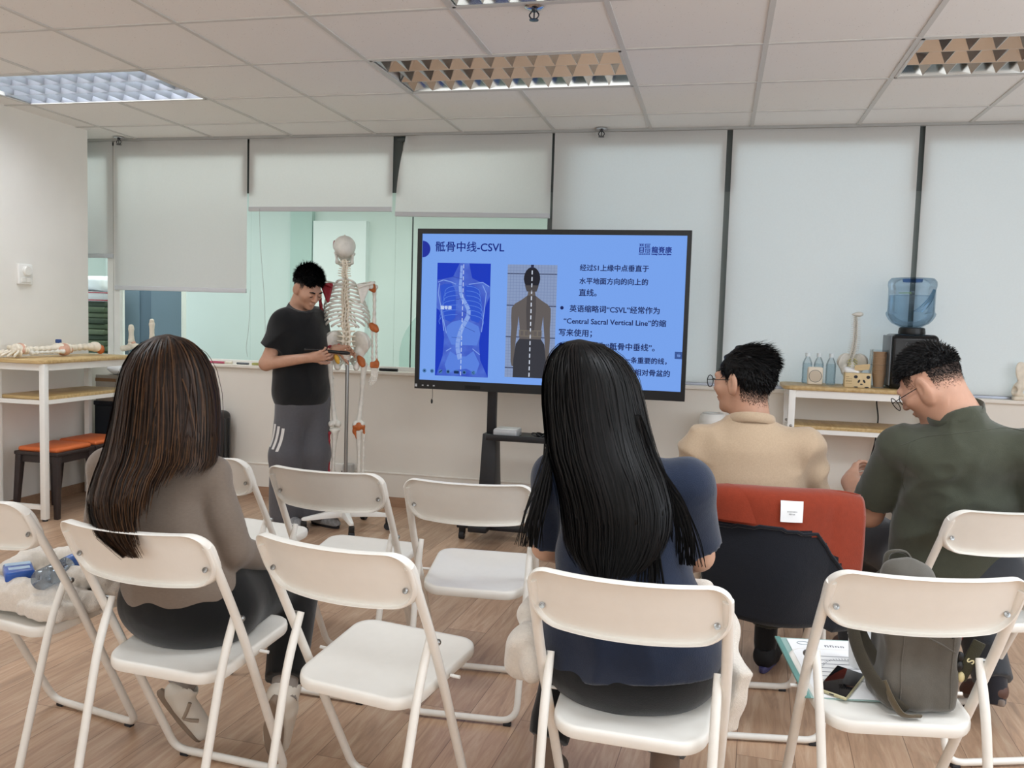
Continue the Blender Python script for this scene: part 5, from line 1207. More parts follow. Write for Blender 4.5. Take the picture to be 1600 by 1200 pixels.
    short_hair(H, R, 1.08, t, hair_black, top=.026, n=3200, spike=.3, hl=lambda y: .052+.28*np.minimum(y, .02) if not np.isscalar(y) else .052+.28*min(y, .02), front=.085, wide=1.05, comb=(0, .8, .3), seed=6, thick=1.03, sides=.008)
    return t
man_olive()

# ============================== the presenter
def presenter():
    t = thing('person', 'standing person in a black t-shirt and wide grey trousers pointing a marker at the skeleton', 'person', (0, 0, 0))
    N, H = A3(-2.685, 5.285, 1.465), A3(-2.600, 5.235, 1.580); R = rot3(0, 0, -2.02) @ rot3(-.58, 0, 0) @ rot3(0, .06, 0)
    SL, SR, EL, ER, WL, WR = A3(-2.640, 5.445, 1.375), A3(-2.725, 5.165, 1.360), A3(-2.575, 5.46, 1.10), A3(-2.836, 5.130, 1.092), A3(-2.47, 5.38, 1.19), A3(-2.50, 5.075, 1.145)
    HL, HR, KL, KR, AL, AR = A3(-2.620, 5.41, .90), A3(-2.715, 5.25, .90), A3(-2.615, 5.40, .50), A3(-2.755, 5.255, .50), A3(-2.625, 5.45, .09), A3(-2.79, 5.33, .09)
    yw = -1.85
    seg = [((-2.682, 5.335, .93), (.168, .132, .12), yw), ((-2.680, 5.325, 1.07), (.165, .135, .14), yw), ((-2.685, 5.31, 1.23), (.178, .142, .15), yw), ((-2.690, 5.30, 1.365), (.165, .105, .08), yw)]
    B = Field(); torso(B, seg, -.012); Lh = head(B, H, R, 1.04, N)
    B.cap(SL, SR, .052, .052, .05).chain([SL, EL, WL], [.050, .041, .028]).chain([SR, ER, WR], [.052, .043, .029]).chain([HL, KL, AL], [.09, .06, .042], .03).chain([HR, KR, AR], [.09, .06, .042], .03)
    hand(B, WR, (1, .12, .22), (.15, .75, .45), -1, 1.0, (.75, .85, .95, 1.0), .45); hand(B, WL, (.9, .1, 0), (.2, -.6, -.4), 1, .98, (.5, .55, .6, .7))
    hb = [(H-.17, H+.17), (WR-A3(.03, .08, .08), WR+A3(.19, .11, .10)), (WL-A3(.03, .10, .08), WL+A3(.19, .08, .08))]
    wf = lambda x, y, z: ((np.abs(x) < .077) | (y < -.035))*np.where(y > .035, 0, np.where(y > -.02, np.clip((z+.005)/.04, 0, 1), np.clip((z+.06-.3*(y+.03))/.06, 0, 1)))
    def mf(c):
        q = (c-H) @ np.array(R); w_ = np.where(np.linalg.norm(c-H, axis=1) < .17, wf(q[:, 0], q[:, 1], q[:, 2]), 0); j_ = np.random.default_rng(2).random(len(c))*.25
        return (w_ > .25+j_).astype(int)+(w_ > .62+j_).astype(int)
    bo = skin('body', [B.mesh(.009, holes=hb)]+[B.mesh(.0035, a, b) for a, b in hb], [SK['b']]+STUB, t, mf)
    stubble(bo, H, R, wf, 11000, hair_black, t, 43, .0045, .0016)
    br = MB()
    for q in (-1, 1): br.tube([Lh(q*.016, .099, .022), Lh(q*.033, .098, .028), Lh(q*.050, .085, .022)], [.003, .0042, .002], 6, sx=1.2)
    mk('eyebrows', br, hair_black[0], t)
    ey = MB()
    for q in (-1, 1): ey.tube([Lh(q*.020, .0915, -.005), Lh(q*.032, .0945, -.008), Lh(q*.045, .088, -.004)], .0016, 6)
    mk('eyelashes', ey, hair_black[0], t)
    C = Field(); torso(C, seg, .022); C.cap(SL, SR, .062, .062, .06).cap(N-A3(0, 0, .08), N-A3(0, 0, .02), .10, .066, .06).ell((-2.692, 5.335, .90), (.186, .142, .22), rot3(0, 0, yw), .08)
    C.join(sleeve(SL, EL, .62, .068, .074), .05).join(sleeve(SR, ER, .62, .070, .080), .05); C.disp = wrinkle(45, .009, 20)
    C.clip((0, 0, .83), (0, 0, -1)).clip(N+A3(.02, -.01, -.012), (.45, -.25, 1), (N+A3(0, 0, .06), .14))
    skin('t_shirt', [C.mesh(.007)], cloth('black_cotton', '#111214', bs=380), t)
    T = Field(); T.ell((-2.680, 5.335, .86), (.174, .136, .17), rot3(0, 0, yw), .06).chain([HL-A3(0, 0, .06), KL, AL], [.098, .097, .100], .05).chain([HR-A3(0, 0, .06), KR, AR], [.098, .100, .104], .05); w0 = wrinkle(49, .014, 15, (1, 1, .6)); T.disp = w0
    T.clip((0, 0, .045), (0, 0, -1)).clip((0, 0, .96), (0, 0, 1))
    tr = skin('trousers', [T.mesh(.008)], cloth('grey_nylon', '#55555a', bump=.15, rough=.6), t)
    # three pale stripes on the thigh

    bv = BVHTree.FromPolygons([v.co.copy() for v in tr.data.vertices], [tuple(p.vertices) for p in tr.data.polygons]); ms = MB()
    for k in range(3):
        def fn(u, v, k=k):
            x = -2.835+.033*k+.020*u+.030*v+(.010*math.sin(v*2.2)); z = .555+.150*v-.012*k
            h = bv.ray_cast(Vector((x, 4.8, z)), Vector((0, 1, 0)))[0]; h = h if h else Vector((x, 5.16, z)); return h+Vector((0, -.002, 0))
        ms.grid(fn, 3, 14)
    mk('stripes', ms, mat('white_stripe', '#d6d5d3', .6), tr, fix=False)
    gs = mat('grey_mesh_shoe', '#8f9092', .6, var=.25, scale=60); 
    shoe('sneaker', (-2.665, 5.475, 0), (-2.43, 5.395, 0), (0, 0, 1), t, gs, M['rubber']); shoe('sneaker', (-2.87, 5.35, 0), (-2.63, 5.25, 0), (0, 0, 1), t, gs, M['rubber'])
    short_hair(H, R, 1.04, t, hair_black, top=.052, n=3200, spike=.75, hl=lambda y: .042+.5*np.minimum(y, .02) if not np.isscalar(y) else .042+.5*min(y, .02), front=.070, wide=1.0, comb=(0, .9, .35), seed=8, thick=1.06, sides=.012)
    t.scale = (.972, .972, .992)
    return WR
WRp = presenter()
m_ = thing('marker_pen', 'black marker pointed at the lower spine by the presenter', 'pen', (0, 0, 0))
a, b = Vector((-2.385, 4.945, 1.182)), Vector((-2.20, 4.985, 1.170)); d = (b-a).normalized()
mk('barrel', MB().tube([a, a+d*.14], .0105, 14), M['black'], m_); mk('cap', MB().tube([a+d*.14, a+d*.185, a+d*.2], [.0125, .0115, .006], 14), mat('cap_black', '#17171a', .25), m_)
ph = thing('remote', 'black slide remote held in the hand of the presenter', 'remote', (0, 0, 0))
mk('case', MB().rbox((-.02, -.06, -.008), (.02, .06, .008), .006, 3, M=Matrix.Translation((-2.40, 4.93, 1.186)) @ Matrix.Rotation(-1.2, 4, 'Z')), M['black'], ph)
# ------------------------------------------------------------------ anatomical models
def fbone(name, parent, m, fn, res=.004, loc=None, smooth_it=0):
    F = Field(); fn(F); return skin(name, [F.mesh(res, pad=.012)], m, parent, relax=smooth_it)
def longbone(name, parent, m, a, b, r, e0, e1, bow=(0, 0, 0), res=.0036, split=.0, ax=(1, 0, 0)):
    a, b = A3(*a), A3(*b); mid = (a+b)/2+A3(*bow); ax = A3(*ax)
    def fn(F):
        q = lambda t: a*(1-t)**2+2*mid*t*(1-t)+b*t*t
        P = [q(t) for t in np.linspace(0, 1, 7)]; R = [e0*.85, r*1.15, r, r*.95, r, r*1.2, e1*.85]
        F.chain(P, R, .012)
        for p, e in ((a, e0), (b, e1)): F.ell(p+ax*e*.55, (e*.75,)*3, None, .01).ell(p-ax*e*.55, (e*.75,)*3, None, .01)
    return fbone(name, parent, m, fn, res)
def vert_mesh():
    F = Field(); F.cap((0, .006, -.004), (0, .006, .004), .0135, .0135, .004).cap((0, -.008, 0), (0, -.034, -.012), .0042, .0034, .006)
    for q in (-1, 1): F.cap((q*.006, -.006, 0), (q*.030, -.014, .002), .0042, .0036, .006).cap((q*.011, -.010, -.010), (q*.010, -.012, .011), .0045, .004, .005)
    F.cap((0, -.006, -.006), (0, -.006, .006), .005, .005, sub=True, k=.004)
    return F.mesh(.0024)
VM = vert_mesh(); _vproto = {}
def vertebra(parent, p, s, m, rx=0):
    if m.name not in _vproto:
        o = skin('vertebra', [VM], m, parent); _vproto[m.name] = o
    else: o = _vproto[m.name].copy(); COL.objects.link(o); o.parent = parent
    o.location = p; o.scale = s; o.rotation_euler = (rx, 0, 0); return o
def spine_path(t):     # t 0 (neck) .. 1 (sacrum): fore-aft curve
    return .020*math.sin(t*2*PI*1.05+.5)-.018*t
def hipbone(parent, c, s, m, q, name='hip_bone'):
    def fn(F):
        F.ell((q*.056, -.010, .042), (.012, .056, .066), rot3(0, -q*.30, q*.95), .02); F.ell((q*.070, -.002, .052), (.009, .050, .055), rot3(0, -q*.35, q*1.05), .02)
        F.cap((q*.045, .01, -.01), (q*.058, .018, -.035), .026, .026, .02); F.ell((q*.078, .016, -.040), (.018,)*3, None, .008, sub=True)
        F.cap((q*.05, .02, -.035), (q*.006, .062, -.058), .012, .011, .015).cap((q*.052, .0, -.045), (q*.036, -.012, -.098), .014, .016, .015).cap((q*.036, -.010, -.098), (q*.010, .055, -.068), .010, .009, .012)
        for k in range(9): pass
    F = Field(); fn(F); v, f = F.mesh(.0036); return skin(name, [(v*s+A3(*c), f)], m, parent)
def scapula(parent, c, q, m):
    F = Field(); P_ = [(-.01*q, 0, .04), (.075*q, .012, .045), (.03*q, .008, -.085), (-.012*q, 0, .005)]
    F.cap((-.005*q, 0, .03), (.02*q, .004, -.08), .006, .005, .004).cap((.0, 0, .035), (.06*q, .008, .035), .006, .006, .004).cap((.06*q, .01, .03), (.02*q, .004, -.08), .008, .005, .004)
    for t in np.linspace(.0, .95, 16): F.cap((A3(-.003*q, 0, .03)*(1-t)+A3(.02*q, .004, -.08)*t), (A3(.06*q, .01, .03)*(1-t)+A3(.02*q, .004, -.08)*t), .0058, .0058, .008)
    F.cap((-.002*q, -.012, .018), (.085*q, -.012, .050), .0055, .010, .006).ell((.075*q, .006, .028), (.014, .014, .018), None, .008)
    v, f = F.mesh(.0033); return skin('scapula', [(v+A3(*c), f)], m, parent)
def hand_bones(parent, w, m, q=1, s=1.0):
    F = Field(); w = A3(*w)
    for i in range(5):
        o = (i-2)*.013
        L = (.055, .066, .070, .066, .055)[i]; a = w+A3(o*.6, 0, -.020)*s; d = A3(o*1.0+(.012 if i == 4*(q > 0) else 0), .004*i, -1); d /= np.linalg.norm(d); p = a
        for k, ll in enumerate((.9, .55, .35, .25)):
            e = p+d*L*ll*.72*s; F.cap(p, p+(e-p)*.92, .0042*s, .0036*s, .002).ell(e, (.0048*s,)*3, None, .002); p = e; d = d+A3(-.18*q, .1, 0); d /= np.linalg.norm(d)
    for o in (-.016, -.006, .005, .015): F.ell(w+A3(o, 0, -.006)*s, (.0085*s,)*3, None, .003).ell(w+A3(o*.9, .002, -.018)*s, (.008*s,)*3, None, .003)
    return skin('hand_bones', [F.mesh(.0025)], m, parent)
def foot_bones(parent, a, m, s=1.0, dirv=(0, 1, 0), name='foot_bones'):
    a = A3(*a); y = A3(*dirv); x = np.cross(y, A3(0, 0, 1)); F = Field(); L = lambda i, j, k: a+(x*i+y*j+A3(0, 0, k))*s
    F.ell(L(0, 0, -.015), (.022*s, .022*s, .018*s), None, .008).cap(L(0, -.01, -.035), L(.002, -.055, -.045), .018*s, .019*s, .01).cap(L(0, .02, -.028), L(0, .065, -.035), .020*s, .019*s, .01)
    for i in range(5):
        o = (i-2)*.014; p = L(o*.8, .07, -.036-.004*abs(o)*60*0); d = A3(*(x*o*1.6+y*1-A3(0, 0, .28))); d /= np.linalg.norm(d)
        for ll in (.058, .028, .018, .013):
            e = p+d*ll*s; F.cap(p, p+(e-p)*.93, .0058*s, .0048*s, .003).ell(e, (.0062*s,)*3, None, .002); p = e; d = d+A3(0, 0, .10); d /= np.linalg.norm(d)
    return skin(name, [F.mesh(.003)], m, parent)

def skeleton():
    t = thing('skeleton_model', 'life-size teaching skeleton on a white five-armed rolling stand, seen from behind', 'skeleton', (0, 0, 0))
    BX, BY = -2.287, 5.165; bone = M['bone_grey']
    # skull
    def sk(F):
        F.ell((-2.303, 5.170, 1.838), (.069, .086, .068), None, .02).ell((-2.303, 5.225, 1.80), (.052, .045, .055), None, .02).ell((-2.303, 5.13, 1.812), (.055, .05, .045), None, .02)
        for q in (-1, 1): F.ell((-2.303+q*.028, 5.275, 1.812), (.018, .018, .016), None, .006, sub=True).cap((-2.303+q*.062, 5.19, 1.795), (-2.303+q*.056, 5.25, 1.79), .006, .007, .008).cap((-2.303+q*.052, 5.165, 1.79), (-2.303+q*.050, 5.165, 1.765), .010, .007, .008)
        F.ell((-2.303, 5.28, 1.785), (.010, .015, .014), None, .005, sub=True).cap((-2.325, 5.262, 1.762), (-2.281, 5.262, 1.762), .014, .014, .01)
        F.cap((-2.303, 5.17, 1.905), (-2.303, 5.17, 1.912), .004, .004, .002)
    fbone('skull', t, bone, sk, .0036)
    def jw(F):
        for q in (-1, 1): F.cap((-2.303+q*.050, 5.185, 1.785), (-2.303+q*.046, 5.19, 1.735), .008, .010, .01).cap((-2.303+q*.046, 5.19, 1.735), (-2.303+q*.018, 5.262, 1.722), .011, .012, .01)
        F.cap((-2.325, 5.264, 1.722), (-2.281, 5.264, 1.722), .012, .012, .01).cap((-2.322, 5.268, 1.742), (-2.284, 5.268, 1.742), .007, .007, .006)
    fbone('jaw', t, bone, jw, .0036)
    mk('temple_muscle', MB().sph((-2.368, 5.185, 1.845), (.008, .026, .030), 14), M['muscle'], t)
    # spine
    zs = list(np.linspace(1.738, 1.645, 7))+list(np.linspace(1.622, 1.352, 12))+list(np.linspace(1.322, 1.192, 5)); pts = []
    for k, z in enumerate(zs):
        u = (1.738-z)/(1.738-1.192); x = -2.300+.022*u+.004*math.sin(k); y = BY-.030+spine_path(u); s = 1.25+.55*u if k > 6 else 1.0+.04*k; zz = (.85 if k < 7 else .95+.5*u)
        vertebra(t, (x, y, z), (s, s*(1.15 if k > 6 else 1), zz*1.1), M['bone'], .25 if 6 < k < 19 else 0); pts.append(A3(x, y, z))
    dk = MB(); 
    for a, b in zip(pts, pts[1:]): dk.lathe([(.010, -.003), (.0125, 0), (.010, .003)], tuple((a+b)/2+A3(0, .008, 0)), 10)
    mk('spinal_discs', dk, mat('disc_tan', '#a98672', .5), t)
    # ribs
    th = pts[7:19]
    for k in range(12):
        c = th[k]; w = (.062, .088, .105, .118, .128, .137, .143, .146, .146, .142, .128, .10)[k]; dp = (.055, .075, .09, .10, .108, .112, .115, .115, .11, .10, .085, .07)[k]; end = (2.6, 2.6, 2.62, 2.62, 2.6, 2.55, 2.45, 2.25, 2.0, 1.75, 1.25, 1.0)[k]; drop = .035+.0085*min(k, 8)
        for q in (-1, 1):
            P_ = []
            for a in np.linspace(.12, end, 16): P_.append((c[0]+q*w*math.sin(a)**.9, c[1]-.020+dp*(1-math.cos(a))-.028*math.sin(min(a*2.2, PI)), c[2]+.004-drop*(1-math.cos(a))*.62-.012*math.sin(a)))
            mk('rib', MB().tube(P_, [.0042]*2+[.0056]*12+[.0048]*2, 8, sx=1.35, sy=.6), bone, t)
    mk('sternum', MB().tube(smooth_path([(-2.297, 5.335, 1.575), (-2.296, 5.36, 1.50), (-2.295, 5.37, 1.42), (-2.295, 5.365, 1.385)]), [.016]*8+[.013]*8+[.010]*9, 10, sx=.5, sy=1.3, up=(0, 1, 0)), bone, t)
    ct = MB()
    for k in range(2, 8):
        for q in (-1, 1):
            c = th[k]; ct.tube(smooth_path([(c[0]+q*.055, c[1]+.185, c[2]-.10-.008*k+.02), (c[0]+q*.03, 5.355, c[2]-.095-.004*k+.02), (-2.296+q*.008, 5.362, 1.545-.022*k)]), .005, 6)
    mk('rib_cartilage', ct, M['bone'], t)
    for q, mm in ((1, bone), (-1, bone)):
        mk('clavicle', MB().tube(smooth_path([(-2.292+q*.02, 5.325, 1.585), (-2.29+q*.08, 5.30, 1.602), (-2.287+q*.13, 5.23, 1.61), (-2.285+q*.172, 5.175, 1.612)]), [.008]+[.0062]*23+[.009], 8), mm, t)
    scapula(t, (-2.205, 5.075, 1.555), 1, bone); scapula(t, (-2.375, 5.075, 1.555), -1, M['muscle'])
    # arms
    longbone('humerus', t, bone, (-2.112, 5.135, 1.582), (-2.110, 5.150, 1.325), .0095, .019, .016, (.004, 0, 0)); longbone('humerus', t, M['muscle'], (-2.462, 5.135, 1.580), (-2.425, 5.17, 1.325), .0095, .019, .016)
    longbone('ulna', t, bone, (-2.122, 5.150, 1.318), (-2.116, 5.160, 1.085), .0058, .010, .008, res=.003); longbone('radius', t, bone, (-2.098, 5.150, 1.312), (-2.092, 5.160, 1.085), .0058, .009, .010, (.004, 0, 0), res=.003)
    longbone('ulna', t, bone, (-2.430, 5.17, 1.318), (-2.405, 5.19, 1.10), .0058, .010, .008, res=.003); longbone('radius', t, bone, (-2.412, 5.17, 1.312), (-2.385, 5.19, 1.10), .0058, .009, .010, res=.003)
    hand_bones(t, (-2.103, 5.16, 1.068), bone, 1, 1.1); hand_bones(t, (-2.395, 5.19, 1.085), bone, -1, 1.1)
    def lig(name, pr, res=.0035): fbone(name, t, M['ligament'], pr, res)
    lig('shoulder_ligament', lambda F: F.ell((-2.128, 5.118, 1.580), (.022, .018, .026), rot3(0, .3, 0)).cap((-2.135, 5.12, 1.60), (-2.112, 5.12, 1.555), .012, .010))
    lig('elbow_ligament', lambda F: F.ell((-2.110, 5.146, 1.318), (.026, .019, .024)).cap((-2.128, 5.14, 1.338), (-2.092, 5.14, 1.30), .012, .012))
    lig('wrist_ligament', lambda F: F.box((-2.103, 5.155, 1.075), (.020, .008, .012), rd=.008).cap((-2.088, 5.152, 1.085), (-2.088, 5.152, 1.12), .008, .003))
    # pelvis
    hipbone(t, (-2.258, 5.150, 1.168), 1.16, bone, 1); hipbone(t, (-2.292, 5.150, 1.168), 1.16, bone, -1)
    def sa(F):
        for k in range(5): F.ell((-2.275, 5.095+.004*k-.006*math.sin(k), 1.165-.022*k), (.036-.0055*k, .016, .016), None, .01).ell((-2.275, 5.078+.004*k, 1.165-.022*k), (.006, .008, .008), None, .004)
        F.cap((-2.275, 5.11, 1.07), (-2.275, 5.135, 1.045), .008, .005, .01)
    fbone('sacrum', t, bone, sa, .0036)
    fbone('pelvic_muscle', t, M['muscle'], lambda F: F.ell((-2.385, 5.115, 1.165), (.028, .014, .036), rot3(0, .5, 0)).ell((-2.325, 5.10, 1.185), (.016, .012, .026)))
    fbone('yellow_ligament', t, M['disc_yellow'], lambda F: F.ell((-2.335, 5.10, 1.11), (.016, .012, .034), rot3(0, -.35, 0)))
    fbone('hip_ligament', t, M['ligament'], lambda F: F.ell((-2.185, 5.14, 1.098), (.024, .022, .026)).cap((-2.20, 5.125, 1.125), (-2.175, 5.12, 1.075), .012, .016))
    # legs
    for q, hx, kx, ax_ in ((1, -2.168, -2.195, -2.190), (-1, -2.385, -2.345, -2.352)):
        def fm(F, hx=hx, kx=kx, q=q):
            F.chain([(hx, 5.145, 1.075), (hx+(kx-hx)*.3, 5.155, .95), (hx+(kx-hx)*.6, 5.155, .82), (kx, 5.145, .70)], [.021, .0135, .0125, .019], .012).cap((hx, 5.145, 1.072), (hx-q*.038, 5.16, 1.108), .016, .014, .012).ell((hx-q*.046, 5.162, 1.116), (.022,)*3, None, .008)
            for s in (-1, 1): F.ell((kx+s*.022, 5.132, .685), (.020, .026, .022), None, .010)
        fbone('femur', t, bone, fm, .0038)
        def tb(F, kx=kx, ax_=ax_): F.chain([(kx, 5.145, .635), (kx, 5.15, .60), (ax_, 5.155, .47), (ax_, 5.155, .34)], [.026, .018, .011, .014], .012); F.ell((kx-.016, 5.14, .645), (.020, .022, .010), None, .01).ell((kx+.016, 5.14, .645), (.020, .022, .010), None, .01).ell((ax_, 5.15, .325), (.018, .016, .014), None, .01)
        fbone('tibia', t, bone, tb, .0038)
        longbone('fibula', t, bone if q > 0 else M['muscle'], (kx+q*.034, 5.135, .625), (ax_+q*.026, 5.14, .325), .0055, .009, .009, res=.003)
        mk('patella', MB().sph((kx, 5.185, .675), (.018, .009, .020), 12), bone, t)
        foot_bones(t, (ax_, 5.155, .312), bone, 1.05)
    lig('knee_ligament', lambda F: F.cap((-2.222, 5.128, .700), (-2.222, 5.13, .635), .006, .007).cap((-2.166, 5.128, .700), (-2.160, 5.13, .628), .006, .008).cap((-2.220, 5.115, .672), (-2.168, 5.115, .672), .010, .010).cap((-2.194, 5.11, .69), (-2.194, 5.115, .655), .009, .008).cap((-2.222, 5.125, .64), (-2.208, 5.13, .59), .006, .003))
    # stand
    mk('pole', MB().tube([(-2.270, 5.10, .12), (-2.270, 5.10, 1.165)], .0115, 16), M['steel'], t)
    hb = MB().lathe([(.040, .075), (.045, .09), (.040, .135), (.026, .15), (.018, .19)], (-2.272, 5.10, 0), 20); mk('hub', hb, M['white'], t)
    for k in range(5):
        a = math.radians(-6-72*k); d = Vector((math.cos(a), math.sin(a), 0)); c = Vector((-2.272, 5.10, 0)); s = Vector((-d.y, d.x, 0)); rings = []
        for r_, w, z0, z1 in ((.02, .026, .082, .138), (.15, .021, .086, .122), (.275, .016, .086, .108), (.292, .010, .088, .104)):
            p = c+d*r_; rings.append([p+s*w+Vector((0, 0, z0)), p-s*w+Vector((0, 0, z0)), p-s*w*.7+Vector((0, 0, z1)), p+s*w*.7+Vector((0, 0, z1))])
        ar = mk('arm', MB().loft(rings), M['white'], t, bevel=.003)
        p = c+d*.278
        cs = mk('caster', MB().rbox(tuple(p+Vector((-.018, -.018, .034))), tuple(p+Vector((.018, .018, .084))), .008, 2), M['black'], ar)
        mk('wheel', MB().tube([p-s*.016+Vector((0, 0, .026)), p+s*.016+Vector((0, 0, .026))], .026, 16), M['rubber'], ar)
    pv = Vector((-2.278, 5.13, 0)); Rz = Matrix.Rotation(.36, 4, 'Z'); t.location = Vector((-2.347, 5.29, 0))-(Rz @ (pv*1.03)); t.rotation_euler = (0, 0, .36); t.scale = (1.03, 1.03, 1.006)
skeleton()

# bone models on the ledge, on the left table, at the right edge
def foot_model(label, x, y, z, h, rot):
    t = thing('foot_bone_model', label, 'anatomical model', (x, y, z), rot)
    longbone('tibia', t, M['bone'], (0, 0, .10), (.004, 0, .10+h), .0165, .025, .018, res=.0036); longbone('fibula', t, M['bone_red'], (-.030, -.008, .085), (-.021, -.006, .08+h), .008, .013, .009, res=.003)
    foot_bones(t, (0, 0, .095), M['bone'], 1.25)
    fbone('ankle_ligament', t, M['bone_red'], lambda F: F.ell((0, .012, .085), (.024, .022, .018)).cap((-.02, -.004, .09), (-.01, -.03, .06), .010, .008))
    mk('stand_rod', MB().tube([(0, -.02, -.045), (0, -.02, .05)], .004, 8).lathe([(.035, -.045), (.035, -.039), (.008, -.035)], (0, -.02, 0), 18), M['steel'], t)
foot_model('shorter ankle bone model on a rod, on the ledge beside the white window frame', -4.505, 6.03, 1.045, .115, -1.45)
foot_model('taller ankle bone model on the ledge before the slate blue panel', -4.32, 6.03, 1.045, .165, -1.2)
t = thing('leg_bone_model', 'full leg bone model lying along the left bar table', 'anatomical model', (-4.50, 4.96, 1.055), -.17); t.scale = (1.45, .82, 1.45)
longbone('femur', t, M['bone'], (0, .34, .035), (0, .66, .042), .0145, .036, .030, (0, 0, .006)); longbone('tibia', t, M['bone'], (.01, -.04, .034), (0, .285, .040), .0125, .022, .032); longbone('fibula', t, M['bone_grey'], (.045, -.03, .022), (.040, .27, .026), .0065, .012, .012, res=.003)
fbone('knee_ligament', t, M['bone_red'], lambda F: F.ell((.012, .312, .035), (.036, .045, .030)).cap((.03, .27, .03), (.02, .38, .03), .016, .014)); fbone('hip_ligament', t, M['ligament'], lambda F: F.ell((.02, .685, .03), (.024, .03, .024)))
def fc(F):
    r = np.random.default_rng(5)
    F.ell((.0, -.10, .035), (.035, .045, .03), None, .01)
    for k in range(16): F.ell((r.uniform(-.06, .06), -.10+r.uniform(-.06, .05), .018+r.uniform(0, .035)), tuple(r.uniform(.010, .018, 3)), None, .004)
    for i in range(5): 
        p = A3(-.05+.024*i, -.15, .03)
        for k in range(3): e = p+A3(.006*(i-2), -.026, -.006); F.cap(p, e, .007, .006, .003); p = e+A3(0, -.004, 0)
    F.clip((0, 0, .002), (0, 0, -1))
fbone('foot_bones', t, M['bone'], fc, .0032)
fbone('ankle_ligament', t, M['bone_red'], lambda F: F.ell((.0, -.065, .045), (.028, .034, .020)).cap((.03, -.09, .03), (-.02, -.06, .05), .012, .010))
mk('blue_clip', MB().rbox((-.012, .27, .064), (.014, .30, .082), .004, 2), mat('blue_clip', '#2f4a86', .4), t)
t = thing('hip_bone_model', 'single hip bone model standing on the ledge at the far right edge', 'anatomical model', (1.86, 5.99, 1.10))
fbone('ilium', t, M['bone'], lambda F: F.ell((0, 0, .06), (.045, .012, .085), rot3(0, -.35, .3)).cap((-.02, 0, -.02), (-.03, 0, -.05), .032, .030, .02).ell((-.052, -.016, -.035), (.022,)*3, None, .006, sub=True).cap((-.02, 0, -.06), (.05, .0, -.085), .014, .012, .015))
mk('foot', MB().rbox((-.05, -.025, -.10), (.05, .025, -.075), .008), M['bone'], t)

def marks(width, h, n, seed):
    # blurred print too small to read: uneven little strokes
    r = np.random.default_rng(seed); v = []; f = []; st = width/n
    for k in range(n):
        a = k*st; w = st*r.uniform(.55, .8); z0 = h*r.uniform(0, .15); z1 = h*r.uniform(.8, 1); b = len(v)
        for (p, q, s_, t_) in ((0, z0, w*.3, z1), (0, z1*.8, w, z1), (w*.6, z0, w, z1*.6)): b = len(v); v += [(a+p, q, 0), (a+s_, q, 0), (a+s_, t_, 0), (a+p, t_, 0)]; f.append((b, b+1, b+2, b+3))
    return v, f
# ------------------------------------------------------------------ things on the right bar table
TZ = 1.0555
def pet_bottle(label, x, y, z=TZ, h=.195, r=.031, group=None):
    t = thing('water_bottle', label, 'bottle', (x, y, z), 0, group); k = h/.195
    pr = [(.0, .003), (r*.8, .0), (r, .008), (r, .03), (r*.95, .036), (r, .042), (r, .10), (r*.96, .108), (r, .115), (r*.93, .135), (r*.6, .160), (.0125, .168), (.0125, .178)]
    mk('bottle', MB().lathe([(a, b*k) for a, b in pr], n=24, cap=False), M['pet'], t)
    mk('cap', MB().lathe([(.0155, .172*k), (.0155, .194*k), (.012, .197*k)], n=18), mat('clear_white_cap', '#dfe6ea', .35), t)
    mk('water', MB().lathe([(.001, .004), (r*.93, .006), (r*.93, .13*k), (.001, .131*k)], n=20, cap=False), clear('water_clear', '#f1f6f8', .06, .05), t)
    return t
pet_bottle('clear water bottle on the right table, standing leftmost behind the beige speaker', .572, 5.875); pet_bottle('clear water bottle on the right table, middle one behind the beige speaker', .640, 5.865); pet_bottle('clear water bottle on the right table, on its own beside the beige speaker', .712, 5.845)
t = thing('speaker', 'small beige square speaker with a round grille on the right table', 'speaker', (.610, 5.765, TZ))
bg_ = mat('beige_plastic', '#e6dccb', .45); mk('case', MB().rbox((-.046, -.022, 0), (.046, .022, .112), .012, 4), bg_, t)
Rx = Matrix.Rotation(PI/2, 3, 'X')
mk('grille', MB().lathe([(.034, 0), (.034, .002), (.012, .004), (.003, .0045)], (0, -.0215, .055), 28, M=Rx), mat('grille_beige', '#d2c4b2', .7, bump=.4, bscale=700), t)
mk('grille_ring', MB().tube([(.0375*math.cos(a), -.0225, .055+.0375*math.sin(a)) for a in np.linspace(0, 2*PI, 36, endpoint=False)], .0014, 6, closed=True), M['ink'], t)
# small spine model
t = thing('spine_model', 'small white spine and pelvis model standing behind the panda tissue box', 'anatomical model', (.838, 5.86, TZ))
zz = np.linspace(.432, .15, 24)
for k, z in enumerate(zz):
    u = k/23; vertebra(t, (.012*math.sin(u*3)+.022*(1-u)-.015, .012*math.sin(u*6.5+.6), z), (.85+.25*u,)*2+(.40+.28*u,), M['bone_grey'])
fbone('skull_base', t, M['bone_grey'], lambda F: F.ell((.012, .004, .448), (.030, .024, .010)).ell((.03, .004, .452), (.018, .018, .008)), .0026)
for q in (-1, 1): hipbone(t, (0, 0, .115), .82, M['bone_grey'], q)
fbone('sacrum', t, M['bone_grey'], lambda F: F.ell((0, -.01, .125), (.024, .012, .026)).ell((0, -.004, .098), (.014, .010, .022)), .003)
fbone('nerve_roots', t, mat('nerve_yellow', '#c9c178', .5), lambda F: [F.cap((q*.008, -.02, .17-.016*k), (q*.028, -.024, .155-.016*k), .003, .0025, .003) for q in (-1, 1) for k in range(4)], .002)
mk('stand_rod', MB().tube([(0, .01, 0), (0, .01, .12)], .004, 8).lathe([(.05, 0), (.05, .008), (.01, .012)], (0, .01, 0), 20), M['steel'], t)
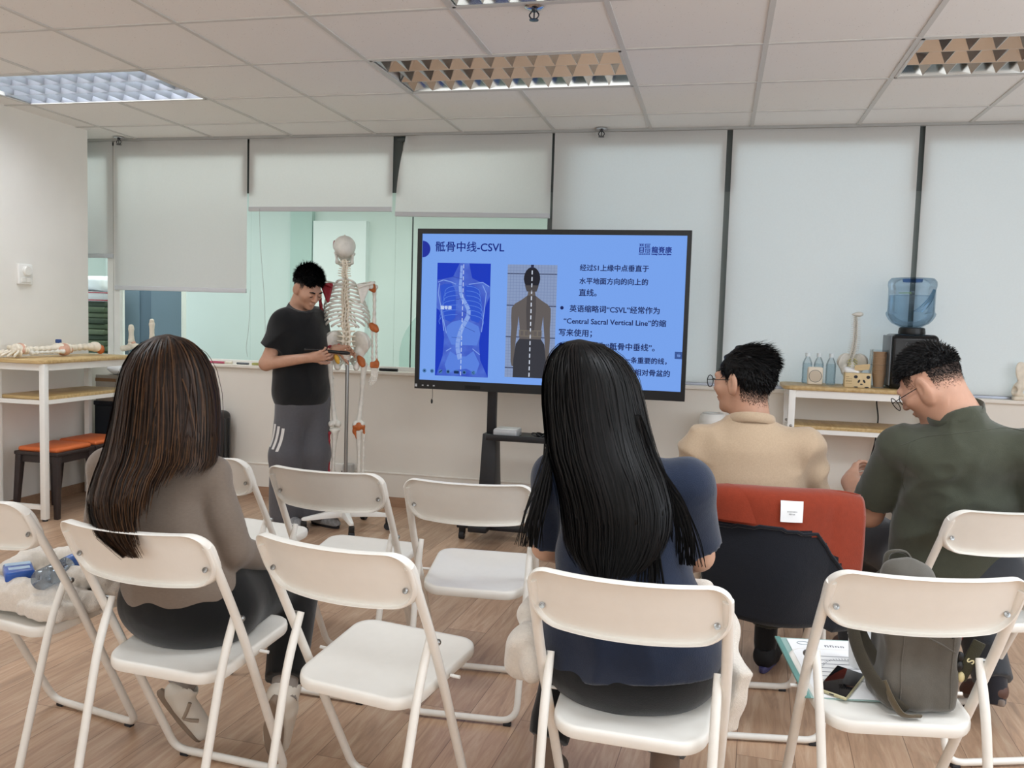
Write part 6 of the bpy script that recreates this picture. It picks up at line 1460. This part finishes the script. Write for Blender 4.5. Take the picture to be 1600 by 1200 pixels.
t = thing('tissue_box', 'kraft tissue box printed with a panda face on the right table', 'tissue box', (.850, 5.70, TZ), -.04)
mk('box', MB().rbox((-.075, -.05, 0), (.075, .05, .088), .003, 2), M['card'], t)
fl = mk('flap', MB().grid(lambda u, v: (-.02+u*.085, -.02-.02*v, .10+.035*v+.012*u), 6, 4, thick=.002), M['card'], t, fix=False)
F = Field(); F.ell((-.03, 0, .098), (.045, .03, .018), rot3(0, .3, 0)); nz = vnoise(61); F.disp = lambda x, y, z: .006*nz(x, y, z, 60); F.clip((0, 0, .0885), (0, 0, -1)); skin('tissue', [F.mesh(.004)], M['paper'], t)
pf = MB(); fb = lambda a, b, c: (a, -.0505-c, b)
E2 = lambda cx, cz, rx, rz, ro=0: [(cx+rx*math.cos(a)*math.cos(ro)-rz*math.sin(a)*math.sin(ro), cz+rx*math.cos(a)*math.sin(ro)+rz*math.sin(a)*math.cos(ro)) for a in np.linspace(0, 2*PI, 16, endpoint=False)]
for e in (E2(-.013, .066, .011, .010), E2(.058, .066, .011, .010), E2(.006, .040, .006, .011, -.5), E2(.036, .040, .006, .011, .5), E2(.021, .022, .008, .004), E2(-.010, .004, .013, .0035), E2(.052, .004, .013, .0035)): pf.prism(e, fb, .0006)
mk('panda_print', pf, M['ink'], t, smooth=False)
tx = MB()
for k, (a, b, h_) in enumerate(((3, .062, .006), (9, .052, .003), (4, .034, .010), (10, .022, .003))):
    v, f = marks(.034 if k else .018, h_, a, k); tx.add([(-.068+p[0], -.0508, b+p[1]) for p in v], f)
mk('box_lettering', tx, mat('brown_ink', '#6d5b42', .7), t, smooth=False)
t = thing('cup_dispenser', 'clear tube holder filled with stacked brown paper cups on the right table', 'cup holder', (.985, 5.765, TZ))
mk('tube', MB().lathe([(.058, 0), (.060, .004), (.060, .232), (.0615, .234)], n=28, cap=False).lathe([(.002, .0), (.058, .001)], n=28, cap=False), M['pet'], t)
mk('seam_band', MB().lathe([(.0612, .138), (.0618, .140), (.0612, .142)], n=28, cap=False), M['pet'], t)
cp = mat('brown_paper_cup', '#c29d7c', .75)
for k in range(9): mk('paper_cup', MB().lathe([(.029, .003+.0165*k), (.040, .085+.0165*k), (.042, .087+.0165*k), (.040, .089+.0165*k), (.037, .085+.0165*k)], n=22, cap=False), cp, t)
t = thing('water_dispenser', 'black countertop water dispenser under the blue water jug', 'dispenser', (1.165, 5.80, TZ))
bk = mat('dispenser_gloss', '#101114', .22); mk('housing', MB().rbox((-.135, -.14, 0), (.135, .15, .335), .035, 5), bk, t)
mk('side_panel', MB().rbox((-.139, -.12, .02), (-.130, .14, .325), .004, 2), mat('dispenser_grey', '#6f757b', .35), t)
mk('neck_collar', MB().lathe([(.075, .33), (.078, .345), (.074, .372), (.062, .378)], n=28), M['black'], t)
mk('front_recess', MB().rbox((-.09, -.147, .05), (.09, -.136, .22), .012, 3), mat('recess_black', '#060607', .5), t)
for q in (-1, 1): mk('tap', MB().rbox((q*.04-.012, -.170, .20), (q*.04+.012, -.14, .225), .004, 2), M['black'], t)
pd_ = MB()
for q in (-1, 0, 1): pd_.tube([(q*.045+.014*math.cos(a), -.1415, .272+.014*math.sin(a)) for a in np.linspace(0, 2*PI, 18, endpoint=False)], .0012, 5, closed=True)
mk('button_print', pd_, mat('print_grey', '#5d6064', .5), t)
t = thing('water_jug', 'large blue translucent water jug upside down on the black dispenser', 'water jug', (1.152, 5.80, TZ+.372))
jug = clear('jug_blue', '#dde9f2', .3, .06); jug_d = clear('jug_dark_blue', '#a9bfe0', .2, .08)
pr = [(.030, -.02), (.034, .0), (.06, .006), (.105, .028), (.126, .05), (.140, .075), (.143, .090), (.136, .100), (.134, .112), (.134, .235), (.137, .248), (.140, .262), (.138, .285), (.122, .304), (.06, .309), (.001, .306)]
mk('jug_shell', MB().lathe(pr, n=48, cap=False), jug, t)
mk('jug_base', MB().lathe([(.001, .283), (.055, .281), (.058, .300), (.001, .303)], n=28, cap=False), jug_d, t)
mk('water', MB().lathe([(.001, -.005), (.03, .002), (.10, .030), (.13, .078), (.128, .20), (.001, .201)], n=40, cap=False), clear('water_blue', '#eef4f8', .05, .05), t)
rb = MB()
for k in range(4): rb.tube(smooth_path([(.1345*math.sin(a), -.1345*math.cos(a), z) for a, z in ((-.1+.12*k, .098), (.15+.12*k, .125), (.55+.10*k, .18), (.85+.07*k, .235))]), .0035, 6)
mk('grip_ribs', rb, clear('jug_rib', '#cfe4f0', .5, .04), t)
v, f = marks(.075, .012, 7, 5)
mk('jug_lettering', ([(.136*math.sin(-.75+p[0]/.136), -.136*math.cos(-.75+p[0]/.136), .205+p[1]) for p in v], f), mat('green_print', '#7fa878', .6), t, smooth=False, fix=False)
tag(mk('dispenser_wire', MB().tube(smooth_path([(1.02, 5.96, 1.02), (1.016, 5.965, .95), (1.03, 5.968, .86), (1.03, 5.968, .80), (1.02, 5.97, .68), (.985, 5.97, .5), (.975, 5.96, .3), (.99, 5.95, .02)]), .0045, 8), M['black']), 'black power cord hanging behind the right bar table', 'cord')
t = thing('air_purifier', 'white cylindrical purifier printed with a small tree, beside the beige jersey shoulder', 'purifier', (-.002, 5.85, 0))
mk('body', MB().lathe([(.085, .0), (.092, .02), (.090, .78), (.084, .815), (.070, .830)], n=36), M['white'], t)
mk('top_ring', MB().lathe([(.070, .829), (.066, .836), (.045, .836), (.042, .822), (.001, .820)], n=36, cap=False), mat('ring_grey', '#c8c8c6', .4), t)
tr_ = MB(); cyl = lambda a, z: (.0915*math.sin(a), -.0915*math.cos(a), z)
for P_ in ([(0, .60), (0, .66), (.02, .70)], [(0, .66), (-.12, .70)], [(0, .645), (.14, .69)], [(0, .63), (-.16, .665)], [(.02, .70), (.10, .73)], [(.02, .70), (-.06, .735)], [(-.12, .70), (-.2, .72)], [(.14, .69), (.22, .705)]): tr_.tube([cyl(a, z) for a, z in P_], .0016, 5)
for a, z in ((-.12, .71), (.1, .735), (.2, .71), (-.2, .725), (-.06, .74), (.14, .70), (-.17, .67), (.05, .72)): tr_.sph(cyl(a, z), (.006, .0015, .004), 6)
for x in (-.07, -.02, .03): tr_.tube([cyl(x, .765), cyl(x+.04, .768)], .0014, 5)
mk('tree_print', tr_, M['ink'], t)

# ------------------------------------------------------------------ ledge bits, pens
tag(mk('whiteboard_marker', MB().tube([(-2.40, 6.0, 1.011), (-2.26, 6.005, 1.011)], .011, 12), M['black']), 'black board marker lying on the ledge beside the screen', 'pen')
tag(mk('whiteboard_marker', MB().tube([(-3.80, 6.0, 1.0095), (-3.67, 6.005, 1.0095)], .0095, 12), mat('pink_pen', '#b5516a', .4)), 'pink pen lying on the ledge behind the long brown hair', 'pen')
for x, lab, m_, ln in ((-3.56, 'grey pen lying on the ledge in the middle of the loose items', mat('grey_pen', '#5b6066', .4), .10),):
    tag(mk('pen', MB().tube([(x, 6.0, 1.009), (x+ln, 5.995, 1.009)], .008, 10), m_), lab, 'pen')
tag(mk('sponge', MB().rbox((-3.43, 5.985, 1.0), (-3.34, 6.03, 1.018), .005, 2), mat('olive_sponge', '#a9a969', .9)), 'olive yellow sponge lying on the ledge near the presenter elbow', 'sponge')
t = thing('bone_piece', 'small pale bone piece lying on the ledge next to the sponge', 'anatomical model', (-3.24, 6.0, 1.0)); foot_bones(t, (0, 0, .05), M['bone'], .75, (1, 0, 0))
t = thing('bone_piece', 'small pale bone piece lying on the ledge beside the pink pen', 'anatomical model', (-3.63, 6.0, 1.0)); mk('shaft', MB().tube([(-.03, 0, .012), (0, 0, .010), (.03, 0, .012)], [.011, .007, .011], 10), M['bone'], t)

# ------------------------------------------------------------------ things on the chairs
# chair with the fleece
cx, cy, a, _ = CH['A']; t = thing('fleece_blanket', 'crumpled cream fleece blanket on the leftmost white chair', 'blanket', (cx, cy, 0), a)
fle = mat('cream_fleece', '#ddd5ca', .95, var=.05, scale=120, bump=.6, bscale=350, sheen=.5); nz = vnoise(70); nz2 = vnoise(71)
F = Field(); F.box((0.0, .02, .480), (.20, .175, .012), rd=.012, k=.02)
for p in ([(-.21, -.10, .505), (-.05, -.13, .52), (.12, -.10, .515), (.21, -.03, .50)], [(-.20, .13, .53), (-.03, .15, .545), (.14, .12, .535), (.21, .05, .51)], [(-.19, .0, .515), (-.05, -.03, .50), (.08, .0, .50)], [(.05, -.05, .53), (.15, -.02, .555), (.19, .06, .54), (.15, .12, .53)], [(-.22, .10, .54), (-.21, -.02, .51), (-.20, -.12, .47)]): F.chain([A3(*q) for q in smooth_path(p, 4)], [.030]*20, .022)
F.disp = lambda x, y, z: .006*nz(x, y, z, 55)+.003*nz2(x, y, z, 130); F.clip((0, 0, .4655), (0, .122, -1))
skin('fleece', [F.mesh(.005)], fle, t)
px, py, _z = onchair('A', -.055, -.085); t = thing('wipes_pack', 'small blue and white packet lying on the cream fleece blanket', 'packet', (px, py, .556), -.75)
mk('pack', MB().rbox((-.062, -.042, -.018), (.062, .042, .020), .010, 3), mat('packet_blue', '#2a56a8', .25, var=.3, scale=14), t)
mk('pack_label', MB().box((-.055, -.036, .0195), (-.022, .036, .0205)).box((.0, -.030, .0195), (.030, .030, .0205)), mat('packet_pale', '#a9c6e0', .3), t, smooth=False)
mk('pack_end', MB().rbox((-.066, -.040, -.016), (-.055, .040, .018), .004, 2), mat('packet_white', '#dfe3e4', .35), t)
px, py, _z = onchair('A', .095, -.055); t = thing('drink_bottle', 'clear ribbed bottle with blue label lying on the cream fleece blanket', 'bottle', (px, py, .578))
t.rotation_euler = (math.radians(-84), 0, math.radians(-2))
pr = [(.002, 0), (.026, .0), (.032, .010), (.032, .04), (.029, .046), (.032, .052), (.032, .075), (.029, .081), (.032, .087), (.032, .12), (.030, .15), (.020, .175), (.014, .185), (.014, .20)]
mk('bottle', MB().lathe([(r_, z-.09) for r_, z in pr], n=26, cap=False), clear('bottle_clear', '#dbe4ee', .5, .05), t)
mk('label', MB().lathe([(.0326, .030), (.0326, .062)], n=26, cap=False), mat('label_blue', '#3f63a3', .35, var=.3, scale=40), t); mk('cap', MB().lathe([(.0165, .095), (.0165, .116), (.013, .118)], n=18), mat('cap_blue', '#2c4f93', .35), t)
# lap of the woman in taupe
t = thing('notebook', 'lavender notebook on the lap of the woman in taupe', 'notebook', (-1.425, 2.50, .622), -.15); mk('cover', MB().rbox((-.06, -.08, -.006), (.075, .07, .004), .003, 2), mat('lavender_cover', '#8e90b4', .6, var=.15, scale=30), t); mk('pages', MB().box((-.058, -.078, -.004), (.076, .0685, .0015)), M['paper'], t, smooth=False)
tag(mk('paper_slip', MB().rbox((-.03, -.045, 0), (.03, .05, .0015), .0005, 1), M['paper'], loc=(-1.338, 2.425, .618)), 'white paper slip beside the lavender notebook', 'paper').rotation_euler = (0, 0, -.35)
t = thing('voice_recorder', 'cream stick-shaped gadget lying by the lavender notebook', 'device', (-1.378, 2.385, .614), 1.1); mk('case', MB().rbox((-.045, -.011, 0), (.05, .011, .012), .004, 2), mat('cream_plastic', '#d8cfae', .4), t); mk('button', MB().rbox((-.006, -.006, .011), (.006, .006, .0135), .002, 2), M['ink'], t)
# fleece of the woman in navy
F = Field(); nz = vnoise(80)
for p, r_ in (([(-.455, 2.23, .57), (-.475, 2.24, .53), (-.47, 2.25, .49), (-.45, 2.27, .47)], .038), ([(-.46, 2.30, .60), (-.44, 2.36, .63), (-.40, 2.46, .66)], .036), ([(-.43, 2.21, .52), (-.44, 2.20, .50)], .034)): F.chain([A3(*q) for q in smooth_path(p, 4)], [r_]*20, .02)
F.chain([A3(-.40, 2.46, .66), A3(-.20, 2.52, .69), A3(.0, 2.46, .66)], [.030, .022, .030], .02).chain([A3(.0, 2.46, .66), A3(.055, 2.36, .62), A3(.070, 2.28, .55)], [.03, .03, .03], .02)
F.box((.075, 2.255, .475), (.012, .045, .075), R=rot3(.15, .12, .5), rd=.010, k=.02)
F.disp = lambda x, y, z: .006*nz(x, y, z, 50)
o = skin('fleece_jacket', [F.mesh(.0055)], fle); tag(o, 'cream fleece jacket across the lap of the woman in navy, ends hanging at both sides', 'jacket')

# jacket over the back of the chair of the man in beige
cx, cy, a, _ = CH['H']; t = thing('draped_jacket', 'navy jacket with an orange lining draped over a chair back', 'jacket', (cx, cy, 0), a); nz = vnoise(90); nz2 = vnoise(91)
prof = [(-.125, .56), (-.150, .66), (-.185, .77), (-.228, .862), (-.272, .882), (-.312, .855), (-.318, .74), (-.325, .64), (-.322, .54), (-.318, .445)]
pl_ = smooth_path([(0, y, z) for y, z in prof], 4)
def jk(u, v):
    q = v*(len(pl_)-1); i = min(int(q), len(pl_)-2); p = pl_[i].lerp(pl_[i+1], q-i); back = max(0, (v-.45)/.55)
    hw = .262-.045*back*back; x = (u-.5)*2*hw+.03*back*0; e = abs(u-.5)*2
    y = p.y-.006*nz(x, 0, p.z, 26)*(.5+back)+.050*(1-e**2.2)*(-1.0 if v > .5 else -.85 if v > .35 else -.3)+.02*e**3*(1 if v > .45 else 0); z = p.z-.025*e**4*(1 if v < .6 else .2)+.012*nz2(x, 0, 0, 14)*(.25+back)
    if u > .84: z -= .02*back; x += .03*back+.02*(u-.84)/.16
    return (x, y, z)
mb = MB().grid(jk, 56, 48, thick=.005)
for i, f in enumerate(mb.f):
    c = sum((Vector(mb.v[q]) for q in f), Vector())/len(f); x = c.x
    zl = .765-.035*max(0, (x+.02))/.2 if x < .12 else .745-1.3*(x-.12)
    if x < -.06: zl = .765+.01*(x+.06)/.2
    mb.m[i] = 0 if c.z > zl or c.y > -.24 else 1
mk('jacket', mb, [cloth('orange_lining', '#85311a', bs=200, bump=.2), cloth('navy_shell', '#0d1019', bs=260, bump=.2)], t, fix=False, ang=0)
hem = MB(); pp = []
for k in range(29):
    u = k/28*.94+.03; best = None
    for j in range(60, 140):
        p = Vector(jk(u, j/140)); 
        if p.y > -.24: continue
        x = p.x; zl = .765-.035*max(0, (x+.02))/.2 if x < .12 else .745-1.3*(x-.12)
        if x < -.06: zl = .765+.01*(x+.06)/.2
        if p.z <= zl: best = p; break
    if best is not None: pp.append(best+Vector((0, -.006, 0)))
if len(pp) > 3: mk('lining_hem', MB().tube(pp, .006, 8), bpy.data.materials['navy_shell'], t)
lb = Vector(jk(.56, .60)); lx = lb.x
mk('care_label', MB().grid(lambda u, v: tuple(Vector(jk(.485+.14*u, .625-.068*v))+Vector((0, -.013, .004))), 6, 4, thick=.001), M['paper'], t, fix=False)
v, f = marks(.032, .004, 9, 6); v2, f2 = marks(.02, .005, 5, 7); f = f+[tuple(i+len(v) for i in q) for q in f2]; v = v+[(p[0]+.006, p[1]-.009, 0) for p in v2]; mk('label_lettering', ([tuple(Vector(jk(.555, .592))+Vector((-.016+p[0], -.0175, p[1]))) for p in v], f), M['ink'], t, smooth=False, fix=False)
mk('collar_flap', MB().grid(lambda u, v: tuple(Vector(jk(.02+.16*u+.16*v*u, .44+.20*v))+Vector((0, -.014-.012*math.sin(3*u)*v, .006))), 10, 12, thick=.005), bpy.data.materials['orange_lining'], t, fix=False)
fs = MB().grid(lambda u, v: (.235+.04*v+.02*math.sin(4*v)*(u-.5), -.20-.085*u+.02*v, .80-.23*v-.02*u), 6, 14, thick=.005); mk('sleeve_flap', fs, bpy.data.materials['orange_lining'], t, fix=False)

# chair with backpack, folder, phone, cup
cx, cy, a, _ = CH['I']
def seat_thing(name, label, cat, x, y, dz=0, rz=0):
    X, Y, Z = onchair('I', x, y); t = thing(name, label, cat, (X, Y, Z+dz), 0); t.rotation_euler = Matrix.LocRotScale(None, (Matrix.Rotation(a, 3, 'Z') @ Matrix.Rotation(math.atan(.122), 3, 'X') @ Matrix.Rotation(rz, 3, 'Z')).to_quaternion(), None).to_euler(); return t
t = seat_thing('folder', 'clear teal-edged folder on the seat beside the grey backpack', 'folder', -.085, .085, .005)
mk('back_sheet', MB().rbox((-.125, -.165, 0), (.115, .165, .003), .001, 1), mat('teal_plastic', '#9db8b3', .35), t); mk('spine_strip', MB().rbox((-.128, -.166, 0), (-.112, .166, .0065), .002, 2), mat('teal_dark', '#6f9c96', .35), t)
t = seat_thing('document', 'white printed sheet lying on the teal folder under the phone', 'paper', -.070, .080, .0095)
mk('sheet', MB().box((-.110, -.160, 0), (.118, .160, .0008)), M['paper'], t, smooth=False)
pm_ = MB(); v, f = marks(.06, .013, 4, 9); pm_.add([(-.01+p[0], .115+p[1], .0010) for p in v], f)
for k in range(7): pm_.box((-.08, .06-.022*k, .0009), (.05+.02*(k % 3), .0625-.022*k, .0011))
for k in range(24):
    q = math.radians(20+k*6); pm_.obox((.02+.075*math.cos(q), -.03+.075*math.sin(q), .001), (.02+.082*math.cos(q), -.03+.082*math.sin(q), .001), .0014, .0004)
mk('print', pm_, mat('grey_print', '#6a6c74', .7), t, smooth=False); mk('oval_emblem', MB().tube([(-.068+.018*math.cos(q), .135+.009*math.sin(q), .001) for q in np.linspace(0, 2*PI, 24, endpoint=False)], .0012, 5, closed=True), mat('emblem_grey', '#8c9aa0', .6), t)
t = seat_thing('phone', 'phone in a pale gold case lying on the white sheet', 'phone', -.098, -.010, .0110, -.62)
mk('case', MB().rbox((-.039, -.078, 0), (.039, .078, .010), .0045, 3), mat('gold_case', '#b8b08c', .35, metal=.25), t); mk('screen', MB().rbox((-.036, -.075, .0092), (.036, .075, .0112), .001, 2), mat('phone_glass', '#0c0d10', .06), t); mk('port', MB().box((-.006, -.0786, .004), (.006, -.0776, .007)), M['ink'], t, smooth=False)
t = seat_thing('paper_cup', 'white paper cup half hidden behind the backpack strap', 'cup', -.015, .10, .0105)
mk('cup', MB().lathe([(.027, 0), (.036, .088), (.0385, .090), (.036, .092), (.034, .088), (.026, .004)], n=28, cap=False).lathe([(.001, .003), (.027, .003)], n=28, cap=False), M['paper'], t)
X, Y, Z = onchair('I', .058, -.070); t = thing('backpack', 'dark grey backpack standing on a chair seat with a hanging key tag', 'backpack', (X, Y, .4445), a+.02)
bp_ = cloth('slate_nylon', '#57534c', bs=300, bump=.15, rough=.6); st_ = cloth('olive_webbing', '#3f3b31', bs=500, bump=.3, rough=.8)
F = Field(); F.box((0, .0, .13), (.072, .048, .105), rd=.022, k=.03).ell((-.005, .02, .27), (.075, .055, .085), None, .06).ell((-.02, .04, .33), (.055, .04, .04), None, .05)
nz = vnoise(95); F.disp = lambda x, y, z: .004*nz(x, y, z, 32)+.002*nz(x, z, y, 80); F.clip((0, 0, .004), (0, .11, -1)); skin('bag_body', [F.mesh(.005)], bp_, t)
bb_ = [c for c in t.children if c.name.startswith('bag_body')][0].data; bvb = BVHTree.FromPolygons([v.co.copy() for v in bb_.vertices], [tuple(p.vertices) for p in bb_.polygons])
def onbag(x, z, d=.001):
    h = bvb.ray_cast(Vector((x, -.4, z)), Vector((0, 1, 0)))[0]; return (h if h else Vector((x, -.06, z)))+Vector((0, -d, 0))
mk('zipper', MB().tube([onbag(a_, b_) for a_, b_ in ((-.03, .285), (-.01, .275), (.01, .262), (.03, .245), (.05, .225), (.065, .205))], .0035, 8), M['black'], t)
mk('pocket_edge', MB().tube([onbag(a_, b_, .0) for a_, b_ in ((-.075, .235), (-.04, .222), (0, .205), (.04, .185), (.075, .165))], .0028, 8), bp_, t)
for x_ in (-.055, .070): mk('side_seam', MB().tube([onbag(x_, z_, .0) for z_ in np.linspace(.02, .22, 12)], .002, 6), bp_, t)
q_ = onbag(.012, .260, .004); mk('zip_pull', MB().tube([q_, q_+Vector((-.002, -.003, -.02)), q_+Vector((-.004, -.002, -.04))], .003, 6).lathe([(.008, 0), (.008, .003)], q_+Vector((0, -.002, .002)), 12, M=Rx), M['steel'], t)
def strap(nm, P_, w, m): 
    Q_ = smooth_path(P_, 6); return mk(nm, MB().tube(Q_, .5, 8, sx=.010, sy=w*2, up=(1, .4, 0)), m, t)
strap('shoulder_strap', [(-.075, .045, .32), (-.135, .03, .26), (-.155, .0, .19), (-.135, -.045, .11), (-.090, -.075, .05), (-.045, -.080, .015)], .018, st_); strap('shoulder_strap', [(-.06, .055, .33), (-.115, .06, .27), (-.12, .045, .18), (-.085, -.005, .10), (-.06, -.03, .05)], .016, st_)
strap('webbing', [(-.098, -.066, .085), (-.082, -.085, .045), (-.055, -.092, .010), (-.01, -.088, .006)], .012, cloth('brown_webbing', '#5c5240', bs=500)); strap('grab_handle', [(-.06, .06, .335), (-.045, .08, .375), (.0, .085, .378), (.02, .075, .35)], .010, st_)
kt = mk('key_tag', MB().rbox((-.017, -.003, -.055), (.017, .003, .055), .003, 2, M=Matrix.Translation((.122, -.050, .140)) @ Matrix.Rotation(.42, 4, 'Y')), cloth('olive_leather', '#33301f', bs=300), t)
v, f = text_mesh('S', height=.020, bold=.02); Mk = Matrix.Translation((.122, -.0536, .140)) @ Matrix.Rotation(.42, 4, 'Y') @ Matrix.Rotation(-PI/2, 4, 'Y')
mk('tag_letter', ([tuple(Mk @ Vector((p[0]-.006, 0, p[1]-.028 if False else p[1]-.01))) for p in v], f), mat('tag_gold', '#d8d0a8', .5), kt, smooth=False, fix=False)
mk('ring', MB().tube([(.092+.008*math.cos(q), -.050, .200+.010*math.sin(q)) for q in np.linspace(0, 2*PI, 18, endpoint=False)], .0014, 6, closed=True), mat('red_cord', '#7d2b2f', .5), t)
mk('charm', MB().sph((.096, -.052, .150), (.011, .009, .013), 12).sph((.094, -.052, .125), (.012, .010, .016), 12), M['black'], t); mk('charm_bead', MB().sph((.100, -.054, .098), (.010, .009, .014), 12), mat('bead_cream', '#c9bb8c', .4), t)

# bring every root that was built in room coordinates to the foot of its thing
bpy.context.view_layer.update()
for r in [o for o in COL.objects if o.type == 'EMPTY' and o.parent is None and o.name.split('.')[0] in ('person', 'skeleton_model', 'marker_pen', 'remote')]:
    cs = [c.matrix_local @ Vector(q) for c in r.children if c.type == 'MESH' for q in c.bound_box]
    base_ = Vector(((min(c.x for c in cs)+max(c.x for c in cs))/2, (min(c.y for c in cs)+max(c.y for c in cs))/2, min(c.z for c in cs)))
    if r.name.split('.')[0] in ('person', 'skeleton_model'): base_.z = 0
    r.location = r.matrix_basis @ base_
    for c in r.children: c.location = c.location-base_
